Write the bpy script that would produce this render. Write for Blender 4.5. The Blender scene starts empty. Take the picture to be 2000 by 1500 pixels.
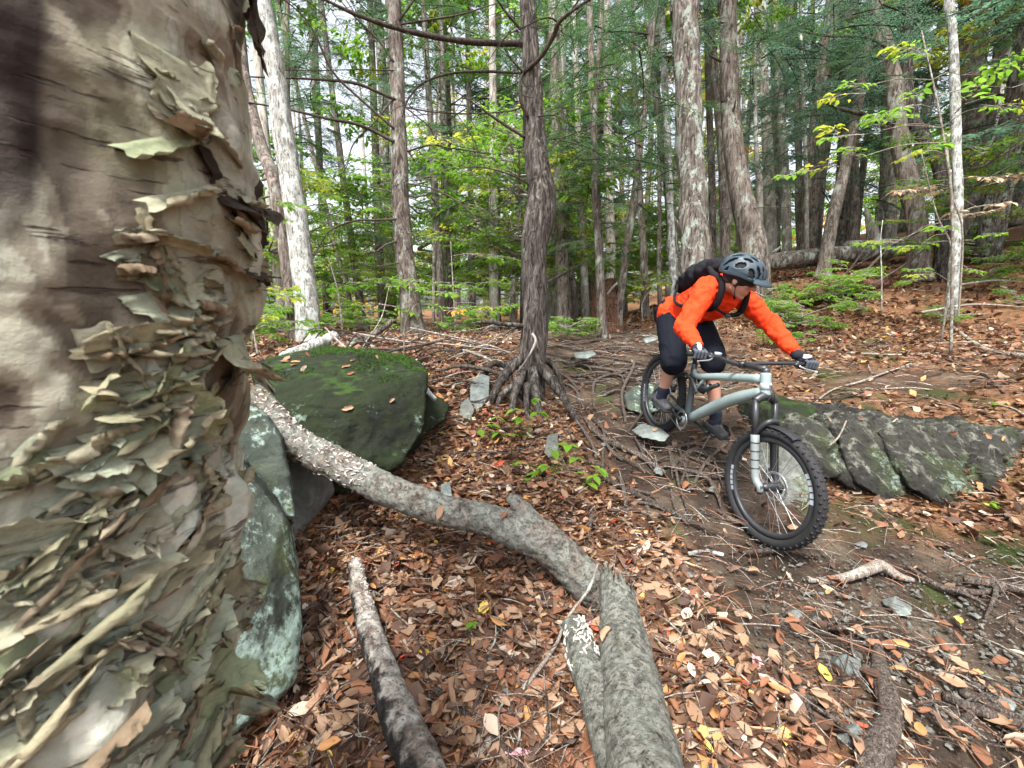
import bpy, bmesh, math, random
import numpy as np
from mathutils import Vector, Matrix, Quaternion
random.seed(7); rng = np.random.default_rng(7)
S = bpy.context.scene; COL = S.collection
# ------------------------------------------------------------------ camera, sky, sun, exposure
CAM = np.array([0.0, 0.0, 1.4]); PITCH = math.radians(10.0); FPX = 833.0
cp, sp = math.cos(PITCH), math.sin(PITCH)
FWD = np.array([0, cp, -sp]); UPV = np.array([0, sp, cp]); RGT = np.array([1.0, 0, 0])
cd = bpy.data.cameras.new('camera'); cam = bpy.data.objects.new('camera', cd); COL.objects.link(cam)
cam.location = CAM; cam.rotation_euler = (math.pi/2 - PITCH, 0, 0)
cd.sensor_width = 36; cd.lens = 36*FPX/2000; cd.clip_start = 0.02; cd.clip_end = 600
S.camera = cam; cd.dof.use_dof = True; cd.dof.focus_distance = 3.2; cd.dof.aperture_fstop = 8.0
W = bpy.data.worlds.new('World'); S.world = W; W.use_nodes = True
wn = W.node_tree; bg = wn.nodes['Background']
sky = wn.nodes.new('ShaderNodeTexSky'); sky.sky_type = 'NISHITA'; sky.sun_disc = False
SUN_EL, SUN_AZ = math.radians(62), math.radians(200)
sky.sun_elevation = SUN_EL; sky.sun_rotation = SUN_AZ; sky.air_density = 1.0; sky.dust_density = 4.0; sky.ozone_density = 1.0
hs = wn.nodes.new('ShaderNodeHueSaturation'); hs.inputs['Saturation'].default_value = 0.30; hs.inputs['Value'].default_value = 1.0
wn.links.new(sky.outputs[0], hs.inputs['Color']); wn.links.new(hs.outputs[0], bg.inputs['Color'])
bg.inputs['Strength'].default_value = 0.15
sd = bpy.data.lights.new('sun', 'SUN'); sun = bpy.data.objects.new('sun', sd); COL.objects.link(sun)
sd.energy = 2.6; sd.angle = math.radians(14); sd.color = (1.0, 0.96, 0.9)
_sdir = Vector((math.sin(SUN_AZ)*math.cos(SUN_EL), math.cos(SUN_AZ)*math.cos(SUN_EL), math.sin(SUN_EL)))
sun.rotation_euler = _sdir.to_track_quat('Z', 'Y').to_euler(); sun.location = (0, 0, 40)
S.view_settings.view_transform = 'Standard'; S.view_settings.look = 'None'
S.view_settings.exposure = 1.55; S.view_settings.gamma = 1.0; S.view_settings.use_curve_mapping = False
cy = S.cycles; cy.max_bounces = 6; cy.diffuse_bounces = 4; cy.glossy_bounces = 2; cy.transmission_bounces = 4
cy.transparent_max_bounces = 6; cy.caustics_reflective = False; cy.caustics_refractive = False
cy.use_adaptive_sampling = True; cy.adaptive_threshold = 0.02; cy.use_denoising = True

def P(u, v, Z):            # photograph pixel + distance along the view axis -> point of the place
    return CAM + Z*(FWD + (u-1000)/FPX*RGT - (v-750)/FPX*UPV)
def PS(l): return [P(*q) for q in l]
# ------------------------------------------------------------------ noise
def _h(i, j, k, s):
    n = (i*374761393 + j*668265263 + k*2147483647 + s*1274126177) & 0xffffffff
    n = ((n ^ (n >> 13))*1274126177) & 0xffffffff
    n = ((n ^ (n >> 16))*2246822519) & 0xffffffff
    return ((n ^ (n >> 15)) & 0xffffff)/8388607.5 - 1
def vn(p, s=0):
    p = np.asarray(p, float); i = np.floor(p).astype(np.int64); f = p - i; w = f*f*(3-2*f); r = 0
    for a in (0, 1):
        for b in (0, 1):
            for c in (0, 1):
                wt = (w[:, 0] if a else 1-w[:, 0])*(w[:, 1] if b else 1-w[:, 1])*(w[:, 2] if c else 1-w[:, 2])
                r = r + wt*_h(i[:, 0]+a, i[:, 1]+b, i[:, 2]+c, s)
    return r
def fbm(p, o=4, s=0, lac=2.07, g=0.5):
    p = np.asarray(p, float); r = np.zeros(len(p)); a = 1.0; t = 0
    for k in range(o):
        r += a*vn(p, s+k*17); t += a; a *= g; p = p*lac + 3.7
    return r/t
# ------------------------------------------------------------------ mesh builder
class MB:
    def __init__(s): s.v = []; s.f = []; s.n = 0; s.att = []
    def add(s, v, f, m=0, a=None):
        v = np.asarray(v, float).reshape(-1, 3)
        if not isinstance(f, (list, tuple)) or (len(f) and np.isscalar(f[0])): f = [f]
        if len(f) and isinstance(f[0], (tuple, list)):
            by = {}
            for q in f: by.setdefault(len(q), []).append(q)
            f = [np.array(q) for q in by.values()]
        for q in f:
            q = np.asarray(q)
            if len(q): s.f.append((q + s.n, m))
        s.v.append(v); s.n += len(v)
        s.att.append(np.zeros(len(v)) if a is None else np.broadcast_to(a, (len(v),)))
        return s
    def mesh(s, name, off=(0, 0, 0), att=None, smooth=True):
        V = np.concatenate(s.v) - np.asarray(off); me = bpy.data.meshes.new(name)
        me.vertices.add(len(V)); me.vertices.foreach_set('co', V.astype(np.float32).ravel())
        li = np.concatenate([q.ravel() for q, m in s.f]).astype(np.int32)
        tot = np.concatenate([np.full(len(q), q.shape[1]) for q, m in s.f]).astype(np.int32)
        mi = np.concatenate([np.full(len(q), m) if np.isscalar(m) else np.asarray(m) for q, m in s.f]).astype(np.int32)
        st = np.concatenate([[0], np.cumsum(tot)[:-1]]).astype(np.int32)
        me.loops.add(len(li)); me.loops.foreach_set('vertex_index', li)
        me.polygons.add(len(tot)); me.polygons.foreach_set('loop_start', st)
        me.polygons.foreach_set('loop_total', tot); me.polygons.foreach_set('material_index', mi)
        me.polygons.foreach_set('use_smooth', np.full(len(tot), smooth))
        me.update(calc_edges=True); me.validate()
        if att:
            A = me.attributes.new(att, 'FLOAT', 'POINT'); A.data.foreach_set('value', np.concatenate(s.att).astype(np.float32))
        return me
    def build(s, name, mats, parent=None, att=None, smooth=True, **kw):
        return link(s.mesh(name, wl(parent), att, smooth), name, mats, parent, **kw)
WL = {}
def wl(p): return WL.get(p.name, np.zeros(3)) if p else np.zeros(3)
def link(me, name, mats, parent=None, **kw):
    o = bpy.data.objects.new(name, me); COL.objects.link(o)
    if parent: o.parent = parent
    WL[o.name] = wl(parent).copy()
    if mats is not None:
        for m in (mats if isinstance(mats, (list, tuple)) else [mats]): me.materials.append(m)
    for k, v in kw.items(): o[k] = v
    return o
def thing(name, label, cat, loc=(0, 0, 0), group=None):
    o = bpy.data.objects.new(name, None); COL.objects.link(o); o.location = loc; o.empty_display_size = .1
    o['label'] = label; o['category'] = cat
    if group: o['group'] = group
    WL[o.name] = np.array(loc, float); return o
def tagm(o, label, cat, group=None):
    o['label'] = label; o['category'] = cat
    if group: o['group'] = group
    return o
def solo(mb, name, mats, label, cat, group=None, loc=None, smooth=True, att=None):   # a thing that is one mesh
    V = np.concatenate(mb.v)
    if loc is None: loc = np.array([V[:, 0].mean(), V[:, 1].mean(), V[:, 2].min()])
    me = mb.mesh(name, loc, att, smooth); o = link(me, name, mats); o.location = loc; WL[o.name] = np.array(loc, float)
    return tagm(o, label, cat, group)
def copy_tree(o, parent=None):
    c = o.copy(); COL.objects.link(c)
    if parent: c.parent = parent
    for ch in list(o.children): copy_tree(ch, c)
    return c
def nrm(v): v = np.asarray(v, float); return v/(np.linalg.norm(v)+1e-12)
def smooth_path(pts, k=6):
    p = np.asarray(pts, float)
    if len(p) < 3: return np.array([p[0]+(p[-1]-p[0])*t for t in np.linspace(0, 1, k+1)])
    q = np.vstack([2*p[0]-p[1], p, 2*p[-1]-p[-2]]); out = []
    for i in range(1, len(q)-2):
        for t in np.arange(k)/k:
            a, b, c, d = q[i-1], q[i], q[i+1], q[i+2]
            out.append(.5*(2*b + (c-a)*t + (2*a-5*b+4*c-d)*t*t + (3*b-a-3*c+d)*t**3))
    out.append(p[-1]); return np.array(out)
def frames(p):
    t = np.gradient(p, axis=0); t /= np.linalg.norm(t, axis=1)[:, None]+1e-12
    n = np.zeros_like(p); r = np.array([0.3, 0.2, 1.0]) if abs(t[0][2]) < .8 else np.array([1., 0, 0])
    n[0] = nrm(r - t[0]*np.dot(r, t[0]))
    for i in range(1, len(p)): n[i] = nrm(n[i-1] - t[i]*np.dot(n[i-1], t[i]))
    return t, n, np.cross(t, n)
def tube(mb, pts, rad, n=8, k=0, m=0, cap=True, wob=0.0, ws=8.0, seed=0, disp=None, a=None, flat=1.0):
    p = smooth_path(pts, k) if k else np.asarray(pts, float)
    rad = np.atleast_1d(np.asarray(rad, float)); r = np.interp(np.linspace(0, 1, len(p)), np.linspace(0, 1, len(rad)), rad) if len(rad) > 1 else np.full(len(p), rad[0])
    t, nn, bb = frames(p); th = np.arange(n)*2*math.pi/n
    d = nn[:, None, :]*np.cos(th)[None, :, None] + bb[:, None, :]*np.sin(th)[None, :, None]*flat
    R = r[:, None]*np.ones((1, n)); V0 = p[:, None, :] + d*R[:, :, None]
    if wob: R = R*(1 + wob*fbm(V0.reshape(-1, 3)*ws, 3, seed).reshape(R.shape))
    if disp is not None: R = R + disp(V0.reshape(-1, 3), np.repeat(np.linspace(0, 1, len(p)), n), np.tile(th, len(p))).reshape(R.shape)
    V = (p[:, None, :] + d*R[:, :, None]).reshape(-1, 3); N = len(p)
    i = np.arange(N-1)[:, None]*n; j = np.arange(n)[None, :]; j2 = (j+1) % n
    F = np.stack([i+j, i+j2, i+n+j2, i+n+j], -1).reshape(-1, 4)
    T = []
    if cap:
        V = np.vstack([V, p[0], p[-1]]); c0, c1 = N*n, N*n+1; jj = np.arange(n); j2 = (jj+1) % n
        T = [np.stack([np.full(n, c0), j2, jj], -1), np.stack([np.full(n, c1), (N-1)*n+jj, (N-1)*n+j2], -1)]
    mb.add(V, [F]+T, m, a); return mb
def sphere_mesh(c, r, R=None, n=12, m=8):
    th = np.linspace(0, math.pi, m+1)[1:-1]; ph = np.arange(n)*2*math.pi/n
    V = [np.stack([np.sin(t)*np.cos(ph), np.sin(t)*np.sin(ph), np.full(n, math.cos(t))], -1) for t in th]
    V = np.vstack(V+[[[0, 0, 1]], [[0, 0, -1]]])*np.asarray(r)
    if R is not None: V = V@np.asarray(R).T
    V = V + np.asarray(c); F = []; T = []; q = len(th)
    for i in range(q-1):
        for j in range(n): F.append((i*n+j, (i+1)*n+j, (i+1)*n+(j+1) % n, i*n+(j+1) % n))
    for j in range(n): T.append((q*n, j, (j+1) % n)); T.append((q*n+1, (q-1)*n+(j+1) % n, (q-1)*n+j))
    return V, [np.array(F), np.array(T)]
def sph(mb, c, r, R=None, m=0, n=14, k=10):
    if np.isscalar(r): r = (r, r, r)
    v, f = sphere_mesh(c, r, R, n, k); return mb.add(v, f, m)
def capsule(mb, a, b, ra, rb, n=16, m=0):
    a = np.asarray(a, float); b = np.asarray(b, float); d = nrm(b-a); pts = []; rr = []
    for t in np.linspace(-math.pi/2, 0, 6)[1:]: pts.append(a + d*ra*math.sin(t)); rr.append(ra*math.cos(t))
    for t in np.linspace(0, math.pi/2, 6)[:-1]: pts.append(b + d*rb*math.sin(t)); rr.append(rb*math.cos(t))
    p = np.array(pts); t_, n_, b_ = frames(np.array([a, b])); th = np.arange(n)*2*math.pi/n
    V = (p[:, None, :] + (n_[0]*np.cos(th)[:, None] + b_[0]*np.sin(th)[:, None])[None]*np.array(rr)[:, None, None]).reshape(-1, 3); N = len(p)
    i = np.arange(N-1)[:, None]*n; j = np.arange(n)[None, :]; j2 = (j+1) % n
    F = np.stack([i+j, i+j2, i+n+j2, i+n+j], -1).reshape(-1, 4)
    V = np.vstack([V, a-d*ra, b+d*rb]); jj = np.arange(n); j2 = (jj+1) % n
    mb.add(V, [F, np.stack([np.full(n, N*n), j2, jj], -1), np.stack([np.full(n, N*n+1), (N-1)*n+jj, (N-1)*n+j2], -1)], m); return mb
def box(mb, c, h, R=None, m=0):
    s = np.array([(x, y, z) for x in (-1, 1) for y in (-1, 1) for z in (-1, 1)], float)*np.asarray(h)
    if R is not None: s = s@np.asarray(R).T
    return mb.add(s+np.asarray(c), [np.array([(0, 1, 3, 2), (4, 6, 7, 5), (0, 4, 5, 1), (2, 3, 7, 6), (0, 2, 6, 4), (1, 5, 7, 3)])], m)
def basis(x, y=None, z=None):          # columns
    x = nrm(x); y = nrm(y - x*np.dot(x, y)); return np.stack([x, y, np.cross(x, y)], 1)
def remesh(mb, name, voxel, smooth=4, mats=None, parent=None, disp=None, dec=None):
    me = mb.mesh(name+'_src'); tmp = bpy.data.objects.new('tmp', me); COL.objects.link(tmp)
    r = tmp.modifiers.new('r', 'REMESH'); r.mode = 'VOXEL'; r.voxel_size = voxel; r.use_smooth_shade = True
    if smooth: q = tmp.modifiers.new('s', 'SMOOTH'); q.factor = .5; q.iterations = smooth
    dg = bpy.context.evaluated_depsgraph_get(); m2 = bpy.data.meshes.new_from_object(tmp.evaluated_get(dg))
    bpy.data.objects.remove(tmp); bpy.data.meshes.remove(me)
    n = len(m2.vertices); co = np.empty(n*3, np.float32); m2.vertices.foreach_get('co', co); co = co.reshape(-1, 3).astype(float)
    if disp is not None:
        no = np.empty(n*3, np.float32); m2.vertices.foreach_get('normal', no); co = disp(co, no.reshape(-1, 3).astype(float))
    co = co - wl(parent); m2.vertices.foreach_set('co', co.astype(np.float32).ravel())
    m2.polygons.foreach_set('use_smooth', np.full(len(m2.polygons), True)); m2.materials.clear(); m2.update()
    if mats is None and parent is None and False: return m2
    return link(m2, name, mats, parent)
# ------------------------------------------------------------------ materials
class NT:
    def __init__(s, name):
        s.m = bpy.data.materials.new(name); s.m.use_nodes = True; s.t = s.m.node_tree; s.b = s.t.nodes['Principled BSDF']
        s.co = s.n('ShaderNodeTexCoord').outputs['Object']
    def n(s, t, **k):
        q = s.t.nodes.new(t)
        for a, b in k.items(): setattr(q, a, b)
        return q
    def l(s, a, b): s.t.links.new(a, b)
    def noise(s, scale=1.0, st=(1, 1, 1), detail=5, rough=.6, dist=0, co=None, rot=0):
        mp = s.n('ShaderNodeMapping'); mp.inputs['Scale'].default_value = st
        if rot:
            m0 = s.n('ShaderNodeMapping'); m0.inputs['Rotation'].default_value = (0, rot, 0); s.l(co or s.co, m0.inputs[0]); s.l(m0.outputs[0], mp.inputs[0])
        else: s.l(co or s.co, mp.inputs[0])
        q = s.n('ShaderNodeTexNoise'); q.inputs['Scale'].default_value = scale; q.inputs['Detail'].default_value = detail
        q.inputs['Roughness'].default_value = rough; q.inputs['Distortion'].default_value = dist; s.l(mp.outputs[0], q.inputs['Vector'])
        return q.outputs['Fac']
    def voro(s, scale=1.0, st=(1, 1, 1), feat='DISTANCE_TO_EDGE'):
        mp = s.n('ShaderNodeMapping'); mp.inputs['Scale'].default_value = st
        nz = s.n('ShaderNodeTexNoise'); nz.inputs['Scale'].default_value = scale*.7; s.l(s.co, nz.inputs['Vector'])
        mx = s.n('ShaderNodeMix', data_type='VECTOR'); mx.inputs[0].default_value = .12/scale**.5 if scale > 1 else .1
        s.l(s.co, mx.inputs[4]); s.l(nz.outputs['Color'], mx.inputs[5]); s.l(mx.outputs[1], mp.inputs[0])
        q = s.n('ShaderNodeTexVoronoi', feature=feat); q.inputs['Scale'].default_value = scale; s.l(mp.outputs[0], q.inputs['Vector'])
        return q.outputs['Distance']
    def ramp(s, f, stops, interp='LINEAR'):
        q = s.n('ShaderNodeValToRGB'); q.color_ramp.interpolation = interp; e = q.color_ramp.elements
        while len(e) < len(stops): e.new(.5)
        for x, (p, c) in zip(e, stops): x.position = p; x.color = (*c, 1) if len(c) == 3 else c
        s.l(f, q.inputs[0]); return q.outputs[0]
    def mr(s, f, a, b, c=0.0, d=1.0):
        q = s.n('ShaderNodeMapRange'); 
        for i, v in enumerate((a, b, c, d)): q.inputs[i+1].default_value = v
        s.l(f, q.inputs[0]); return q.outputs[0]
    def mix(s, f, a, b, mode='MIX'):
        q = s.n('ShaderNodeMix', data_type='RGBA', blend_type=mode)
        if isinstance(f, (int, float)): q.inputs[0].default_value = f
        else: s.l(f, q.inputs[0])
        for i, x in ((6, a), (7, b)):
            if isinstance(x, (tuple, list)): q.inputs[i].default_value = (*x[:3], 1)
            else: s.l(x, q.inputs[i])
        return q.outputs[2]
    def mul(s, a, b, op='MULTIPLY'):
        q = s.n('ShaderNodeMath', operation=op)
        for i, x in enumerate((a, b)):
            if isinstance(x, (int, float)): q.inputs[i].default_value = x
            else: s.l(x, q.inputs[i])
        return q.outputs[0]
    def hsv(s, c, f, amt=.5, lo=None):     # vary brightness with a 0..1 factor
        q = s.n('ShaderNodeHueSaturation'); s.l(s.mr(f, 0, 1, 1-amt, 1+amt), q.inputs['Value'])
        if isinstance(c, tuple): q.inputs['Color'].default_value = (*c, 1)
        else: s.l(c, q.inputs['Color'])
        return q.outputs[0]
    def bump(s, h, strength=.6, dist=.01, prev=None):
        q = s.n('ShaderNodeBump'); q.inputs['Strength'].default_value = strength; q.inputs['Distance'].default_value = dist
        s.l(h, q.inputs['Height'])
        if prev is not None: s.l(prev, q.inputs['Normal'])
        return q.outputs[0]
    def done(s, c, rough=.85, spec=.25, nrm=None, metal=0.0, transl=None):
        if isinstance(c, (tuple, list)): s.b.inputs['Base Color'].default_value = (*c[:3], 1)
        else: s.l(c, s.b.inputs['Base Color'])
        if isinstance(rough, (int, float)): s.b.inputs['Roughness'].default_value = rough
        else: s.l(rough, s.b.inputs['Roughness'])
        s.b.inputs['Specular IOR Level'].default_value = spec; s.b.inputs['Metallic'].default_value = metal
        if nrm is not None: s.l(nrm, s.b.inputs['Normal'])
        if transl:
            tr = s.n('ShaderNodeBsdfTranslucent'); ms = s.n('ShaderNodeMixShader'); ms.inputs[0].default_value = transl
            if isinstance(c, (tuple, list)): tr.inputs[0].default_value = (*c[:3], 1)
            else: s.l(c, tr.inputs[0])
            s.l(s.b.outputs[0], ms.inputs[1]); s.l(tr.outputs[0], ms.inputs[2])
            s.l(ms.outputs[0], s.t.nodes['Material Output'].inputs[0])
        return s.m
    def isl(s): return s.n('ShaderNodeNewGeometry').outputs['Random Per Island']
    def orand(s): return s.n('ShaderNodeObjectInfo').outputs['Random']
    def attr(s, name): return s.n('ShaderNodeAttribute', attribute_name=name).outputs['Fac']
    def nz(s):
        g = s.n('ShaderNodeNewGeometry'); q = s.n('ShaderNodeSeparateXYZ'); s.l(g.outputs['Normal'], q.inputs[0]); return q.outputs[2]

def m_plain(name, c, rough=.7, spec=.3, metal=0, bs=40, bd=.001, var=.12, transl=None):
    n = NT(name); col = n.hsv(c, n.noise(bs*.3), var*2); return n.done(col, rough, spec, n.bump(n.noise(bs), .5, bd), metal, transl)
def m_bark(name, dark, mid, light, lichen=None, lich=(.55, .65), scale=1.0, fiss=(9, 9, 1.6), bd=.02, moss=None):
    n = NT(name); big = n.noise(1.2*scale, detail=3); v = n.noise(fiss[0]*scale, (1, 1, fiss[2]/fiss[0]), 6, .65, .6)
    ed = n.noise(fiss[0]*2.2*scale, (1, 1, .16), 6, .7, 1.2); fine = n.noise(60*scale, (1, 1, .4), 4)
    crack = n.mr(ed, .38, .60); h = n.mul(n.mul(crack, n.mr(v, .3, .7, .5, 1)), n.mr(fine, .2, .8, .8, 1))
    c = n.ramp(h, [(0, dark), (.35, mid), (.85, light)]); c = n.hsv(c, big, .35)
    c = n.hsv(c, n.orand(), .22)
    if lichen: c = n.mix(n.mr(n.mul(n.noise(7*scale, (1, 1, .6), 7, .7), n.mr(fine, .2, .7, .85, 1.05)), *lich), c, lichen)
    if moss: c = n.mix(n.mul(n.mr(n.noise(3*scale, detail=6), .52, .6), .85), c, moss)
    return n.done(c, .9, .15, n.bump(fine, .4, .004, n.bump(h, .9, bd)))
def m_leaf(name, c, c2=None, transl=.35, var=.35, rough=.55, isl=True):
    n = NT(name); r = n.isl(); nn = n.noise(25, detail=3)
    col = n.mix(r, c, c2 or c); col = n.hsv(col, nn, .15); col = n.hsv(col, n.orand(), var*.5)
    return n.done(col, rough, .25, n.bump(nn, .3, .003), 0, transl)
# ------------------------------------------------------------------ material library
M = {}
M['needle'] = m_leaf('hemlock_needles', (.058, .155, .06), (.105, .22, .085), .6)
M['needle2'] = m_leaf('hemlock_needles_bluish', (.085, .185, .115), (.125, .25, .15), .6)
M['needle_y'] = m_leaf('hemlock_needles_fresh', (.08, .19, .04), (.12, .26, .06), .5)
M['broad'] = m_leaf('green_leaf', (.13, .30, .03), (.24, .42, .05), .6)
M['broad_y'] = m_leaf('yellowing_leaf', (.32, .44, .04), (.52, .50, .06), .6)
M['gold'] = m_leaf('golden_leaf', (.55, .38, .05), (.62, .28, .05), .5)
M['dryleaf'] = m_leaf('dry_hanging_leaf', (.30, .20, .12), (.42, .32, .22), .3)
M['fern'] = m_leaf('fern_green', (.04, .14, .06), (.08, .22, .09), .35)
LC = {'tan': ((.25, .15, .092), (.34, .22, .14)), 'rust': ((.18, .080, .045), (.26, .12, .068)), 'brown': ((.09, .052, .037), (.15, .088, .060)),
      'pale': ((.38, .29, .22), (.50, .40, .31)), 'orange': ((.40, .19, .08), (.50, .26, .10)), 'yellow': ((.66, .44, .07), (.75, .58, .15)),
      'red': ((.50, .07, .04), (.58, .13, .06)), 'pink': ((.55, .28, .30), (.62, .36, .38)), 'dark': ((.05, .03, .022), (.09, .05, .035))}
for k, (a, b) in LC.items(): M['lf_'+k] = m_leaf('fallen_leaf_'+k, a, b, .12, .25, .6)
M['hem'] = m_bark('hemlock_bark', (.020, .016, .014), (.080, .070, .061), (.205, .187, .168), (.34, .36, .32), (.56, .70), 1.0, (14, 14, 2.2), .025)
M['hem2'] = m_bark('grey_hemlock_bark', (.05, .04, .035), (.16, .13, .11), (.30, .26, .23), (.36, .40, .35), (.50, .66), .8, (10, 10, 1.5), .02)
M['lich'] = m_bark('lichen_bark', (.035, .028, .022), (.15, .13, .11), (.30, .27, .24), (.34, .39, .34), (.515, .575), 1.0, (9, 9, 1.2), .03)
M['white'] = m_bark('pale_spotted_bark', (.06, .055, .05), (.27, .265, .245), (.44, .45, .42), (.56, .60, .57), (.46, .58), 1.6, (10, 10, 6), .008)
M['pale'] = m_bark('smooth_grey_bark', (.12, .10, .09), (.30, .27, .24), (.42, .39, .36), (.55, .58, .52), (.48, .62), .7, (6, 6, 3), .006)
M['far'] = m_bark('far_bark', (.06, .05, .045), (.17, .145, .125), (.30, .27, .24), (.36, .38, .34), (.5, .7), .6, (8, 8, 1.5), .02)
M['twig'] = m_bark('dark_twig', (.02, .016, .014), (.06, .048, .04), (.12, .10, .085), None, (0, 0), 2, (20, 20, 5), .004)
M['gtwig'] = m_bark('grey_twig', (.07, .055, .045), (.22, .18, .15), (.36, .32, .28), (.42, .46, .41), (.5, .62), 3, (20, 20, 5), .003)
M['root'] = m_bark('root_bark', (.022, .017, .014), (.085, .067, .056), (.20, .168, .145), None, (0, 0), 3, (16, 16, 5), .006)
M['rot'] = m_bark('rotten_wood', (.03, .018, .014), (.14, .07, .045), (.26, .14, .09), None, (0, 0), 1.5, (12, 12, 2), .02)
def mk_log(name, base, lichen, spots, brown, black=False):
    n = NT(name); a = n.noise(9, (1, 1, 1), 8, .7); b = n.noise(45, detail=6, rough=.7); c_ = n.noise(3.5, detail=4)
    cr = n.noise(34, (1, 1, 1), 6, .7, .25); crack = n.mr(cr, .36, .50); h = n.mul(crack, n.mr(b, .25, .75, .6, 1))
    c = n.ramp(h, [(0, (.04, .03, .025)), (.4, base), (.9, tuple(x*1.5 for x in base))])
    c = n.mix(n.mr(a, .42, .56), c, lichen); c = n.mix(n.mr(n.noise(70, detail=3), .60, .68), c, spots)
    c = n.mix(n.mul(n.mr(c_, .54, .62), .8), c, brown); c = n.mix(n.mul(n.mr(cr, .41, .35), .6), c, (.035, .028, .022)); c = n.hsv(c, b, .65)
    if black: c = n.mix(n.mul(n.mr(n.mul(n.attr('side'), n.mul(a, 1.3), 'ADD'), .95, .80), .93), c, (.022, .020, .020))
    return n.done(c, .9, .15, n.bump(b, .8, .006, n.bump(h, .9, .012)))
M['log'] = mk_log('lichen_log_bark', (.125, .108, .092), (.215, .222, .195), (.12, .11, .09), (.16, .13, .08))
M['log2'] = mk_log('greygreen_log_bark', (.135, .132, .115), (.185, .195, .168), (.07, .065, .055), (.12, .12, .095))
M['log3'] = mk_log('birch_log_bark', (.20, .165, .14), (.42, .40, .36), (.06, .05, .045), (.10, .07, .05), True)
M['fungus'] = m_plain('pale_bracket_fungus', (.48, .41, .38), .8, .2, 0, 80, .002, .2)
M['fungus_w'] = m_plain('white_fungus', (.50, .46, .41), .7, .2, 0, 80, .002, .1)
M['tanwood'] = m_plain('bare_tan_wood', (.42, .27, .16), .8, .2, 0, 60, .003, .3)
def mk_rock(name, base, lichen, moss, lt=(.52, .60), mt=(.5, .6), streak=(1, 1, 1), mossup=.0, lsc=3.0, brt=False):
    n = NT(name); RT0 = .55 if streak[2] < 1 else 0; a = n.noise(2.2, streak, 8, .65, rot=RT0); b = n.noise(18, streak, 8, .7, rot=RT0); d = n.noise(lsc, detail=4); e = n.noise(38, detail=5, rough=.75); RT_ = .55 if streak[2] < 1 else 0
    c = n.ramp(a, [(.3, tuple(x*.4 for x in base)), (.5, base), (.7, tuple(min(1, x*1.7) for x in base))]); c = n.hsv(c, b, .5)
    mm = n.mr(n.mul(n.noise(2.6, detail=7, rough=.6), n.mul(n.nz(), mossup), 'ADD'), *mt)
    mc = n.hsv(n.mix(n.noise(11), moss, tuple(x*1.9 for x in moss)), e, .55); c = n.mix(mm, c, mc)
    if brt: c = n.mix(n.mr(n.mul(n.nz(), n.mr(n.noise(4, detail=7), .3, .7, -.25, .35), 'ADD'), .98, 1.16), c, n.hsv((.026, .052, .009), e, .6))
    st_ = n.mr(n.noise(3.2, (3, 3, .35), 7, .7, .4, rot=RT_), .56, .66); c = n.mix(n.mul(st_, .55 if streak[2] < 1 else .0), c, (.26, .27, .225))
    lm = n.mr(n.mul(n.mul(d, n.mr(e, .3, .7, .0, .22), 'ADD'), n.mr(b, .3, .7, -.05, .1), 'ADD'), *lt)
    c = n.mix(n.mul(lm, .85), c, n.hsv(lichen, b, .35))
    return n.done(c, .9, .2, n.bump(e, .7, .006, n.bump(b, .7, .03)))
M['rock_l'] = mk_rock('lichened_boulder_stone', (.065, .078, .065), (.32, .43, .385), (.055, .068, .028), (.66, .76), (.50, .60))
M['rock_s'] = mk_rock('grey_slab_stone', (.12, .127, .115), (.22, .29, .26), (.05, .06, .03), (.76, .86), (.56, .66))
M['rock_m'] = mk_rock('mossy_boulder_stone', (.013, .015, .012), (.17, .23, .19), (.010, .0145, .006), (.78, .88), (.38, .52), brt=True)
M['rock_r'] = mk_rock('streaked_outcrop_stone', (.025, .0245, .021), (.21, .27, .24), (.028, .034, .016), (.73, .85), (.46, .58), (2.4, 2.4, .5))
M['stone'] = mk_rock('trail_stone', (.15, .17, .16), (.24, .29, .265), (.08, .09, .06), (.76, .9), (.64, .72))
M['grit'] = mk_rock('soil_grit', (.13, .125, .11), (.2, .22, .2), (.10, .11, .08), (.82, .95), (.74, .82))
M['moss'] = m_leaf('bright_moss', (.026, .060, .009), (.055, .115, .016), .1, .4, .9)
def mk_ground():
    n = NT('forest_floor'); tr = n.attr('trail'); ms = n.attr('mossy')
    a = n.noise(3.0, detail=8, rough=.65); b = n.noise(26, detail=8, rough=.7); c3 = n.noise(110, detail=4, rough=.7); d = n.noise(.9, detail=5)
    soil = n.ramp(a, [(.30, (.025, .018, .014)), (.5, (.055, .040, .030)), (.62, (.11, .085, .062)), (.78, (.17, .14, .105))])
    soil = n.hsv(soil, b, .45)
    lit = n.ramp(b, [(.28, (.035, .02, .013)), (.45, (.12, .06, .032)), (.6, (.24, .13, .07)), (.75, (.34, .22, .14))])
    c = n.mix(n.mul(n.mr(tr, .15, .7), 1), lit, soil)
    c = n.mix(n.mul(n.mr(n.noise(1.7, detail=7), .60, .68), .75), c, n.hsv((.055, .075, .022), c3, .5))
    c = n.mix(n.mr(n.mul(ms, n.mr(b, .3, .7, -.45, .45), 'ADD'), .40, .85), c, n.hsv(n.mix(n.mr(a, .4, .6), (.030, .045, .013), (.050, .044, .022)), c3, .8))
    c = n.mix(n.mul(n.mr(c3, .66, .72), .7), c, (.33, .30, .26))
    return n.done(c, .95, .1, n.bump(c3, .8, .006, n.bump(b, .9, .03)))
M['ground'] = mk_ground()
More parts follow.
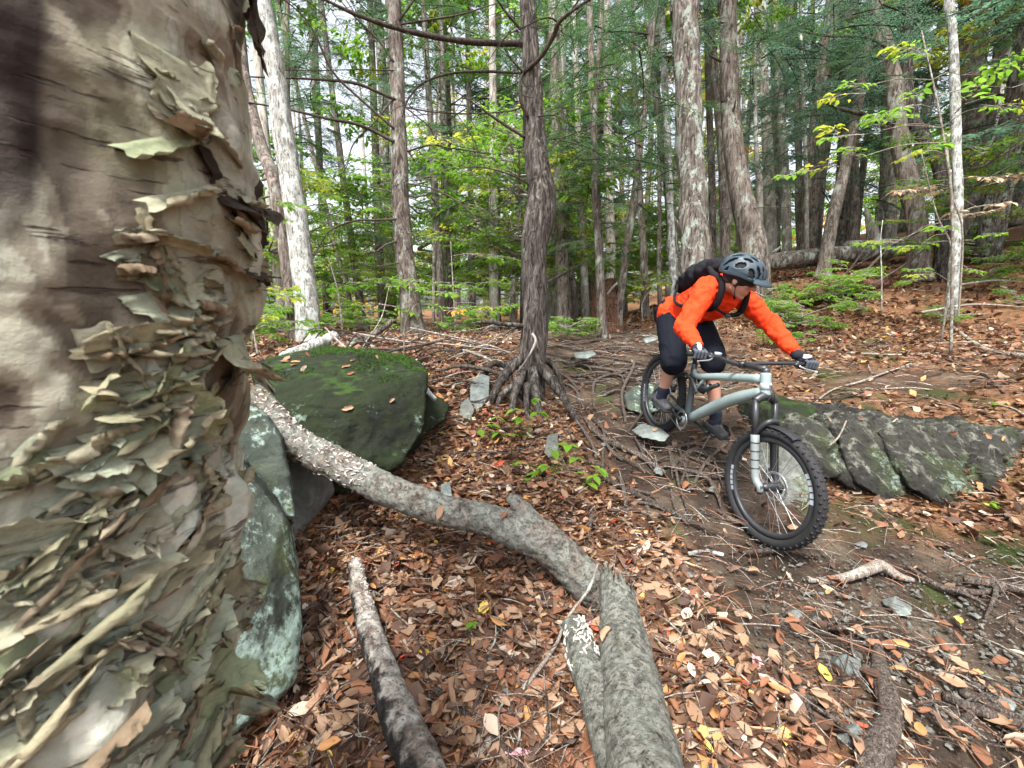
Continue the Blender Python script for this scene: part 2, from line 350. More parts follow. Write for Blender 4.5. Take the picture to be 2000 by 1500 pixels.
# ------------------------------------------------------------------ terrain
CPX = [(450,1500,1.3),(700,1500,1.3),(1000,1500,1.3),(1300,1500,1.3),(1700,1500,1.35),(2000,1500,1.45),
 (600,1300,1.64),(900,1300,1.64),(1300,1300,1.62),(1700,1300,1.68),(2000,1300,1.75),
 (650,1150,2.05),(900,1150,2.0),(1200,1150,2.05),(1500,1150,2.2),(1800,1150,2.15),(2000,1150,2.1),
 (640,1050,2.3),(800,1050,2.32),(1000,1050,2.35),(1200,1050,2.45),(1490,1080,2.47),(1700,1030,2.6),(2000,1030,2.5),
 (700,960,2.7),(900,950,2.7),(1100,950,2.75),(1300,950,2.9),(1650,985,2.85),
 (850,850,3.3),(1000,850,3.3),(1200,850,3.5),(1290,854,3.75),(1400,880,3.35),
 (1030,780,4.0),(1200,780,4.3),(1120,720,5.0),(900,720,4.3),(1250,700,5.2),(1400,760,4.4),
 (700,690,4),(600,690,4.2),(550,680,5),(800,660,6),(1000,665,6),(1150,650,8),(1250,640,8.5),
 (600,640,12),(900,640,12),(600,620,30),(1000,620,30),(1150,630,14),
 (1400,620,8),(1400,560,12),(1560,520,13),(1500,660,6.5),(1700,600,7),(1700,520,11),(1750,480,14),(1900,480,12.5),(2000,460,12),
 (2000,560,8),(2000,650,5.5),(1850,700,5),(1600,750,4.2),(1700,790,3.65),(1550,800,3.7),(1900,820,3.4),(2000,840,3.25),
 (1650,960,3.05),(1800,985,2.9),(1950,975,2.8),(1300,600,30),(1500,490,30),(2000,430,30)]
CW = [P(*q) for q in CPX] + [np.array(q, float) for q in [(0,-3,-.1),(-3,-3,.1),(3,-3,-.1),(-1.2,.3,.05),(-1.5,2.2,.75),(-3,1.5,.7),(-8,4,.8),(-30,10,.8),(3.5,1,.3),(4.5,3,1.1),(10,2,2.6),(35,5,8),(0,-35,-1),(-60,60,.5),(0,90,.5),(60,60,12),(60,-40,6),(-60,-40,0)]]
CW = np.array(CW)
def warp(x, y):
    r = np.hypot(x, y) + 1e-6; k = np.log1p(r/1.5)/r*1.5; return np.stack([x*k, y*k], -1)
_c = warp(CW[:, 0], CW[:, 1]); _D = np.linalg.norm(_c[:, None]-_c[None], axis=-1)
_A = -_D - np.eye(len(_c))*.02; _n = len(_c)
_K = np.block([[_A, np.ones((_n, 1)), _c], [np.ones((1, _n)), np.zeros((1, 3))], [_c.T, np.zeros((2, 3))]])
_w = np.linalg.solve(_K, np.concatenate([CW[:, 2], np.zeros(3)]))
def H(x, y, fine=True):
    x = np.atleast_1d(np.asarray(x, float)); y = np.atleast_1d(np.asarray(y, float)); out = np.empty(len(x))
    for s in range(0, len(x), 20000):
        q = warp(x[s:s+20000], y[s:s+20000]); d = np.linalg.norm(q[:, None]-_c[None], axis=-1)
        out[s:s+20000] = -d@_w[:_n] + _w[_n] + q@_w[_n+1:]
    if fine:
        p = np.stack([x, y, np.zeros_like(x)], -1); r = np.hypot(x, y)
        out += .035*fbm(p*1.6, 4, 5) + .012*fbm(p*9, 3, 9) + np.clip(r-10, 0, 60)*.008*fbm(p*.12, 2, 3)
    return out
def G(u, v, up=0.0):          # where the view line through a pixel meets the ground
    t = np.concatenate([np.linspace(.9, 8, 900), np.linspace(8.02, 80, 900)])
    q = CAM + t[:, None]*(FWD + (u-1000)/FPX*RGT - (v-750)/FPX*UPV)
    h = H(q[:, 0], q[:, 1]); k = np.where(q[:, 2] < h)[0]; i = k[0] if len(k) else len(t)-1
    return np.array([q[i, 0], q[i, 1], h[i]+up])
def depth(p): return float(np.dot(np.asarray(p)-CAM, FWD))
TR = [((1215,660),1.5),((1210,700),1.3),((1260,760),1.05),((1300,830),.85),((1340,910),.72),((1440,1020),.55),((1560,1110),.62),((1720,1190),.78),((1860,1250),.85),((2010,1330),.9),((2160,1430),.9)]
TRW = [(G(*a), r) for a, r in TR]
def trail(x, y):
    x = np.asarray(x); y = np.asarray(y); m = np.zeros(len(x))
    for (a, ra), (b, rb) in zip(TRW[:-1], TRW[1:]):
        d = b[:2]-a[:2]; L = d@d; t = np.clip(((x-a[0])*d[0]+(y-a[1])*d[1])/L, 0, 1)
        dist = np.hypot(x-a[0]-t*d[0], y-a[1]-t*d[1]); R = ra+(rb-ra)*t
        m = np.maximum(m, np.clip(1.5-dist/R, 0, 1))
    p = np.stack([x, y, 0*x], -1); m = np.clip(m + .35*fbm(p*3, 3, 77)*(m > 0), 0, 1)
    sl = G(1750, 740); d2 = np.hypot((x-sl[0])/1.3, (y-sl[1])/.55); m = np.maximum(m, np.clip(.85-d2*.6, 0, .6))
    return m
MOSS = [(G(*a), r) for a, r in [((1690,1000),.34),((1760,1020),.2),((1985,1090),.22),((1940,1050),.15),((1650,765),.3),((1730,700),.34),((1610,728),.22),((1690,690),.3),((1820,770),.3),((1900,780),.2),((1560,800),.3),((1700,800),.15)]]
def mossy(x, y):
    m = np.zeros(len(x)); nz = fbm(np.stack([x, y, 0*x], -1)*5, 3, 12)
    for c, r in MOSS: m = np.maximum(m, np.clip(1.2-np.hypot(x-c[0], y-c[1])/r+nz*.5, 0, 1))
    return m
def build_ground():
    rr = np.concatenate([np.geomspace(.15, 9, 230), np.geomspace(9.3, 200, 70)])
    th = np.concatenate([np.linspace(-65, 65, 440), np.linspace(65, 295, 110)[1:-1]])*math.pi/180
    R, T = np.meshgrid(rr, th, indexing='ij'); x = (R*np.sin(T)).ravel(); y = (R*np.cos(T)).ravel(); z = H(x, y)
    tr = trail(x, y); z -= .02*tr*(np.hypot(x, y) < 10)
    V = np.stack([x, y, z], -1); nr, nt = R.shape; i = np.arange(nr-1)[:, None]*nt; j = np.arange(nt)[None]; j2 = (j+1) % nt
    F = np.stack([i+j, i+nt+j, i+nt+j2, i+j2], -1).reshape(-1, 4); F = F[:, ::-1]
    V = np.vstack([V, [0, 0, float(H(0, 0)[0])]]); jj = np.arange(nt)
    mb = MB(); mb.add(V, [F, np.stack([np.full(nt, nr*nt), (jj+1) % nt, jj], -1)], 0, np.concatenate([tr, [0]]))
    o = mb.build('ground', M['ground'], att='trail'); A2 = o.data.attributes.new('mossy', 'FLOAT', 'POINT'); A2.data.foreach_set('value', np.concatenate([mossy(x, y), [0]]).astype(np.float32)); o['kind'] = 'structure'; return o
build_ground()
# ------------------------------------------------------------------ fallen leaves
def leaf_shapes(nx, ny, kinds=8, seed=3):
    out = []; r = np.random.default_rng(seed)
    for k in range(kinds):
        s = np.linspace(0, 1, ny+1); w = np.sin(np.pi*s**.85)**.75*.25*r.uniform(.8, 1.25); w[0] = .012; w[-1] = .004
        maple = k % 3 == 2
        if maple: w = np.interp(s, [0, .15, .3, .45, .6, .8, 1], [.03, .2, .42, .2, .34, .12, .0])
        curl = r.uniform(.2, 5.0) if not maple else r.uniform(.1, 2.5); bend = r.uniform(-.6, 2.2); tw = r.uniform(-1.0, 1.0)
        if k < 2: curl = r.uniform(.3, 1); bend = r.uniform(0, .6)
        X = np.linspace(-1, 1, nx+1); V = []
        for si, wi in zip(s, w):
            for xx in X:
                a = xx*wi; c = curl*2.2
                px = math.sin(a*c)/c if c > .01 else a; pz = (1-math.cos(a*c))/c if c > .01 else 0
                ph = tw*si; px, pz = px*math.cos(ph)-pz*math.sin(ph), px*math.sin(ph)+pz*math.cos(ph)
                b = bend*(si-.5); V.append((px, (si-.5)*math.cos(b*.5), pz + .25*bend*(si-.5)**2 + .02*r.normal()))
        F = [(i*(nx+1)+j, i*(nx+1)+j+1, (i+1)*(nx+1)+j+1, (i+1)*(nx+1)+j) for i in range(ny) for j in range(nx)]
        out.append((np.array(V), np.array(F)))
    return out
def rotmats(yaw, tilt, tdir, roll):
    cz, sz = np.cos(yaw), np.sin(yaw); n = len(yaw); Rz = np.zeros((n, 3, 3)); Rz[:, 0, 0] = cz; Rz[:, 0, 1] = -sz; Rz[:, 1, 0] = sz; Rz[:, 1, 1] = cz; Rz[:, 2, 2] = 1
    ax = np.stack([np.cos(tdir), np.sin(tdir), 0*tdir], -1); c, s = np.cos(tilt), np.sin(tilt); K = np.zeros((n, 3, 3))
    K[:, 0, 2] = ax[:, 1]; K[:, 1, 2] = -ax[:, 0]; K[:, 2, 0] = -ax[:, 1]; K[:, 2, 1] = ax[:, 0]
    Rt = np.eye(3)[None] + s[:, None, None]*K + (1-c)[:, None, None]*(K@K)
    fl = np.where(roll > .5, -1.0, 1.0); Fm = np.zeros((n, 3, 3)); Fm[:, 0, 0] = 1; Fm[:, 1, 1] = 1; Fm[:, 2, 2] = fl
    return Rt@Rz@Fm
LN = ['tan', 'rust', 'brown', 'pale', 'orange', 'yellow', 'red', 'pink', 'dark']
LW = np.array([.30, .21, .24, .08, .04, .008, .003, .002, .12]); LW /= LW.sum()
def scatter(r0, r1, dens, size, shapes, mb, lift=.012, tilt=.7, tr_keep=.035):
    area = (r1*r1-r0*r0)*.5*math.radians(128); n = int(area*dens)
    r = np.sqrt(rng.uniform(r0*r0, r1*r1, n)); a = rng.uniform(-64, 64, n)*math.pi/180
    x, y = r*np.sin(a), r*np.cos(a); cl = .5+.5*fbm(np.stack([x, y, 0*x], -1)*1.1, 3, 41)
    keep = rng.random(n) < (1-(1-tr_keep)*np.clip(1.7*trail(x, y), 0, 1))*(1-.75*mossy(x, y))*np.clip(.35+1.3*cl, 0, 1.0)
    x, y = x[keep], y[keep]; n = len(x); z = H(x, y) + rng.uniform(.0, 1, n)**1.5*lift*2.5 + lift*.4
    e = .04; gx = (H(x+e, y, False)-H(x-e, y, False))/(2*e); gy = (H(x, y+e, False)-H(x, y-e, False))/(2*e)
    R = rotmats(rng.uniform(0, 6.28, n), rng.normal(0, tilt, n), rng.uniform(0, 6.28, n), rng.random(n))
    sl = np.sqrt(gx**2+gy**2)+1e-9; Rs = rotmats(np.zeros(n), np.arctan(sl), np.arctan2(gx, -gy), np.zeros(n)); R = Rs@R
    sz = size*np.exp(np.clip(rng.normal(-.04, .36, n), -1.1, .5)); k = rng.integers(0, len(shapes), n); m = rng.choice(len(LN), n, p=LW)
    for q in range(len(shapes)):
        sel = np.where(k == q)[0]
        if not len(sel): continue
        V, F = shapes[q]; A = np.einsum('nij,vj->nvi', R[sel], V)*sz[sel][:, None, None] + np.stack([x[sel], y[sel], z[sel]], -1)[:, None]
        FF = (F[None] + (np.arange(len(sel))*len(V))[:, None, None]).reshape(-1, F.shape[1])
        mb.add(A.reshape(-1, 3), [FF], np.repeat(m[sel], len(F)))
def build_litter():
    near = leaf_shapes(2, 4, 12); mid = leaf_shapes(2, 2, 8, 5); mats = [M['lf_'+k] for k in LN]
    mb = MB(); scatter(.5, 2.6, 1900, .064, near, mb); scatter(2.6, 4.6, 1200, .064, near, mb)
    scatter(4.6, 9, 480, .076, mid, mb); scatter(9, 16, 90, .11, mid, mb, .02)
    o = mb.build('leaf_litter', mats, smooth=True); o['kind'] = 'stuff'
    tagm(o, 'carpet of curled brown and tan fallen leaves over the forest floor', 'leaf litter')
    # fine twigs and needles between the leaves
    mb = MB(); n = 9000; r = 1.0+7*rng.random(n)**1.5; a = rng.uniform(-62, 62, n)*math.pi/180; x, y = r*np.sin(a), r*np.cos(a); z = H(x, y)+rng.uniform(.003, .035, n)
    L = rng.uniform(.02, .11, n)*(1+.8*(rng.random(n) < .1)); ang = rng.uniform(0, 6.28, n); w = rng.uniform(.0007, .0016, n)*(1+r*.15)
    d = np.stack([np.cos(ang), np.sin(ang), rng.normal(0, .15, n)], -1)*L[:, None]; c = np.stack([x, y, z], -1)
    s = np.stack([-np.sin(ang), np.cos(ang), 0*ang], -1)*w[:, None]; u_ = np.array([0, 0, 1])[None]*w[:, None]*1.5; bd = np.array([0, 0, 1])[None]*L[:, None]*.12
    Q = np.stack([c-d-s, c-d+s, c-d+u_, c+s+bd, c-s+bd, c+u_+bd, c+d-s, c+d+s, c+d+u_], 1).reshape(-1, 3)
    f = np.array([(0, 1, 3, 4), (1, 2, 5, 3), (2, 0, 4, 5), (4, 3, 7, 6), (3, 5, 8, 7), (5, 4, 6, 8)])
    mb.add(Q, [(f[None]+(np.arange(n)*9)[:, None, None]).reshape(-1, 4)], np.repeat(rng.choice(3, n, p=[.5, .3, .2]), 6))
    o = mb.build('twig_litter', [M['lf_dark'], M['gtwig'], M['lf_rust']], smooth=False); o['kind'] = 'stuff'
    tagm(o, 'fine dead twigs and needles scattered among the fallen leaves', 'twig litter')
build_litter()
LEAF_WORD = {'tan': 'tan', 'rust': 'rusty brown', 'brown': 'dull brown', 'pale': 'pale beige', 'orange': 'orange', 'yellow': 'bright yellow', 'red': 'bright red', 'pink': 'pink', 'dark': 'dark'}
def single_leaves():
    shp = leaf_shapes(4, 6, 12); meshes = {}
    def one(x, y, z, kind, col, sz, yaw, tilt, label, grp):
        key = (kind, col)
        if key not in meshes:
            mb = MB(); V, F = shp[kind]; mb.add(V, [F]); tube(mb, [(0, -.62, .04), (0, -.5, .0), (0, .42, .004)], [.006, .008, .003], 4)
            me = mb.mesh('fallen_leaf'); me.materials.append(M['lf_'+col]); meshes[key] = me
        o = link(meshes[key], 'fallen_leaf', None); o.location = (x, y, z); o.scale = (sz,)*3
        o.rotation_euler = (tilt*math.cos(yaw*3), tilt*math.sin(yaw*5), yaw); tagm(o, label, 'leaf', grp); return o
    spec = [(945,1195,'yellow','bright yellow lobed leaf on brown litter below the main log'),(990,1215,'orange','small orange leaf right of the bright yellow leaf'),
      (777,1112,'red','small bright red leaf near the top of the speckled birch log'),(815,1335,'orange','large orange leaf beside the dark twig right of the birch log'),
      (1372,1462,'yellow','golden yellow leaf right of the broken grey log'),(1475,1300,'pink','pink maple leaf on the litter left of the stone'),
      (1455,1348,'red','coral red leaf below the pink maple leaf'),(1870,1222,'yellow','long yellow leaf on the bare trail'),(1440,780,'yellow','yellow leaf on the bank seen through the bike frame'),
      (1530,1445,'yellow','yellow leaf left of the pale blue stone'),(1755,1268,'orange','orange leaf edge on on the bare trail'),(1610,1325,'yellow','small yellow leaf under the grey angular stone'),
      (1010,1480,'pink','mauve leaf at the bottom between the two logs'),(1935,1065,'pale','large pale leaf on the moss at the right edge'),(1472,1122,'tan','tan leaf on dark soil right of the front wheel'),
      (1720,1108,'pale','pale leaf resting behind the humped root'),(1760,1135,'rust','red brown leaf right of the humped root'),(1450,1260,'tan','big tan leaf above the pink maple leaf'),
      (850,1200,'pale','broad pale tan leaf left of the bright yellow leaf'),(1860,765,'tan','curled tan leaf above the streaked outcrop'),(1600,700,'pale','pale leaf beside the far glove')]
    for i, (u, v, c, lab) in enumerate(spec):
        p = G(u, v, .02); one(*p, 2 if 'maple' in lab or 'lobed' in lab else [0, 1, 4, 6][i % 4], c, .075, i*1.7, .25, lab, None)
    zones = [('at the foot of the main log', 620, 1150, 1000, 1260), ('in the bottom litter between the two logs', 850, 1060, 1300, 1500), ('left of the speckled birch log', 520, 690, 1250, 1500),
             ('right of the broken grey log', 1320, 1620, 1200, 1500), ('by the bare trail at the right', 1680, 1990, 1280, 1500), ('on the slope above the main log', 780, 1120, 850, 960)]
    n = 0
    for zn, u0, u1, v0, v1 in zones:
        for i in range(44):
            u, v = random.uniform(u0, u1), random.uniform(v0, v1); p = G(u, v, random.uniform(.012, .04)); c = random.choices(['tan', 'rust', 'pale', 'orange', 'brown'], [4, 3, 1, 1, 1.5])[0]
            k = random.randrange(12); cur = 'lobed' if k % 3 == 2 else ('flat' if k < 2 else 'curled')
            one(*p, k, c, [random.uniform(.045,.06), random.uniform(.072,.09)][i % 2], random.uniform(0, 6.28), random.gauss(0, .4), f'{["small","large"][i % 2]} {LEAF_WORD[c]} {cur} leaf {zn}, {["upper","lower"][v > (v0+v1)/2]} {["left","right"][u > (u0+u1)/2]}', 'fallen leaves '+zn); n += 1
single_leaves()
# ------------------------------------------------------------------ rocks
def hull_rock(name, pts, mat, label, cat='rock', voxel=.012, amp=.03, sc=4, seed=0, streak=None, sm=8, group=None, ext=None):
    """solid stone from corner points, remeshed, weathered with noise"""
    pts = [np.asarray(p, float) for p in pts]; base = np.mean(pts, 0); base = np.array([base[0], base[1], min(p[2] for p in pts)])
    bm = bmesh.new(); [bm.verts.new(p-base) for p in pts]; bmesh.ops.convex_hull(bm, input=bm.verts)
    bmesh.ops.delete(bm, geom=[v for v in bm.verts if not v.link_faces], context='VERTS')
    me = bpy.data.meshes.new('h'); bm.to_mesh(me); bm.free()
    V = np.array([v.co[:] for v in me.vertices]); F = [tuple(p.vertices) for p in me.polygons]; bpy.data.meshes.remove(me)
    mb = MB(); mb.add(V, F)
    st = np.array(streak if streak else (1, 1, 1), float)
    def dis(co, no):
        q = (co+base)
        if streak: q = np.stack([q[:, 0]+.6*q[:, 2], q[:, 1], q[:, 2]], -1)
        d = amp*fbm(q*sc*st, 5, seed, g=.55) + amp*.35*np.abs(fbm(q*sc*3.1*st, 3, seed+5))
        t = vn(q*sc*1.3*st, seed+9); d += amp*.6*(np.floor(t*3)/3 - t)*.6
        return co + no*d[:, None]
    o = remesh(mb, name, voxel, sm, mat, None, dis); o.location = base; WL[o.name] = base
    tagm(o, label, cat, group); return o
def prism(front, back=.6, dv=0, extra=(), bz=None):
    f = PS(front); b = [p + np.array([0, cp, 0])*back + np.array([0, 0, dv]) for p in f]; return f+b+list(extra)
# near boulder, left, behind the birch
hull_rock('boulder', PS([(405,860,1.75),(452,872,1.68),(500,935,1.66),(560,1010,1.66),(588,1130,1.62),(590,1235,1.55),(572,1330,1.46),(520,1390,1.40),(440,1440,1.3),(380,1500,1.2),
   (300,900,1.5),(250,1300,1.1),(455,890,2.1),(520,930,2.3),(570,1040,2.3),(585,1200,1.9),(300,900,2.4),(460,1000,1.52),(520,1150,1.45)]),
   M['rock_l'], 'near boulder crusted with pale green lichen behind the birch trunk', 'boulder', .011, .022, 4, 3)
hull_rock('boulder', PS([(455,775,2.1),(500,790,2.0),(550,850,1.98),(566,930,1.98),(575,1010,1.95),(560,1030,2.3),(450,880,1.9),(380,800,2.1),(380,1000,1.9),(500,780,2.5),(560,850,2.6),(560,1000,2.5),(390,790,2.6)]),
   M['rock_l'], 'lichened block under the upper end of the crusted log', 'boulder', .012, .025, 4, 8)
hull_rock('boulder', PS([(560,900,2.2),(640,905,2.35),(652,960,2.4),(600,1030,2.2),(572,1060,2.1),(560,960,2.15),(570,900,2.7),(650,920,2.8),(600,1030,2.7)]),
   M['rock_s'], 'grey cleft slab between the lichened block and the mossy boulder', 'boulder', .012, .02, 5, 12)
mossb = hull_rock('boulder', PS([(498,735,2.75),(550,698,2.9),(650,688,2.95),(750,694,2.95),(835,725,2.85),(830,790,2.72),(822,850,2.62),(785,905,2.52),(700,965,2.42),(590,975,2.35),(530,900,2.4),(490,820,2.45),
   (510,712,4.0),(650,680,4.2),(820,705,4.0),(830,850,3.6),(560,950,3.2),(700,800,2.5),(640,760,2.56),(620,900,2.33)]),
   M['rock_m'], 'big mossy boulder dark green with bright moss along its top', 'boulder', .013, .055, 3.4, 21)
hull_rock('boulder', PS([(800,775,3.1),(850,770,3.2),(878,790,3.2),(870,820,3.1),(820,850,3.0),(795,860,2.95),(800,780,3.6),(870,790,3.7),(860,830,3.5)]),
   M['rock_m'], 'low mossy rock adjoining the right end of the mossy boulder', 'boulder', .014, .02, 5, 23)
hull_rock('rock', PS([(920,745,3.75),(940,730,3.8),(958,735,3.8),(955,775,3.7),(935,805,3.6),(915,800,3.6),(930,740,4.1),(955,740,4.1),(940,800,4)]), M['stone'], 'pale green upright rock left of the hemlock roots', 'rock', .008, .012, 8, 31)
hull_rock('rock', PS([(898,790,3.55),(915,775,3.6),(928,800,3.5),(915,830,3.4),(895,835,3.4),(900,790,3.8),(925,810,3.8)]), M['rock_s'], 'leaning grey slab below the pale upright rock', 'rock', .008, .012, 8, 33)
hull_rock('rock', PS([(1068,850,3.1),(1090,845,3.15),(1092,880,3.05),(1075,900,3.0),(1062,885,3.0),(1075,850,3.4),(1090,870,3.3)]), M['rock_s'], 'small grey rock standing in leaves above the leafy seedling', 'rock', .007, .01, 9, 35)
hull_rock('rock', PS([(860,945,2.55),(880,940,2.6),(885,975,2.5),(868,985,2.5),(860,970,2.5),(875,945,2.8)]), M['stone'], 'thin pale rock behind the middle of the main log', 'rock', .006, .008, 9, 36)
hull_rock('rock', PS([(1118,690,5.0),(1160,684,5.1),(1168,692,5.0),(1150,702,4.95),(1125,702,4.95),(1140,690,5.3)]), M['stone'], 'flat white rock among the roots right of the hemlock', 'rock', .012, .01, 7, 38)
hull_rock('rock', PS([(1232,840,3.55),(1250,828,3.65),(1290,835,3.55),(1312,850,3.45),(1300,865,3.4),(1250,855,3.45),(1260,835,3.8)]), M['stone'], 'grey rock wedged beneath the rear wheel', 'rock', .008, .012, 8, 40)
hull_rock('rock', PS([(1258,660,5.4),(1285,655,5.6),(1290,662,5.4),(1262,672,5.3),(1250,668,5.5)]), M['stone'], 'thin flat stone lying on the trail crest left of the rider', 'rock', .01, .006, 7, 41)
hull_rock('boulder', PS([(1215,770,4.25),(1240,752,4.3),(1275,750,4.3),(1300,770,4.2),(1300,800,4.05),(1255,812,4.0),(1225,800,4.05),(1260,760,4.8)]), M['rock_l'], 'rounded mossy rock half buried behind the rear wheel', 'boulder', .012, .02, 5, 43)
def moss_fuzz(o, n, zmin, L, seed):
    me = o.data; k = len(me.vertices); co = np.empty(k*3, np.float32); no = np.empty(k*3, np.float32); me.vertices.foreach_get('co', co); me.vertices.foreach_get('normal', no); co = co.reshape(-1, 3).astype(float); no = no.reshape(-1, 3).astype(float)
    r = np.random.default_rng(seed); msk = (no[:, 2] > .35) & (fbm(co*5, 3, 15) > -.12) & (co[:, 2]+.12*fbm(co*6, 3, 5) > zmin*co[:, 2].max()); ids = np.where(msk)[0]; s = r.choice(ids, n); p = co[s]+r.normal(0, .006, (n, 3)); d = no[s]+r.normal(0, .5, (n, 3)); d /= np.linalg.norm(d, axis=1)[:, None]
    l = L*r.uniform(.5, 1.5, n)[:, None]; w = np.cross(d, r.normal(0, 1, (n, 3))); w /= np.linalg.norm(w, axis=1)[:, None]; w *= L*.16; p = p-d*.003
    V = np.stack([p-w, p+w, p+d*l], 1).reshape(-1, 3); mb = MB(); mb.add(V, [np.arange(3*n).reshape(-1, 3)]); q = link(mb.mesh('moss', smooth=False), 'moss', M['moss'], o); q['kind'] = 'stuff'
moss_fuzz(mossb, 24000, .88, .014, 1)
# outcrop, right
def outcrop():
    r = random.Random(2); names = ['first', 'second', 'third', 'fourth', 'fifth', 'sixth', 'seventh', 'eighth', 'ninth', 'tenth', 'eleventh']
    look = ['pale edged slanting', 'narrow streaked', 'dark fluted', 'broad lichen marked', 'dark rounded', 'green stained', 'thin pale edged', 'mossy slanting', 'brown stained', 'grey slanting', 'low grey']
    ut = [1548, 1590, 1632, 1680, 1722, 1772, 1812, 1858, 1905, 1960, 2015]
    for i, u in enumerate(ut):
        w = [58, 62, 70, 82, 96, 74, 66, 80, 84, 90, 90][i]; t = (u-1548)/470; vt = 812+34*t+r.uniform(-6, 6); vb = [925, 950, 968, 975, 978, 985, 985, 985, 978, 975, 975][i]; sh = [45, 60, 75, 80, 95, 85, 80, 70, 45, 30, 20][i]
        Zt = 3.27-.13*t+[0, .035, -.02, .02, -.07, .03, .0, .03, -.05, .0, -.02][i]; Zb = Zt-.30
        f = [(u-8, vt+14, Zt), (u+w*.5, vt-2, Zt), (u+w, vt+6, Zt), (u+w+sh*.5, (vt+vb)/2-14, Zt-.10), (u+w+sh, vb, Zb), (u+w*.4+sh, vb+14, Zb), (u-6+sh*.7, vb-22, Zb+.02), (u-12+sh*.25, (vt+vb)/2, Zt-.06)]
        hull_rock('outcrop_slab', prism(f, .6, .0), M['rock_r'], f'{look[i]} slab, {names[i]} from the left in the rock outcrop', 'rock', .010, .045, 6.5, 50+i, (1.8, 1.8, .4), 1)
    hull_rock('outcrop_slab', prism([(1530,900,3.05),(1560,885,3.1),(1585,960,2.95),(1570,1000,2.85),(1530,990,2.85),(1515,940,2.95)], .5), M['rock_s'], 'pale narrow slab seen through the front wheel spokes', 'rock', .011, .03, 5, 71, (2, 2, .4), 2)
    hull_rock('outcrop_slab', prism([(1500,800,3.5),(1560,785,3.6),(1600,800,3.5),(1590,835,3.35),(1540,880,3.2),(1505,870,3.3)], .5), M['rock_m'], 'moss covered hump at the left end of the outcrop', 'rock', .012, .03, 5, 72)
outcrop()
def stones():
    L = [(1752,1190,.075,.05,'flat pale blue stone on the bare trail',1),(1655,1300,.07,.06,'grey angular stone at the edge of the leaf litter',0),(1662,1440,.055,.055,'rounded pale blue stone beside the dark gnarled root',1),
         (1555,1205,.05,.03,'long flat grey stone left of the flat pale blue stone',0),(1595,1213,.028,.02,'small flat stone right of the long grey stone',1),(1682,1065,.04,.02,'small blue stone below the outcrop moss',1),
         (1345,1125,.035,.02,'white stone beside the bleached stick',1),(1286,1335,.04,.02,'small oval stone touching the broken grey log',1),(1905,1205,.03,.015,'pale pebble at the right of the bare trail',1),
         (1845,1265,.03,.015,'pebble below the long yellow leaf',0),(1850,1285,.035,.012,'low mossy stone sunk in the bare trail',0),(985,1360,.03,.03,'pale pointed stone in the litter near the long stick',0),
         (990,1320,.035,.02,'dark lichened stone above the pale pointed stone',0),(956,1288,.02,.015,'tiny blue stone in the bottom litter',1),(1285,925,.05,.05,'brown angular stone on the bank below the rear wheel',0),
         (1390,960,.05,.03,'blue grey stone between the roots left of the front wheel',1),(1180,870,.03,.02,'small white stone beside the leafy seedlings',1),(1950,1370,.06,.02,'broad flat stone at the right edge of the bare trail',0),
         (1605,1160,.02,.012,'pebble beneath the humped root',1),(1885,1180,.022,.01,'thin white chip beside the forked root',1)]
    for i, (u, v, a, h, lab, blue) in enumerate(L):
        p = G(u, v); r = random.Random(i); pts = []
        for k in range(9):
            t = k*2*math.pi/9; pts.append(p+np.array([math.cos(t)*a*r.uniform(.6, 1.1), math.sin(t)*a*.8*r.uniform(.6, 1.1), h*r.uniform(-.3, .5)]))
        pts += [p+np.array([r.uniform(-.4, .4)*a, r.uniform(-.4, .4)*a, h*r.uniform(.8, 1.05)]) for _ in range(3)]
        hull_rock('stone', pts, M['stone'], lab, 'stone', .0045, .006, 14, 80+i, sm=3)
stones()
def gravel():
    mb = MB(); n = 0
    for _ in range(5200):
        u, v = random.uniform(1150, 2050), random.uniform(700, 1480); 
        if random.random() < .5: u, v = random.uniform(1480, 2050), random.uniform(1080, 1450)
        r0 = None
        mb._c = getattr(mb, '_c', []); mb._c.append((u, v))
    UV = np.array(mb._c); uu = np.unique(np.round(UV/14)*14, axis=0); gp = {tuple(q): G(*q) for q in uu}
    C = np.array([gp[tuple(q)] for q in np.round(UV/14)*14]); C[:, :2] += rng.normal(0, .03, (len(C), 2)); C[:, 2] = H(C[:, 0], C[:, 1])
    t = trail(C[:, 0], C[:, 1]); C = C[(t > .3)]
    v, f = sphere_mesh((0, 0, 0), 1, None, 6, 4); F4, F3 = f
    for sz, frac in ((.004, .7), (.008, .25), (.015, .05)):
        sel = C[rng.random(len(C)) < frac]; n = len(sel); R = rotmats(rng.uniform(0, 6.28, n), rng.normal(0, .3, n), rng.uniform(0, 6, n), np.zeros(n))
        s = sz*np.stack([rng.uniform(.6, 1.5, n), rng.uniform(.5, 1, n), rng.uniform(.3, .6, n)], -1)
        A = np.einsum('nij,nvj->nvi', R, v[None]*s[:, None]*(1+.25*rng.normal(0, 1, (n, len(v), 1)))) + sel[:, None]
        o = (np.arange(n)*len(v))[:, None, None]; mb.add(A.reshape(-1, 3), [(F4[None]+o).reshape(-1, 4), (F3[None]+o).reshape(-1, 3)])
    o = mb.build('gravel', M['grit'], smooth=False); o['kind'] = 'stuff'; tagm(o, 'small grey grit and pebbles on the bare trail soil', 'gravel')
gravel()
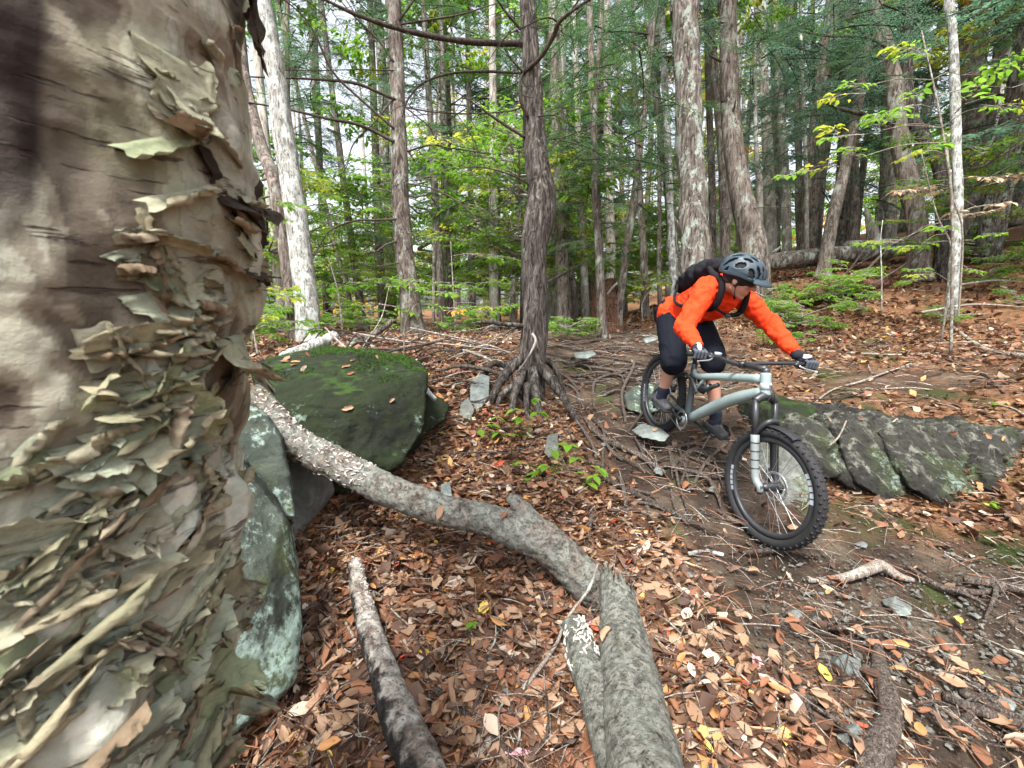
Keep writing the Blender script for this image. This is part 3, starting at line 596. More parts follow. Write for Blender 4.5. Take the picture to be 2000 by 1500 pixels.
# ------------------------------------------------------------------ logs
def log_disp(amp, sc, seed, flatn=0):
    def f(p, t, th):
        g = fbm(p*sc*1.6, 4, seed+21); ck = np.clip(1-np.abs(g)/.05, 0, 1)          # thin cracks where the bark has split
        kn = np.clip(vn(p*sc*.9, seed+31)-.55, 0, 1)*2.2
        return amp*fbm(p*sc, 5, seed) + amp*.5*np.abs(vn(p*sc*3.5, seed+3)) + amp*.3*vn(p*sc*9, seed+7) - amp*.45*ck + amp*kn
    return f
def attach_fungi(log, path, rad, t0, t1, n, sz, mat, side=(0, 0, 1), spread=1.4, seed=1, name='bracket_fungus'):
    r = random.Random(seed); p = smooth_path(path, 12); meshes = []
    for k in range(4):
        mb = MB(); V = []; m = 9
        for j in range(m+1):
            a = math.pi*j/m; w = 1+.22*r.uniform(-1, 1); V += [(math.cos(a)*w*.6, math.sin(a)*w, .05+.18*r.random()), (math.cos(a)*w*.58, math.sin(a)*w*.95, -.05)]
        V += [(0, 0, .0), (0, 0, -.14)]; c = 2*(m+1); F = []
        for j in range(m): F += [(2*j, 2*j+2, c), (2*j+1, c+1, 2*j+3), (2*j, 2*j+1, 2*j+3), (2*j, 2*j+3, 2*j+2)]
        mb.add(np.array(V), [np.array(F)]); me = mb.mesh(name); me.materials.append(mat); meshes.append(me)
    base = wl(log); t_, nn, bb = frames(p); up = np.array([0, -.35, 1.0])
    for i in range(n):
        tt = t0+(t1-t0)*r.random(); q = tt*(len(p)-1); k = min(int(q), len(p)-2); c = p[k]+(p[k+1]-p[k])*(q-k); T = t_[k]
        U = nrm(np.asarray(side, float)+np.array([0, 0, .0]) - T*np.dot(T, side)); B = np.cross(T, U); a = r.gauss(0, spread*.5)
        N = U*math.cos(a)+B*math.sin(a); R = np.interp(tt, np.linspace(0, 1, len(rad)), rad)
        pos = c+N*R*.99; out = N; dn = nrm(np.array([0, 0, 1.]) - N*N[2] + 1e-3*T); dn = nrm(dn + .9*np.array([r.gauss(0, 1), r.gauss(0, 1), r.gauss(0, 1)])); dn = nrm(dn-N*np.dot(dn, N))
        Mx = Matrix(np.column_stack([np.cross(out, dn), out, dn]).tolist()).to_4x4()
        o = link(meshes[i % 4], name, None, log); s = sz*r.uniform(.5, 1.5); o.matrix_local = Matrix.Translation(Vector(pos-base))@Mx@Matrix.Diagonal((s*1.25, s*.55, s, 1))
# main log
LP = PS([(488,770,2.22),(530,812,2.2),(575,862,2.18),(640,900,2.17),(700,928,2.14),(760,958,2.12),(850,992,2.08),(960,1018,2.05),(1050,1052,2.0),(1110,1098,1.97),(1155,1145,1.95),(1180,1185,1.95)])
LR = [.064, .069, .075, .080, .078, .075, .072, .076, .088, .088, .084, .074]
lg = thing('fallen_log', 'long arched grey log with pale crusty fungi leaning from the boulder down to the leaves', 'log', LP[-1])
mb = MB(); tube(mb, LP, LR, 60, 22, disp=log_disp(.012, 7, 4)); ST = PS([(1075,1075,2.0),(1040,1020,2.03),(1012,985,2.06),(995,968,2.08)]); 
mb.build('trunk', M['log'], lg)
mb = MB(); tube(mb, ST, [.06, .052, .04, .022], 24, 8, disp=log_disp(.01, 9, 6)); mb.build('branch_stub', M['log'], lg)
attach_fungi(lg, LP, LR, .02, .40, 290, .0135, M['fungus'], (0.1, -.75, .65), 2.1, 3)
# broken log pointing at the camera
bl = thing('broken_log', 'thick grey green broken log with a jagged top pointing at the camera', 'log', P(1250,1500,1.1))
BP = PS([(1205,1150,1.86),(1212,1210,1.72),(1222,1270,1.58),(1235,1360,1.40),(1250,1450,1.23),(1268,1560,1.05),(1290,1700,.9)])
def jag(p, t, th): return log_disp(.008, 9, 15)(p, t, th)
mb = MB(); tube(mb, BP, [.068, .082, .093, .098, .100, .102, .104], 64, 22, disp=jag)
_V = mb.v[0]; _ax = nrm(BP[0]-BP[1]); _c0 = BP[0]
for _i in range(14):
    for _j in range(64):
        _q = _V[_i*64+_j]; _r = _q-_c0; _lr = _r[0]/.08; _f = -.10*_lr+.05*math.sin(_j*1.9)*(1 if _i < 6 else .4)+.03*math.sin(_j*.7+1)+.02*((_j*37 % 11)/11)
        _V[_i*64+_j] = _q+_ax*_f*(1-_i/14)
_V[-2] -= _ax*.06
mb.build('trunk', M['log2'], bl)
mb = MB(); SP = PS([(1120,1215,1.72),(1135,1270,1.62),(1160,1340,1.48),(1195,1440,1.30),(1225,1560,1.12)])
tube(mb, SP, [.045, .058, .062, .064, .066], 40, 18, disp=log_disp(.009, 8, 17)); mb.build('side_trunk', M['log2'], bl)
for (a, b, c, d_) in (((1196,1180,1.78), (1200,1160,1.80), (1204,1150,1.82), .010), ((1240,1215,1.70), (1246,1203,1.73), (1250,1196,1.75), .010)):
    mb = MB(); tube(mb, PS([a, b, c]), [d_*1.6, d_, .003], 7, 6, wob=.3, ws=30, flat=.5); mb.build('splinter', M['tanwood'], bl)
mb = MB(); tube(mb, PS([(1265,1385,1.34),(1285,1460,1.22),(1305,1560,1.08)]), [.012, .05, .06], 16, 8, disp=log_disp(.012, 16, 19)); mb.build('exposed_wood', M['tanwood'], bl)
attach_fungi(bl, SP, [.045, .058, .062, .064, .066], .02, .36, 55, .014, M['fungus_w'], (.5, -.5, .7), 1.1, 5)
attach_fungi(bl, SP, [.045, .058, .062, .064, .066], .04, .4, 22, .012, M['fungus_w'], (-1, -.3, .2), .6, 7)
# speckled birch log
sl = thing('birch_log', 'slim speckled birch log with blackened left side at the bottom centre', 'log', G(770,1400))
BL = PS([(694,1098,2.04),(704,1160,1.90),(722,1230,1.73),(745,1300,1.58),(775,1390,1.40),(810,1470,1.26),(850,1580,1.10)])
mb = MB(); tube(mb, BL, [.030, .040, .046, .050, .054, .058, .062], 48, 22, disp=log_disp(.007, 10, 25))
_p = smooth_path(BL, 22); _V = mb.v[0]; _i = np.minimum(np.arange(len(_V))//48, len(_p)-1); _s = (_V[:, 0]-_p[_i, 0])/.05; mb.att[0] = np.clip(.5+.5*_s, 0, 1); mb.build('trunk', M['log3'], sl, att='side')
attach_fungi(sl, BL, [.030, .040, .046, .050, .054, .058, .062], .04, .3, 40, .012, M['fungus_w'], (.8, -.5, .5), .6, 9)
# ------------------------------------------------------------------ sticks
def drop(pts, up=.012, base=None):       # pixel polyline laid on the ground, or with given distances
    return [P(*q) if len(q) == 3 else G(q[0], q[1], up) for q in pts]
STK = [([(1168,1100,1.84),(1150,1150,1.82),(1110,1205,1.76),(1085,1260,1.66),(1050,1310,1.56),(1010,1370),(965,1440),(930,1500),(915,1540)], (.005,.008,.014), 'gtwig', 'long pale stick propped on the log end and running to the bottom edge'),
 ([(665,1140),(700,1150),(740,1165),(770,1200),(815,1240),(840,1265)], (.006,.004,.003), 'gtwig', 'curved grey twig lying across the speckled birch log'),
 ([(676,1222),(690,1250),(698,1290),(702,1330),(712,1380)], (.006,.005,.003), 'gtwig', 'crooked grey twig left of the speckled birch log'),
 ([(765,1245),(805,1250),(830,1285),(840,1330),(838,1375),(842,1430)], (.006,.006,.004), 'root', 'dark bent twig right of the speckled birch log'),
 ([(850,1355),(900,1395),(960,1450),(1000,1480)], (.014,.013,.012), 'root', 'short dark stick crossing beneath the long pale stick'),
 ([(590,1490),(620,1465),(660,1440),(690,1415)], (.005,.004,.003), 'gtwig', 'forked pale twig at the bottom left of the litter'),
 ([(690,1040),(740,1060),(800,1085),(815,1130)], (.004,.004,.002), 'root', 'fine bent twig below the main log'),
 ([(1165,1068),(1240,1078),(1300,1090),(1390,1122)], (.008,.010,.005), 'tanwood', 'tan stick running right from the main log'),
 ([(1345,1086),(1380,1082),(1412,1088)], (.012,.013,.010), 'white', 'short bleached stick beneath the front wheel'),
 ([(1290,1425),(1340,1435),(1400,1440),(1455,1432),(1550,1440)], (.013,.016,.008), 'tanwood', 'rough broken branch right of the broken grey log'),
 ([(1265,1265),(1310,1275),(1370,1320),(1430,1345),(1510,1330)], (.003,.004,.003), 'gtwig', 'thin curved twig right of the broken log top'),
 ([(1530,1340),(1515,1380),(1520,1430),(1545,1470)], (.006,.005,.003), 'gtwig', 'short grey twig left of the dark gnarled root'),
 ([(1330,1370),(1350,1330),(1370,1290)], (.004,.004,.003), 'root', 'small dark twig upright in the litter beside the broken log'),
 ([(1560,1220),(1640,1250),(1700,1262)], (.002,.002,.002), 'gtwig', 'hair thin twig crossing the trail edge'),
 ([(1020,770,3.9),(1000,740,3.95),(960,705,4.0),(925,690,4.1),(905,684,4.2)], (.010,.014,.012), 'gtwig', 'pale stick leaning over the leaves left of the hemlock base'),
 ([(1010,780),(1040,810),(1085,835)], (.012,.01,.005), 'gtwig', 'lower end of a fallen pale stick below the hemlock'),
 ([(795,715,3.2),(815,740,3.1),(835,765,3.0),(850,780,2.95)], (.022,.020,.015), 'white', 'scaly pale broken branch on the mossy boulder'),
 ([(635,640,3.9),(665,670,3.7),(700,700,3.5),(740,722,3.3),(775,735,3.1)], (.007,.012,.010), 'gtwig', 'grey twig slanting over the top of the mossy boulder'),
 ([(715,895,2.62),(745,880,2.7),(790,855,2.85),(830,845,3.0)], (.006,.008,.006), 'root', 'dark twig leaning on the lower face of the mossy boulder'),
 ([(690,835,2.66),(720,810,2.68),(755,790,2.75),(790,770,2.85)], (.003,.004,.003), 'lf_rust', 'rusty dead frond lying on the mossy boulder'),
 ([(710,800,2.72),(712,785,2.74),(728,765,2.76)], (.002,.002,.002), 'gtwig', 'tiny bent twig on the face of the mossy boulder'),
 ([(715,680,4.2),(790,682,4.1),(840,670,4.2),(880,660,4.3)], (.012,.018,.010), 'root', 'smooth curved branch on the brush pile'),
 ([(690,650,4.4),(745,660,4.3),(800,668,4.3),(870,672,4.4),(980,684,4.4)], (.010,.010,.006), 'gtwig', 'long thin branch across the brush pile'),
 ([(640,652,4.2),(650,670,4.1),(662,690,4.0)], (.012,.01,.006), 'root', 'short snag at the left end of the brush pile'),
 ([(800,640,4.8),(870,655,4.7),(930,668,4.6),(1000,690,4.5)], (.008,.010,.008), 'gtwig', 'straight twig behind the brush pile'),
 ([(700,705,3.6),(712,672,3.8),(745,620,4.2),(760,560,4.5)], (.006,.005,.003), 'gtwig', 'slender twig rising out of the brush pile'),
 ([(850,725,4.0),(900,715,4.0),(950,722,3.9),(985,735,3.9)], (.014,.02,.014), 'root', 'mossy dead branch left of the hemlock base'),
 ([(1610,688),(1680,692),(1760,695),(1850,690)], (.014,.013,.008), 'gtwig', 'long bleached branch lying right of the far glove'),
 ([(1590,790),(1625,765),(1680,748),(1730,730),(1782,712)], (.006,.010,.010), 'gtwig', 'crooked forked stick above the outcrop'),
 ([(1700,728),(1695,712),(1700,700)], (.005,.004,.002), 'gtwig', 'short prong standing on the crooked stick'),
 ([(1720,762),(1780,760),(1820,764)], (.006,.007,.005), 'gtwig', 'small pale stick right of the crooked forked stick'),
 ([(1840,700),(1880,715),(1925,735),(1960,770)], (.010,.010,.008), 'root', 'dull stick descending the slope at the right'),
 ([(1860,640),(1900,670),(1940,690),(2010,700)], (.02,.028,.035), 'gtwig', 'thick mossy branch at the right edge of the slope'),
 ([(1780,650),(1850,620),(1930,615)], (.012,.010,.008), 'gtwig', 'dead branch lying across the upper right slope'),
 ([(1930,790),(1975,800),(2010,820)], (.006,.006,.006), 'gtwig', 'thin stick above the right edge of the outcrop'),
 ([(1600,940),(1580,985),(1565,1000)], (.006,.005,.003), 'gtwig', 'pale twig at the foot of the leftmost slab'),
 ([(1620,870,3.05),(1640,850,3.1),(1660,805,3.3)], (.006,.006,.005), 'gtwig', 'pale root like twig hanging over the outcrop edge'),
 ([(1660,1240),(1665,1280),(1680,1300)], (.004,.004,.002), 'gtwig', 'little twig beside the grey angular stone'),
 ([(1830,1265),(1842,1290),(1850,1310)], (.003,.003,.002), 'root', 'tiny dark twig in the middle of the bare trail')]
for pts, rd, m, lab in STK:
    mb = MB(); p = drop(pts); tube(mb, p, rd, 9, 8, wob=.35, ws=25, seed=len(p), disp=None); solo(mb, 'stick', M[m], lab, 'stick')
def small_sticks():
    zones = [('in the litter left of the birch log', 500, 680, 1150, 1480, 14), ('in the litter right of the birch log', 860, 1080, 1200, 1490, 14), ('on the slope right of the rider', 1560, 1980, 620, 800, 24),
             ('in the litter right of the broken log', 1310, 1600, 1160, 1480, 18), ('on the leafy mound above the main log', 760, 1130, 830, 980, 12), ('on the brush pile behind the mossy boulder', 560, 990, 645, 712, 60), ('over the bank right of the mossy boulder', 800, 960, 700, 790, 22), ('on the leaves at the lower right', 1760, 1990, 1330, 1490, 8)]
    for zn, u0, u1, v0, v1, n in zones:
        for i in range(n):
            u, v = random.uniform(u0, u1), random.uniform(v0, v1); p = G(u, v, .02); D = max(depth(p), 1); L = random.uniform(.08, .22)*(1+.45*D*(D > 3)); a = random.uniform(-.5, .5) if D > 3 else random.uniform(0, 6.28)
            up_ = .22 if 'brush' in zn else .10 if 'over the bank' in zn else .03
            pts = [p, p+np.array([math.cos(a)*L*.5, math.sin(a)*L*.5+random.uniform(-.02, .02), random.uniform(0, up_)]), p+np.array([math.cos(a+.2)*L, math.sin(a+.2)*L, random.uniform(0, up_)])]
            for q in pts[1:]: q[2] = max(q[2], float(H(q[0], q[1])[0])+.008)
            mb = MB(); tube(mb, pts, [.0035, .004, .0015] if D < 3 else ([.009, .012, .005] if 'brush' in zn and i % 3 == 0 else [.006, .007, .003]), 6, 5, wob=.3, ws=30); solo(mb, 'twig', M[random.choice(['gtwig', 'root', 'twig', 'twig'])], ['short', 'long'][L > .15]+[' straight', ' bent'][i % 2]+' dead twig '+zn+', '+['upper', 'lower'][v > (v0+v1)/2]+' '+['left', 'right'][u > (u0+u1)/2]+' part', 'twig', 'twigs '+zn)
small_sticks()
# ------------------------------------------------------------------ exposed roots
RT = [([(1285,770),(1270,790),(1225,850)],.014),([(1395,905),(1360,885),(1325,905),(1318,920),(1375,935),(1405,980)],.018),([(1240,700),(1235,725),(1215,770),(1222,830)],.016),([(1065,700),(1130,715),(1190,725),(1245,735)],.014),
 ([(1060,690),(1110,700),(1180,700),(1250,712)],.013),([(1120,740),(1170,732),(1200,735),(1235,722)],.016),([(1160,800),(1158,770),(1165,745),(1200,732)],.013),([(1140,820),(1175,860),(1240,890),(1300,930)],.016),
 ([(1110,805),(1150,860),(1165,900)],.012),([(1130,650),(1180,660),(1230,655),(1280,665)],.012),([(1070,680),(1120,672),(1170,665),(1220,672)],.013),([(1100,720),(1160,712),(1230,716)],.012),([(1150,690),(1200,680),(1260,690)],.012),
 ([(1290,880),(1350,870),(1400,850)],.013),([(1180,940),(1240,970),(1320,1010),(1400,1050)],.014),([(1310,960),(1320,1000),(1345,1030)],.010),([(1450,1085),(1520,1080),(1600,1090)],.012),
 ([(1400,1000),(1430,1020),(1470,1030)],.010),([(1345,860),(1342,900),(1330,950)],.010),([(1225,800),(1260,790),(1300,770)],.012),([(1080,745),(1120,760),(1140,800)],.012),
 ([(1880,1140),(1940,1150),(2010,1165)],.018),([(1770,1110),(1830,1150),(1900,1165),(1960,1160)],.014),([(1930,1345),(1880,1360),(2010,1420)],.014),([(1840,1370),(1900,1395),(2010,1430)],.016),
 ([(1500,1345),(1560,1370),(1610,1380)],.012),([(1250,655),(1300,665),(1350,670)],.010),([(1170,645),(1210,650),(1250,645)],.010),([(1070,715),(1100,735),(1130,750),(1190,745)],.011),([(1420,870),(1380,905),(1350,960)],.012)]
WHERE = ['below the rear wheel','looping left of the front wheel','arching down the bank left of the rear wheel','running across the trail from the hemlock','second from the crest right of the hemlock','crossing above the arching root','dropping down the bank below the hemlock roots','stretching down the bank toward the front wheel',
 'forking at the left of the bank','topmost near the trail crest','nearest the crest by the hemlock','in the middle of the root web','short one in the root web','behind the front fork','crossing the slope under the main log height','short one left of the front wheel','under the front tyre','between the looping root and the tyre','hanging straight below the cranks','behind the arching root','just right of the hemlock base',
 'at the right edge below the outcrop','forked and pale beside the humped root','at the far right of the bare trail','along the lower right litter','half buried in the litter left of the gnarled root','left of the rider at the crest','farthest left at the crest','sinuous one right of the hemlock base','seen through the bike frame']
for i, (pts, r) in enumerate(RT):
    r *= 1.35; p = [G(u, v, r*.9) for u, v in pts]; mb = MB(); tube(mb, p, [r*.7, r, r*.6], 10, 8, wob=.4, ws=16, seed=i, flat=.8)
    for k in range(random.randint(0, 2)):
        j = random.randrange(1, len(p)-1) if len(p) > 2 else 0; q = p[j]; d = np.array([random.uniform(-.25, .25), random.uniform(-.25, .1), 0]); e = q+d; e[2] = float(H(e[0], e[1])[0])
        tube(mb, [q, q+d*.5+np.array([0.02, 0, .0]), e], [r*.6, r*.45, r*.2], 7, 5, wob=.3)
    solo(mb, 'exposed_root', M['root'], 'exposed root '+WHERE[i], 'root', 'roots exposed on the eroded bank')
for i in range(84):
    u, v = random.uniform(1060, 1420), random.uniform(655, 1000) if random.random() < .5 else random.uniform(655, 780)
    if u > 1290 and v < 700: continue
    a = random.gauss(0.1, .5) if v < 770 else random.uniform(.2, 1.7); L = random.uniform(40, 110); p = []
    for k in range(4): p.append(G(u+math.cos(a)*L*k/3, v+math.sin(a)*L*k/3*(.35 if v < 770 else 1)+random.uniform(-7, 7), .004))
    r = random.uniform(.007, .0149); p = [q+np.array([0, 0, r]) for q in p]; mb = MB(); p[0][2] -= r*1.6; p[-1][2] -= r*1.6; tube(mb, p, [r*1.1, r, r*.75, r*.35], 8, 7, wob=.45, ws=20, seed=i); solo(mb, 'exposed_root', M['root'], ['wiry', 'thin', 'finger thick'][int((r-.007)/.00268)]+' root in the web '+('at the trail crest ' if v < 690 else 'below the crest ' if v < 740 else 'at the lip of the bank ' if v < 800 else 'on the bank ' if v < 900 else 'low on the bank ')+('beside the hemlock' if u < 1140 else 'between hemlock and rider' if u < 1240 else 'by the rear wheel' if u < 1330 else 'under the bike frame'), 'root', 'thin roots in the tangled web')
GN = [G(1712,1262,.015), G(1718,1320,.02), G(1728,1370,.03), G(1735,1420,.03), G(1715,1470,.02), G(1700,1540,.02)]
mb = MB(); tube(mb, GN, [.012, .028, .036, .034, .042, .040], 24, 12, disp=log_disp(.008, 12, 31)); solo(mb, 'exposed_root', M['root'], 'dark gnarled root emerging from the soil at the lower right', 'root')
HR = [G(1578,1134,-.005), G(1640,1135,.012), G(1690,1125,.03), G(1720,1118,.035), G(1750,1130,.015), G(1785,1134,-.005)]
mb = MB(); tube(mb, HR, [.010, .020, .026, .028, .02, .01], 20, 12, disp=log_disp(.006, 12, 33)); solo(mb, 'exposed_root', M['gtwig'], 'humped grey root on the bare trail below the front wheel', 'root')
# ------------------------------------------------------------------ foreground birch
ED_T, ED_B = P(492, 0, .60), P(452, 1500, .60)
def birch():
    # axis: lies left of the right-hand silhouette (top and bottom edge points at the tangent distance)
    R0 = .26; dirs = nrm(np.array([ED_T[0]+ED_B[0], ED_T[1]+ED_B[1], 0])); left = np.array([-dirs[1], dirs[0], 0])
    a_t, a_b = ED_T+left*R0, ED_B+left*R0
    def ax(z): t = (z-a_b[2])/(a_t[2]-a_b[2]); return a_b+(a_t-a_b)*t
    zg = float(H(a_b[0], a_b[1])[0]); base = ax(zg); base[2] = zg
    T = thing('birch_tree', 'huge nearby birch trunk with peeling curling bark filling the left edge', 'tree', base)
    vis = math.atan2(-base[1]-.2, -base[0])
    r = random.Random(11)
    def hit(u, v):
        dv = nrm(FWD+(u-1000)/FPX*RGT-(v-750)/FPX*UPV); best = None
        for t in np.arange(.15, 1.6, .002):
            q = CAM+dv*t; a = ax(q[2]); 
            if math.hypot(q[0]-a[0], q[1]-a[1]) < R0*1.01: best = q; break
        return best
    def disp(p, th):
        q = p-np.array([base[0], base[1], 0]); w = np.stack([q[:, 0]*1.0, q[:, 1]*1.0, q[:, 2]*1.0], -1)
        d = (.034+.022*np.clip(1.75-p[:, 2], 0, 1))*fbm(w*6.5, 3, 2)
        s = np.stack([q[:, 0]*2.0, q[:, 1]*2.0, q[:, 2]*1.3 + q[:, 0]*.5], -1)
        f = fbm(s*5.5+.15*fbm(s*9, 2, 91)[:, None], 4, 61)*3.2
        lay = np.floor(f*2.6)/2.6; fr = f*2.6-np.floor(f*2.6)
        rough = np.clip((1.9-p[:, 2])*1.6, .5, 1.25)           # smoother sheets above
        d += .011*lay*rough + .004*fr*rough
        d += .0035*fbm(w*np.array([22, 22, 30]), 4, 7)
        d += .006*np.clip(fbm(w*np.array([14, 14, 40]), 3, 19)-.1, 0, 1)
        k = np.clip(1-np.abs(p[:, 2]-1.62)/.13, 0, 1); d += .0*k
        return d, lay
    # fine visible part
    z0, z1 = zg-.1, 4.2; zz = np.concatenate([np.arange(z0, .72, .02), np.arange(.72, 2.25, .0032), np.arange(2.25, z1, .03)])
    th = np.concatenate([np.arange(vis-1.75, vis+1.75, .0095), np.arange(vis+1.75, vis-1.75+2*math.pi, .06)])
    n = len(th); A = np.array([ax(z) for z in zz]); Rz = R0*(1+.35*np.clip((zg+.5-zz), 0, 1)**2)
    c, s = np.cos(th), np.sin(th)
    Vx = A[:, None, 0]+Rz[:, None]*c[None]; Vy = A[:, None, 1]+Rz[:, None]*s[None]; Vz = np.broadcast_to(zz[:, None], Vx.shape)
    V = np.stack([Vx, Vy, Vz], -1).reshape(-1, 3); d, lay = disp(V, None)
    V[:, 0] += d*np.tile(c, len(zz)); V[:, 1] += d*np.tile(s, len(zz))
    i = np.arange(len(zz)-1)[:, None]*n; j = np.arange(n)[None]; j2 = (j+1) % n
    mb = MB(); mb.add(V, [np.stack([i+j, i+j2, i+n+j2, i+n+j], -1).reshape(-1, 4)], 0, lay/3.0+.5)
    z_cut = 1.60; th_ = np.tile((th-vis+math.pi) % (2*math.pi)-math.pi, len(zz))       # vis: direction of the viewer's side; larger angle = further left
    sgn = 1.0 if np.cross([math.cos(vis), math.sin(vis)], [math.cos(vis+.3), math.sin(vis+.3)]) > 0 else -1.0
    # rot stain: a dark vertical scar with ragged edge
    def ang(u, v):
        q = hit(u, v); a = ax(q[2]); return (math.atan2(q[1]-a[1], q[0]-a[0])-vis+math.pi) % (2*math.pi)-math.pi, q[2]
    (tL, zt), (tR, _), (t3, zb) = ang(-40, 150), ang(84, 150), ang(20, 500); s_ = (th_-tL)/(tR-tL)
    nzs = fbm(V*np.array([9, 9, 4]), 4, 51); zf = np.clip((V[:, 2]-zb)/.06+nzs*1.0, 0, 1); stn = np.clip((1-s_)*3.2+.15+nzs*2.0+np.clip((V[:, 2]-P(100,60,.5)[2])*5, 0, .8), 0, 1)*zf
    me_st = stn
    # material: each paper layer has its own colour
    n_ = NT('birch_bark'); L = n_.attr('layer'); a = n_.noise(4.0, (1, 1, 1), 6, .6); b = n_.noise(34, (1, 1, 1.5), 8, .7); f = n_.noise(160, detail=4)
    col = n_.ramp(L, [(.12, (.11, .092, .07)), (.24, (.19, .17, .13)), (.36, (.31, .30, .235)), (.46, (.21, .215, .17)), (.54, (.39, .39, .32)), (.64, (.29, .305, .25)), (.76, (.46, .455, .385)), (.9, (.36, .38, .325))], 'LINEAR')
    col = n_.hsv(col, b, .6); col = n_.hsv(col, a, .5)
    col = n_.mix(n_.mul(n_.mr(n_.noise(3.1, detail=6), .54, .66), .5), col, n_.hsv((.17, .185, .10), b, .5))
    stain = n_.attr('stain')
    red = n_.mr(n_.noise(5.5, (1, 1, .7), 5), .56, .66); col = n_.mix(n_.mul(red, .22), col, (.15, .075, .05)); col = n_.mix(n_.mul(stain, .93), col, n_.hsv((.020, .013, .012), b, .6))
    wv = n_.noise(1.0, (11, 11, 80), 4, .6, .3); lent = n_.mr(wv, .60, .66); col = n_.mix(n_.mul(lent, .75), col, (.05, .035, .03))
    hgt = n_.mul(n_.mul(b, .6), n_.mul(lent, -.8), 'ADD')
    bm_ = n_.done(col, .85, .2, n_.bump(f, .3, .002, n_.bump(hgt, .8, .008)))
    to = mb.build('trunk', bm_, T, att='layer'); A2 = to.data.attributes.new('stain', 'FLOAT', 'POINT'); A2.data.foreach_set('value', me_st.astype(np.float32))
    mb = MB(); tube(mb, [ax(4.15), ax(6), ax(8.5)+np.array([.1, 0, 0])], [.26, .23, .18], 20, 6, wob=.05, ws=3); mb.build('upper_trunk', bm_, T, att='layer')
    # ---- peeling sheets
    def sheetmat(name, out, inn):
        q = NT(name); bf = q.n('ShaderNodeNewGeometry').outputs['Backfacing']; nb = q.noise(45, (1, 1, 1.6), 8, .75); n2 = q.noise(11, detail=5); lines = q.mr(q.noise(1, (16, 16, 110), 4, .6, .3), .58, .65)
        co = q.hsv(q.mix(q.orand(), out, tuple(x*.7 for x in out)), nb, .85); co = q.hsv(co, n2, .6); co = q.mix(q.mul(q.mr(n2, .55, .66), .5), co, (.13, .12, .075)); co = q.mix(q.mul(lines, .8), co, (.055, .04, .032)); ci = q.hsv(q.hsv(inn, nb, .7), n2, .5)
        return q.done(q.mix(bf, co, ci), .85, .15, q.bump(nb, .9, .006), 0, .12)
    SM = [sheetmat('bark_sheet_cream', (0.432, 0.432, 0.307), (0.334, 0.297, 0.200)), sheetmat('bark_sheet_grey', (0.360, 0.389, 0.290), (0.299, 0.279, 0.200)),
          sheetmat('bark_sheet_tan', (0.297, 0.266, 0.172), (0.229, 0.171, 0.112)), sheetmat('bark_sheet_olive', (0.306, 0.342, 0.210), (0.273, 0.261, 0.168)), sheetmat('bark_sheet_pink', (0.342, 0.328, 0.244), (0.299, 0.252, 0.180)),
          sheetmat('bark_sheet_dark', (.060, .045, .035), (.09, .055, .04))]
    def sheet(c, W_, L_, ang, curl, mat, lift=.004, ny=10, nx=7, seed=0, taper=.6, name='bark_curl', wavy=1.0, N=None, start=0.2, label=None):
        a = ax(c[2]); N = nrm(np.array([c[0]-a[0], c[1]-a[1], 0])) if N is None else nrm(N); up = np.array([0, 0, 1.]); tg = np.cross(up, N)
        D = nrm(tg*math.cos(ang)+up*math.sin(ang)); D = nrm(D-N*np.dot(N, D)); X = np.cross(D, N); rr = np.random.default_rng(seed); V = []
        wl_ = 1+.10*rr.normal(0, 1, ny+1); wr_ = 1+.10*rr.normal(0, 1, ny+1); wl_ = np.convolve(wl_, [.25, .5, .25], 'same'); wr_ = np.convolve(wr_, [.25, .5, .25], 'same'); kk_ = np.linspace(0, 6, ny+1); wl_ += .12*np.sin(kk_*rr.uniform(.5, 1.5)+seed); wr_ += .12*np.sin(kk_*rr.uniform(.5, 1.5)+2*seed); wl_[0] = wr_[0] = 1; ends = 1+.10*rr.normal(0, 1, nx+1); ends = ends-.22*np.linspace(-1, 1, nx+1)**2
        pos = np.zeros(2); phi = start; ds = L_/ny; pp = [(0.0, lift)]; x = 0; y = lift
        for k in range(ny): 
            kk = curl/ny*(.25+1.5*(k/ny)); phi += kk; x += ds*math.cos(phi); y += ds*math.sin(phi); pp.append((x, y))
        for k in range(ny+1):
            w = W_*(1-(1-taper)*(k/ny)**1.5)*.5
            for m in range(nx+1):
                s = -1+2*m/nx; ww = w*(wl_[k] if s < 0 else wr_[k])*s; e = 1+(ends[m]-1)*(k/ny); px, py = pp[k]
                b = .12*W_*s*s*math.sin(k*.5+seed)*wavy + .04*W_*rr.normal()*(k/ny)*wavy
                if k == 0: py = -.006
                V.append(c + D*px*e + N*(py*e+b*(k/ny)) + X*ww)
        V = np.array(V)
        F = np.array([(i*(nx+1)+j, i*(nx+1)+j+1, (i+1)*(nx+1)+j+1, (i+1)*(nx+1)+j) for i in range(ny) for j in range(nx)])
        m_ = MB(); m_.add(V, [F]); o = m_.build(name, mat, T)
        if label: o['label'] = label
        return o
    cnt = 0; grid = []
    while cnt < 170:
        v = r.uniform(-20, 1510); u = r.uniform(-40, 500)
        if v < 420 and (r.random() < .72 or u < 230): continue
        if v < 850 and u < 200 and r.random() < .9: continue
        if u < 120 and r.random() < .4: continue
        c = hit(u, v)
        if c is None: continue
        d, _ = disp(c[None], None); a = ax(c[2]); N = nrm(np.array([c[0]-a[0], c[1]-a[1], 0])); c = np.array([a[0], a[1], c[2]])+N*(R0+float(d[0])-.001)
        edge = u > 380; Wd = r.uniform(.025, .11)*(1.1 if v > 1000 else .85)*(.5 if edge else 1); Ln = r.uniform(.010, .036)
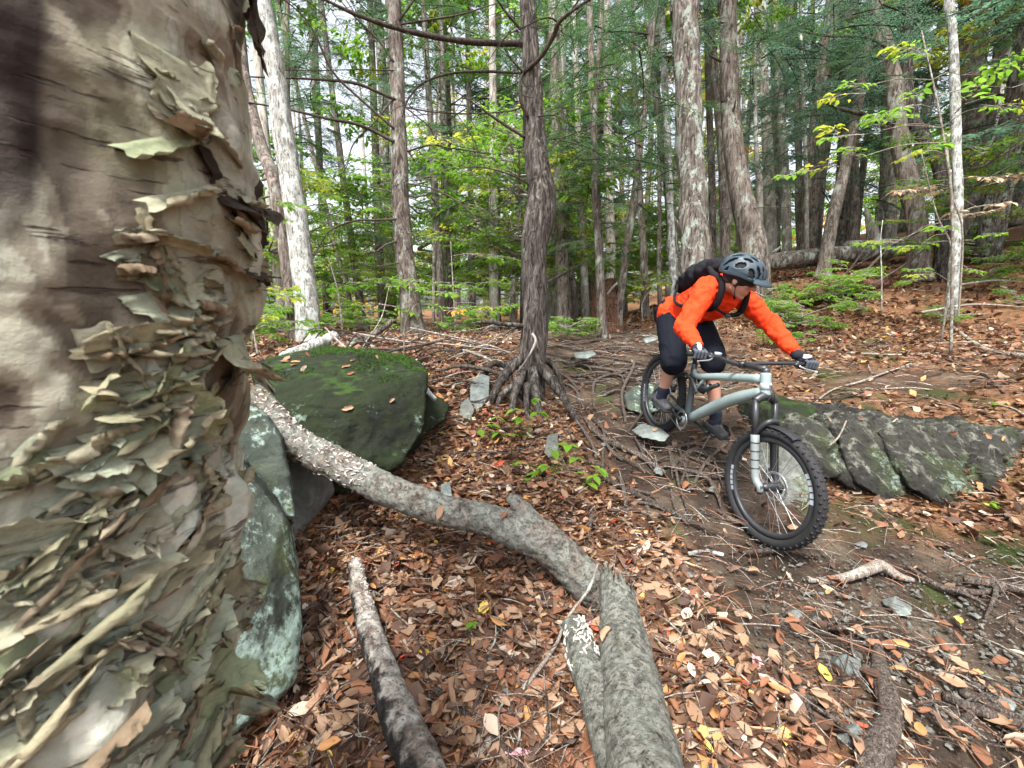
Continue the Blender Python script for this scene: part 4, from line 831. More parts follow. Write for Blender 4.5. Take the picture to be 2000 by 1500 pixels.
        ang = r.choice([-math.pi/2, -math.pi/2, -math.pi/2, math.pi/2, math.pi/2, 0])+r.gauss(0, .28)+(.35 if v > 700 else 0); curl = r.uniform(1.8, 4.6) if r.random() < .75 else r.uniform(.2, 1.2)
        mt = r.choices(SM, [3, 2.6, 1.6, 2.4, 1.4, .5])[0]
        if v < 700 and u < 260: mt = SM[2] if r.random() < .6 else SM[4]
        sheet(c, Wd, Ln, ang, curl, mt, seed=cnt, ny=9, nx=14, taper=r.uniform(.8, 1.05), start=r.uniform(.0, .25), wavy=r.uniform(.3, 1.3)); cnt += 1
    # large pieces read from the photograph
    def big(u, v, Wd, Ln, ang, curl, mi, lab=None, **k):
        if mi != 5: Wd *= .72; Ln *= .62
        else: Ln *= .75; k['start'] = k.get('start', .1)*.5
        k.setdefault('taper', .85)
        c = hit(u, v)
        if c is None: c = P(u, v, .62)
        sheet(c, Wd, Ln, ang, curl, SM[mi], ny=16, nx=12, label=lab, **k)
    D_, U_, Rr, Lf = -math.pi/2, math.pi/2, 0, math.pi
    big(485,-40,.075,.105,D_+.05,.1,5,'dark ragged bark strips hanging at the top',seed=500,taper=.8,start=.02); big(478,-30,.05,.12,D_-.05,.2,5,None,seed=501,start=.05,taper=.7)
    big(440,300,.13,.11,D_+.1,.5,5,'dark thick bark plate jutting from the trunk edge',seed=502,start=.3,taper=.9); big(430,320,.10,.12,D_,.3,2,None,seed=503,start=.2,taper=.9)
    big(452,330,.10,.13,D_+.05,.1,5,None,seed=523,start=.12,taper=.8); big(455,470,.08,.085,D_+.1,.9,5,None,seed=504,start=.3,taper=.6); big(462,500,.06,.07,D_,1.2,2,None,seed=505,start=.3)
    big(330,100,.10,.11,D_,.5,0,'pale smooth sheet flap high on the trunk',seed=506,start=.05,taper=.8); big(345,150,.075,.13,D_-.1,1.2,0,None,seed=507,start=.2,taper=.45); big(310,190,.05,.10,D_,2.6,2,None,seed=508,start=.1)
    big(430,660,.055,.12,D_,1.4,0,'rolled pale bark tube hanging at the trunk edge',seed=509,start=.35,taper=.9); big(450,650,.05,.13,D_+.05,.5,1,None,seed=510,start=.25,taper=.8)
    big(330,600,.07,.06,D_,2.8,0,None,seed=511); big(300,560,.09,.08,D_+.3,.8,1,None,seed=512); big(350,690,.06,.06,D_,3.2,4,None,seed=513)
    big(290,760,.13,.07,D_+.2,.5,0,None,seed=514); big(250,840,.16,.08,D_+.1,.4,1,None,seed=515); big(340,820,.08,.08,Lf-.4,2.2,4,None,seed=516)
    big(180,860,.08,.07,D_,1.6,1,None,seed=517); big(245,960,.09,.10,D_-.2,.9,4,None,seed=518); big(420,1110,.10,.085,D_+.3,.5,2,'square tan bark flap above the paper cone',seed=519,start=.15)
    big(405,1160,.07,.10,D_-.2,.6,0,None,seed=520,start=.2); big(430,1170,.09,.09,Rr-.7,2.9,4,'cone of rolled pinkish bark pointing right',seed=521,start=.2,taper=.5); big(430,1210,.06,.06,Rr-.5,2.6,2,None,seed=522,start=.2)
    big(200,1180,.17,.12,D_-.3,.3,3,None,seed=524); big(120,1060,.12,.09,D_,.6,0,None,seed=525); big(230,1300,.13,.09,D_+.3,.7,1,None,seed=526); big(430,1320,.05,.14,D_,1.5,0,None,seed=527); big(400,1250,.06,.15,D_+.1,1.1,3,None,seed=528)
    big(90,1360,.15,.12,D_-.5,.4,3,None,seed=529); big(330,1400,.13,.08,U_+.6,.5,0,None,seed=530); big(60,1200,.08,.11,D_,.8,4,None,seed=531)
    for k, (u, v) in enumerate([(250,420),(300,450),(350,470),(400,500),(280,520),(330,480),(380,440),(240,480),(420,560),(360,540)]): big(u, v, .055, .022, D_+.5, .4, 1, None, seed=600+k, start=.15)
birch()
# ------------------------------------------------------------------ foliage prototypes (arrays)
def quads_from(c, d, s):         # little leaflets: centre, half length vector, half width vector
    n = len(c); V = np.stack([c-d, c-d*.1-s, c+d, c-d*.1+s], 1).reshape(-1, 3); return V, np.arange(4*n).reshape(-1, 4)
def spray_proto(L, seed, dens=1.0, lf=.055, lw=.011, side=.42, droop=.25):
    """flat drooping hemlock spray along +X"""
    r = np.random.default_rng(seed); C, D, Wd = [], [], []; st = []
    ns = int(L/.075*dens); main = [(t*L, .04*L*math.sin(t*3+seed), -droop*L*t*t) for t in np.linspace(0, 1, 8)]; st.append((np.array(main), [.011*L+.002, .002]))
    mp = np.array(main)
    for i in range(ns):
        t = .10+.9*(i+r.random())/ns; o = np.array([np.interp(t, np.linspace(0, 1, 8), mp[:, k]) for k in range(3)])
        for sg in (-1, 1):
            if r.random() < .16: continue
            l = side*L*math.sin(math.pi*min(1, (.22+.78*t))**.8)**.7*r.uniform(.5, 1.15)*(1-.45*t)+.04; a = sg*(1.05-.35*t)+r.normal(0, .12)
            dr = np.array([math.cos(a), math.sin(a), r.normal(-.12, .12)]); m = max(3, int(l/.036)); 
            st.append((np.array([o, o+dr*l*.5, o+dr*l+np.array([0, 0, -.22*l])]), [.0035, .0015]))
            for j in range(m):
                q = (j+.4)/m; p = o+dr*l*q+np.array([0, 0, -.22*l*q*q])
                for s2 in (-1, 1):
                    b = a+s2*(.85+r.normal(0, .15)); e = np.array([math.cos(b), math.sin(b), r.normal(-.15, .2)]); e /= np.linalg.norm(e)
                    h = lf*.5*(1-.4*q)*r.uniform(.6, 1.3); w = np.cross(e, [0, 0, 1.])+np.array([0, 0, r.normal(0, .5)]); w = w/np.linalg.norm(w)*lw*.5*r.uniform(.8, 1.3)
                    C.append(p+e*h); D.append(e*h); Wd.append(w)
    V, F = quads_from(np.array(C), np.array(D), np.array(Wd)); mb = MB()
    for p, rd in st: tube(mb, p, rd, 3, cap=False)
    return (V, F), (np.concatenate(mb.v), np.concatenate([q for q, _ in mb.f]))
def leafspray_proto(L, seed, n=46, ll=.085, lw=.045, flat=.06, side=.5):
    """flat layered spray of pointed broad leaves along +X"""
    r = np.random.default_rng(seed); V = []; F = []; st = [(np.array([(0, 0, 0), (L*.5, .03*L, .05*L), (L, 0, 0)]), [.006, .002])]; k = 0
    tw = []
    for i in range(7):
        t = .15+.12*i; sg = 1 if i % 2 else -1; l = side*L*(1-.6*t)*r.uniform(.7, 1.2); a = sg*r.uniform(.6, 1.0)
        o = np.array([t*L, .03*L, .04*L]); e = o+np.array([math.cos(a), math.sin(a), r.normal(0, .08)])*l; tw.append((o, e)); st.append((np.array([o, (o+e)/2, e]), [.003, .001]))
    tw.append((np.array([0.3*L, 0.03*L, .04*L]), np.array([L, 0, 0])))
    for i in range(n):
        o, e = tw[r.integers(0, len(tw))]; t = r.uniform(.15, 1.05); p = o+(e-o)*t; dd = nrm(e-o); a = math.atan2(dd[1], dd[0])+r.choice([-1, 1])*r.uniform(.4, 1.0)
        u = np.array([math.cos(a), math.sin(a), r.normal(-.28, .25)]); u = nrm(u); w = nrm(np.cross(u, [0, 0, 1.])+np.array([0, 0, r.normal(0, .35)])); nn = np.cross(w, u); l = ll*r.uniform(.55, 1.25); b = lw*.5*l/ll
        p = p+u*.01; fold = .25*b
        V += [p, p+u*l*.38+w*b+nn*fold, p+u*l*.62+w*b*.8+nn*fold, p+u*l-nn*.12*l, p+u*l*.62-w*b*.8+nn*fold, p+u*l*.38-w*b+nn*fold, p+u*l*.5]
        F += [(k, k+1, k+6, k+5), (k+1, k+2, k+6, k+6)[:3], (k+2, k+3, k+6), (k+6, k+3, k+4), (k+5, k+6, k+4)]; k += 7
    q = [f for f in F if len(f) == 4]; t3 = [f for f in F if len(f) == 3]; mb = MB()
    for p, rd in st: tube(mb, p, rd, 3, cap=False)
    return (np.array(V), [np.array(q), np.array(t3)]), (np.concatenate(mb.v), np.concatenate([q for q, _ in mb.f]))
HP = [spray_proto(1.0, s, 1.0, .062, .013) for s in range(5)]
HF = [spray_proto(1.0, s+20, .62, .10, .024) for s in range(3)]      # coarser, for far crowns
BP_ = [leafspray_proto(.8, s) for s in range(4)]
BP2 = [leafspray_proto(.42, s+40, 20, .088, .05) for s in range(5)]
BL_ = [leafspray_proto(1.0, s+9, 70, .13, .075) for s in range(3)]
def place(mb, proto, o, yaw, pitch, s, mleaf=0, mstem=1, roll=0):
    c, sn = math.cos(yaw), math.sin(yaw); cp_, s_ = math.cos(pitch), math.sin(pitch); cr, sr = math.cos(roll), math.sin(roll)
    R = np.array([[c, -sn, 0], [sn, c, 0], [0, 0, 1]])@np.array([[cp_, 0, -s_], [0, 1, 0], [s_, 0, cp_]])@np.array([[1, 0, 0], [0, cr, -sr], [0, sr, cr]])
    (V, F), (SV, SF) = proto; mb.add(V@R.T*s+o, F, mleaf)
    if mstem is not None: mb.add(SV@R.T*s+o, [SF], mstem)
def hemlock_crown(name, z0, z1, rad, nb, protos, mats, seed, live=.8):
    r = random.Random(seed); mb = MB()
    for i in range(nb):
        t = (i+r.random())/nb; z = z0+(z1-z0)*t; yaw = r.uniform(0, 6.283); L = rad*(1-.55*t)*r.uniform(.55, 1.2); o = np.array([0, 0, z])
        pitch = r.uniform(-.15, .35)
        if r.random() < live:
            # bare inner limb then two or three sprays
            d = np.array([math.cos(yaw)*math.cos(pitch), math.sin(yaw)*math.cos(pitch), math.sin(pitch)]); 
            tube(mb, [o, o+d*L*.5, o+d*L*.8+np.array([0, 0, -.05*L])], [.022, .012, .005], 4, m=1, cap=False)
            place(mb, r.choice(protos), o+d*L*.35, yaw+r.uniform(-.3, .3), pitch-.15, L*.75, 0, 1, r.uniform(-.3, .3))
            for k in range(2): place(mb, r.choice(protos), o+d*L*r.uniform(.25, .7), yaw+r.choice([-1, 1])*r.uniform(.5, 1.0), pitch-.2, L*r.uniform(.35, .6), 0, 1, r.uniform(-.4, .4))
        else:
            d = np.array([math.cos(yaw), math.sin(yaw), r.uniform(-.2, .3)]); e = o+d*L*.8; e[2] -= .25*L
            tube(mb, [o, o+d*L*.4, e], [.014, .008, .003], 4, 4, m=1, cap=False)
            for k in range(5): q = o+d*L*r.uniform(.2, .8); q[2] -= .05; tube(mb, [q, q+np.array([r.uniform(-.3, .3), r.uniform(-.3, .3), r.uniform(-.25, .15)])], [.004, .002], 3, m=1, cap=False)
    me = mb.mesh(name)
    for m in mats: me.materials.append(m)
    return me
def broad_crown(name, z0, z1, rad, nb, protos, mats, seed, smin=0):
    r = random.Random(seed); mb = MB()
    for i in range(nb):
        z = r.uniform(z0, z1); yaw = r.uniform(0, 6.283); L = rad*r.uniform(.5, 1.1)*math.sin(math.pi*min(.95, .2+.8*(z-z0)/(z1-z0)))**.5; o = np.array([0, 0, z]); pitch = r.uniform(.0, .5)
        d = np.array([math.cos(yaw)*math.cos(pitch), math.sin(yaw)*math.cos(pitch), math.sin(pitch)]); tube(mb, [o, o+d*L*.9], [.018, .005], 4, m=1, cap=False)
        for k in range(5): place(mb, r.choice(protos), o+d*L*r.uniform(.25, .95), yaw+r.uniform(-1.2, 1.2), r.uniform(-.25, .2), max(L*.45, smin)*r.uniform(.6, 1.2), 0 if r.random() < .85 else 2, 1, r.uniform(-.35, .35))
    me = mb.mesh(name)
    for m in mats: me.materials.append(m)
    return me
HC = [hemlock_crown('crown', 2.6, 9, 2.6, 34, HP, [M['needle'], M['twig']], 1), hemlock_crown('crown', 1.6, 9, 2.3, 34, HP, [M['needle2'], M['twig']], 2, .85), hemlock_crown('crown', 3.6, 9.5, 2.8, 30, HP, [M['needle'], M['gtwig']], 3)]
FC = [hemlock_crown('crown', 2.5, 15, 3.2, 48, HF, [M['needle2'], M['twig']], 4, .88), hemlock_crown('crown', 4.5, 16, 3.6, 44, HF, [M['needle'], M['twig']], 5, .9), hemlock_crown('crown', 1.2, 14, 3.0, 48, HF, [M['needle2'], M['gtwig']], 6, .8)]
BC = [broad_crown('crown', 3.2, 12, 2.8, 44, BL_, [M['broad'], M['gtwig'], M['broad_y']], 7), broad_crown('crown', 4.0, 14, 3.2, 46, BL_, [M['broad_y'], M['gtwig'], M['gold']], 8), broad_crown('crown', 2.0, 10, 2.5, 40, BL_, [M['broad'], M['gtwig'], M['broad']], 9)]
SC = [broad_crown('crown', .5, 2.6, 1.25, 17, BP_, [M['broad'], M['gtwig'], M['broad_y']], 10+i, .8) for i in range(3)]
SHRUB = [broad_crown('crown', .08, .7, .8, 12, BP2, [M['broad'], M['gtwig'], M['broad']], 20+i, .85) for i in range(2)]
# ------------------------------------------------------------------ trees read from the photograph
def trunk_tree(pts, rad, mat, label, crown=None, cz=0, name='tree', n=22, wob=.10, group=None, crot=None, cs=1.0, cat='tree', flare=1.0):
    """pts: (u, v, Z) from top to base"""
    p = np.array(PS(pts)); p = p[::-1]; rad = list(rad)[::-1]; b = p[0].copy(); zg = float(H(b[0], b[1])[0]); b[2] = min(b[2], zg)-.05
    p = np.vstack([[b], p[1:]]); d = nrm(p[-1]-p[-2]); d = nrm(d+np.array([0, 0, .6])); top = p[-1]+d*7; p = np.vstack([p, top]); rad = rad+[rad[-1]*.55]
    T = thing(name, label, cat, b+np.array([0, 0, .05]), group); mb = MB(); sp_ = smooth_path(p, 14)
    sd_ = abs(hash(label)) % 97 if False else len(label)*7 % 97
    def fl(q, t, th):
        z = q[:, 2]-b[2]; f = np.clip(1-z/.5, 0, 1)**2; return flare*rad[0]*f*(.35+.35*np.sin(th*5+sd_)+.2*np.sin(th*3+2*sd_)) + rad[0]*wob*fbm(q*np.array([6, 6, 2.2]), 4, sd_) 
    tube(mb, sp_, rad, n, disp=fl); mb.build('trunk', mat, T)
    if crown is not None:
        o = link(crown, 'crown', None, T); o.location = (0, 0, cz); o.rotation_euler = (0, 0, crot if crot is not None else random.uniform(0, 6.28)); o.scale = (cs,)*3
        mid = sp_[len(sp_)//2]-b; 
    return T
def limbs(T, L, mat, name='branch'):
    for pts, r in L:
        mb = MB(); p = PS(pts); tube(mb, p, [r, r*.8, r*.35], 8, 8, wob=.25, ws=14, seed=len(pts)); mb.build(name, M[mat], T)
def side_twigs(T, L, mat='twig', n=5, seed=0):
    r = random.Random(seed)
    for pts, rd in L:
        p = smooth_path(PS(pts), 8)
        for k in range(n):
            i = r.randrange(len(p)//4, len(p)); D = depth(p[i]); l = .035*D*r.uniform(1, 3.5); a = r.uniform(0, 6.28)
            q = [p[i], p[i]+np.array([math.cos(a)*l*.5, r.uniform(-.1, .1)*l, math.sin(a)*l*.5]), p[i]+np.array([math.cos(a+.3)*l, r.uniform(-.3, .3)*l, math.sin(a+.3)*l])]
            mb = MB(); tube(mb, q, [.0012*D**.8, .0005*D**.8], 4, 4); mb.build('twig', M[mat], T)
# B, the hemlock in the middle with a burl and a spread of roots
B = trunk_tree([(1028,-60,3.75),(1030,0,3.8),(1038,120,3.85),(1040,200,3.88),(1046,300,3.9),(1056,380,3.9),(1052,430,3.9),(1044,480,3.9),(1044,560,3.92),(1044,640,3.95),(1038,720,3.98),(1034,785,4.02)],
   [.066,.072,.084,.094,.108,.130,.142,.118,.116,.122,.128,.125], M['hem'], 'rough barked hemlock with a swollen burl and spreading roots in the middle of the photo', None, name='hemlock_tree', n=48, wob=.20, flare=.30)
LB = [([(1018,85,3.8),(960,84,3.7),(900,80,3.6),(800,62,3.5),(700,30,3.4),(620,-8,3.35)],.028), ([(1020,143,3.82),(1052,116,3.7),(1080,72,3.6),(1097,38,3.5),(1150,0,3.4),(1180,-20,3.35)],.022),
      ([(1030,228,3.8),(1017,195,3.74),(1015,160,3.72),(1022,143,3.75)],.018), ([(1018,143,3.8),(960,140,3.8),(890,142,3.75),(830,160,3.7),(800,190,3.7),(785,228,3.72)],.012),
      ([(1036,362,3.85),(1000,342,3.8),(940,326,3.8),(890,330,3.8)],.010),([(1024,268,3.85),(980,240,3.8),(930,205,3.75),(885,175,3.7)],.013),([(1017,58,3.8),(985,20,3.7),(965,-10,3.6)],.012),
      ([(1048,228,3.8),(1085,226,3.75),(1120,248,3.7),(1150,240,3.6)],.007),([(1044,388,3.85),(1000,385,3.9),(955,420,3.9),(900,450,3.9)],.006),([(1020,140,3.78),(1000,118,3.7),(985,95,3.6)],.008),
      ([(1097,50,3.55),(1075,35,3.5),(1050,40,3.45),(1020,55,3.4),(985,75,3.4),(940,140,3.4)],.007),([(1022,208,3.8),(990,218,3.8),(900,222,3.8),(800,208,3.8)],.006),([(1060,300,3.8),(1100,270,3.8),(1150,250,3.8),(1210,230,3.8)],.006)]
limbs(B, LB, 'twig'); side_twigs(B, LB, n=7, seed=3)
limbs(B, [([(1022,636,3.9),(985,633,3.8),(945,629,3.75),(920,632,3.72)],.022)], 'hem', 'broken_stub')
limbs(B, [([(1040,652,3.82),(1046,668,3.79),(1030,700,3.78),(1012,725,3.82)],.014)], 'pale', 'bent_sucker')
for pts, r in [([(1020,700,3.92),(985,735,3.82),(955,790,3.7),(935,850,3.5)],.05),([(1022,720,3.88),(1005,770,3.72),(1000,800,3.62),(990,820,3.5)],.045),([(1040,720,3.85),(1048,780,3.72),(1056,815,3.6),(1062,840,3.45)],.045),
    ([(1048,710,3.9),(1085,755,3.85),(1115,800,3.75),(1150,840,3.5)],.05),([(1050,700,4.0),(1080,715,4.1),(1110,735,4.1)],.04),([(1018,700,4.0),(990,715,4.0),(960,712,3.95),(930,715,3.9)],.045),([(1010,745,3.85),(975,780,3.72),(966,830,3.55)],.03),([(1030,750,3.8),(1028,790,3.66),(1034,815,3.52)],.03)]:
    p = PS(pts); p[-1][2] = min(p[-1][2], float(H(p[-1][0], p[-1][1])[0]))-.03; mb = MB(); tube(mb, p, [r*1.0, r*.8, r*.55, r*.3], 14, 8, disp=log_disp(.012, 12, 5)); mb.build('root', M['hem'], B)
# A, slimmer hemlock left of it
A = trunk_tree([(768,-60,6.9),(770,0,6.95),(776,150,7),(780,300,7),(786,450,7),(798,560,7),(808,655,7)], [.105,.11,.115,.13,.145,.16,.18], M['hem2'], 'slender dark hemlock with long bare drooping limbs behind the mossy boulder', None, name='hemlock_tree', n=24, flare=.4)
LA = [([(772,195,6.9),(730,176,6.8),(690,162,6.7),(620,155,6.6),(545,152,6.5),(480,150,6.4)],.026), ([(771,278,6.9),(730,256,6.8),(690,241,6.6),(640,232,6.4),(560,213,6.2),(472,198,6.0)],.030), ([(771,252,6.9),(700,190,6.7),(650,140,6.5),(612,60,6.3),(580,20,6.2),(540,-10,6.0)],.022),
      ([(770,122,6.9),(740,80,6.8),(690,30,6.6),(660,-5,6.5)],.018),([(784,47,6.9),(830,40,6.8),(900,28,6.7),(975,5,6.6)],.018),([(793,210,6.9),(850,219,6.8),(920,222,6.7),(985,217,6.6)],.014),([(795,296,6.9),(840,284,6.8),(900,292,6.7),(970,301,6.6),(1030,292,6.5)],.015),
      ([(792,210,6.9),(830,240,6.8),(880,280,6.7),(930,292,6.6)],.012),([(795,358,6.9),(850,370,6.8),(905,402,6.7),(945,442,6.6)],.014),([(770,190,6.9),(730,240,6.8),(690,282,6.7),(675,330,6.6),(650,348,6.5)],.014),([(778,470,6.9),(755,478,6.8),(733,492,6.7)],.02),
      ([(782,428,6.9),(730,430,6.8),(690,432,6.7),(640,455,6.6),(608,512,6.5)],.020),([(784,512,6.9),(740,520,6.8),(700,515,6.7)],.010),([(772,138,6.9),(700,136,6.8),(600,138,6.6),(520,135,6.4)],.010),([(795,455,6.9),(830,465,6.8),(850,470,6.7)],.008),([(780,40,6.9),(800,12,6.8),(815,-10,6.7)],.02),
      ([(770,320,6.9),(766,360,6.85),(765,410,6.85)],.006)]
limbs(A, LA, 'twig'); side_twigs(A, LA, n=7, seed=5)
T1 = trunk_tree([(505,-60,5.2),(512,0,5.2),(535,130,5.3),(552,250,5.4),(572,380,5.45),(588,500,5.5),(600,600,5.5),(606,672,5.5)], [.09,.10,.115,.125,.13,.135,.145,.165], M['white'], 'white barked tree leaning left behind the crusted log', None, name='maple_tree', n=28, wob=.07, flare=.35)
T2 = trunk_tree([(468,60,6.2),(478,150,6.2),(492,220,6.1),(515,300,6.0),(540,380,5.8),(560,440,5.65)], [.07,.075,.08,.085,.085,.08], M['hem2'], 'dark leaning stem forking behind the white barked tree', None, name='maple_tree', n=14)
C_ = trunk_tree([(1336,-60,6.3),(1338,0,6.3),(1342,120,6.3),(1346,250,6.3),(1352,380,6.3),(1358,480,6.3),(1362,560,6.3),(1366,650,6.3)], [.18,.185,.18,.18,.185,.205,.22,.25], M['lich'], 'thick shaggy trunk streaked with pale lichen rising behind the rider', None, name='maple_tree', n=36, wob=.22, flare=.3)
D_ = trunk_tree([(1416,-60,8),(1420,0,8),(1424,150,8),(1430,260,8),(1444,360,8),(1462,440,8),(1474,500,8),(1482,570,8)], [.135,.14,.155,.165,.19,.22,.235,.26], M['hem2'], 'grey hemlock curving up to the left with broken stubs behind the helmet', None, 4.5, name='hemlock_tree', n=26, flare=.3)
limbs(D_, [([(1428,225,7.9),(1434,210,7.8),(1437,195,7.7)],.02),([(1432,248,7.9),(1439,236,7.8)],.02),([(1414,45,7.9),(1390,42,7.8),(1365,50,7.7),(1350,46,7.6)],.015),([(1408,120,7.9),(1395,114,7.7),(1385,108,7.6)],.02),([(1412,200,7.85),(1410,175,7.8),(1408,168,7.8)],.035),([(1425,408,7.9),(1400,407,7.7),(1385,400,7.6)],.008),([(1445,408,7.9),(1500,405,7.7),(1540,405,7.6)],.010)], 'twig', 'broken_stub')
I_ = trunk_tree([(1712,30,9),(1722,70,9),(1745,160,9),(1752,230,9),(1762,300,9),(1780,380,9),(1792,450,9),(1798,510,9)], [.13,.14,.15,.16,.17,.18,.185,.21], M['hem2'], 'dark forked tree behind the bright green sapling at the right', HC[0], 3.0, name='hemlock_tree', n=22)
I2 = trunk_tree([(1772,110,9.1),(1778,190,9.1),(1785,240,9.1),(1812,280,9.0),(1838,340,8.9),(1845,400,8.9),(1850,470,8.9)], [.10,.11,.11,.12,.12,.13,.14], M['hem'], 'mossy crooked stem twisting beside the dark forked tree', None, name='maple_tree', n=18, wob=.3)
limbs(I_, [([(1745,240,8.9),(1710,236,8.7),(1680,222,8.6),(1640,212,8.5),(1606,197,8.4)],.055),([(1762,120,8.9),(1700,75,8.7),(1620,70,8.6),(1560,60,8.5),(1535,45,8.4)],.03),([(1700,140,8.8),(1680,125,8.7),(1662,118,8.6)],.015)], 'hem', 'branch')
J_ = trunk_tree([(1852,-60,6.6),(1855,0,6.6),(1862,90,6.6),(1866,200,6.6),(1868,300,6.6),(1871,400,6.6),(1874,520,6.6)], [.045,.05,.055,.06,.06,.062,.07], M['white'], 'thin pale mottled birch at the right', None, name='birch_tree', n=14)
K_ = trunk_tree([(1900,-60,12),(1900,0,12),(1897,150,12),(1893,300,12),(1890,450,12)], [.27,.28,.30,.31,.34], M['hem2'], 'broad dark trunk right of the thin pale birch', None, 2.5, name='hemlock_tree', n=22)
H_ = trunk_tree([(1680,180,10),(1665,250,10),(1650,330,10),(1628,420,10),(1608,515,10)], [.10,.11,.12,.13,.14], M['hem2'], 'trunk leaning strongly right across the far fallen log', None, name='hemlock_tree', n=16)
MID = [(845,300,865,565,16,9,'far','slim trunk right of the slender dark hemlock'),(872,380,882,650,14,9.5,'lich','mottled thin trunk right of the slender dark hemlock'),(964,330,968,680,20,9,'pale','smooth pale grey trunk left of the burled hemlock'),
 (690,500,712,640,16,10,'hem2','dark trunk between the white tree and the slender hemlock'),(735,340,748,620,18,12,'hem2','faint trunk left of the slender hemlock'),(655,480,690,600,10,11,'hem2','thin dark trunk right of the white tree'),
 (1088,280,1102,640,26,8.5,'hem2','upright brown trunk just right of the burled hemlock'),(1112,470,1124,650,12,9,'hem2','narrow trunk right of the upright brown one'),(1134,380,1145,655,16,9.5,'pale','straight pale trunk left of the rotten stump'),
 (1163,330,1176,655,18,7.5,'hem2','slim trunk standing before the rotten stump'),(1243,350,1205,640,16,8,'hem2','thin trunk leaning right beside the rotten stump'),(1188,300,1192,640,20,10,'pale','pale trunk behind the rotten stump'),
 (1250,380,1262,620,15,10,'hem2','narrow trunk midway between stump and rider'),(1288,380,1290,620,9,10,'hem2','thin dark stem behind the backpack'),(1290,-20,1322,560,14,8.5,'white','thin whitish stem just left of the shaggy trunk'),
 (1300,330,1330,560,20,8.7,'lich','mottled stem touching the left of the shaggy trunk'),(1395,130,1425,520,18,9.5,'hem2','brown stem left of the curving grey hemlock'),(1385,200,1395,540,14,10,'hem2','stem hugging the right of the shaggy trunk'),
 (1476,250,1486,490,14,11,'pale','yellowish dead snag right of the curving hemlock'),(1500,320,1508,495,22,14,'pale','broad pale trunk behind the far fallen log'),(1526,230,1542,495,17,13,'pale','light grey trunk right of the broad pale one'),(1515,300,1522,495,10,16,'hem2','dark narrow stem between two pale trunks'),
 (1560,300,1566,490,14,16,'hem2','dark stem behind the middle of the far log'),(1573,300,1580,490,8,12,'pale','very thin pale stem over the far log'),(1594,340,1597,490,12,17,'hem2','shaded trunk left of the leaning trunk'),(1650,300,1645,485,30,15,'hem2','wide dark trunk right of the leaning trunk'),
 (1670,300,1668,480,15,14,'hem2','dark trunk beside the wide dark trunk'),(1735,250,1740,470,20,14,'pale','grey trunk left of the dark forked tree'),(1725,250,1722,470,10,17,'hem2','slender stem left of the dark forked tree'),(1950,250,1945,440,18,16,'pale','pale trunk near the right edge'),(1990,200,1985,440,26,14,'hem2','trunk at the far right edge'),
 (1215,380,1222,630,12,13,'hem2','faint trunk right of the leaning thin trunk'),(1120,300,1112,620,14,14,'hem2','hazy trunk behind the upright brown one'),(920,420,925,640,14,13,'hem2','hazy trunk left of the pale grey trunk'),(1010,450,1000,640,12,13,'hem2','dim trunk touching the left of the burled hemlock'),
 (560,-20,556,420,13,9,'hem2','thin stem crossing behind the white tree'),(626,350,640,640,14,13,'hem2','faint trunk right of the white tree base'),(530,400,560,660,22,8,'pale','grey stem left of the white tree base')]
for i, (u0, v0, u1, v1, w, Z, m, lab) in enumerate(MID):
    r = w/FPX*Z*.5; dv = (u1-u0)/(v1-v0); um = (u0+u1)/2+random.uniform(-3, 3); ut = u0-dv*(v0+60)*.8; p = [(ut, -60, Z*.98), (u0, v0, Z), (um, (v0+v1)/2, Z), (u1, v1, Z)]
    snag = 'snag' in lab; cr = [HC[0], FC[0], HC[1], FC[2], BC[0], HC[2]][i % 6] if i % 2 == 0 and not snag else None
    if snag: p = p[1:]
    if v0 > 150 and Z < 10: cr = None
    trunk_tree(p, [r*.6, r*.85, r*.95, r] if not snag else [r*.5, r*.9, r], M[m], lab, cr, random.uniform(2, 4), n=12, wob=.12, cs=random.uniform(.8, 1.1), name='tree')
for k, (pts, rd, lab) in enumerate([([(1560,655,7),(1640,600,7.4),(1700,520,8),(1760,470,8.5),(1830,440,9)], .03, 'long dark dead branch leaning over the ridge log'), ([(1620,620,7),(1700,560,7.5),(1790,500,8.2),(1850,440,8.6)], .022, 'second dead branch leaning beside the dark one'), ([(1650,540,8),(1690,480,8.3),(1700,420,8.6)], .014, 'upright dead twig by the ridge log'), ([(1800,610,6.2),(1900,595,6.3),(2010,600,6.3)], .02, 'low dead branch along the upper right bank'), ([(1850,560,7.4),(1940,548,7.5),(2010,552,7.5)], .02, 'grey dead branch on the far right bank')]):
    mb = MB(); tube(mb, PS(pts), [rd, rd*.8, rd*.3], 8, 8, wob=.3, ws=6); solo(mb, 'dead_branch', M['twig' if k < 3 else 'gtwig'], lab, 'branch')
# rotten stump
st = thing('tree_stump', 'broken rotten reddish stump with splintered top in the middle distance', 'stump', P(1180,650,8.2)); mb = MB()
tube(mb, PS([(1186,665,8.2),(1184,620,8.2),(1182,580,8.2),(1180,550,8.25)]), [.36,.28,.24,.20], 28, 10, disp=lambda p, t, th: .07*fbm(p*np.array([6,6,1.5]), 4, 3)-np.clip(t-.55, 0, 1)*.35*(.5+.5*np.sin(th*3+1))); mb.build('trunk', M['rot'], st)
for k, (u, v, w) in enumerate([(1165,545,.04),(1178,530,.05),(1195,552,.04),(1202,535,.03)]):
    mb = MB(); tube(mb, PS([(u+4, 620, 8.1), (u, v+25, 8.15), (u-2, v, 8.2)]), [w*1.4, w, .004], 8, 6, wob=.3, flat=.5); mb.build('splinter', M['rot'], st)
mb = MB(); tube(mb, PS([(1186,575,8.0),(1196,562,7.95),(1205,553,7.9)]), [.02,.025,.015], 8, 6, wob=.2); mb.build('splinter', M['pale'], st)
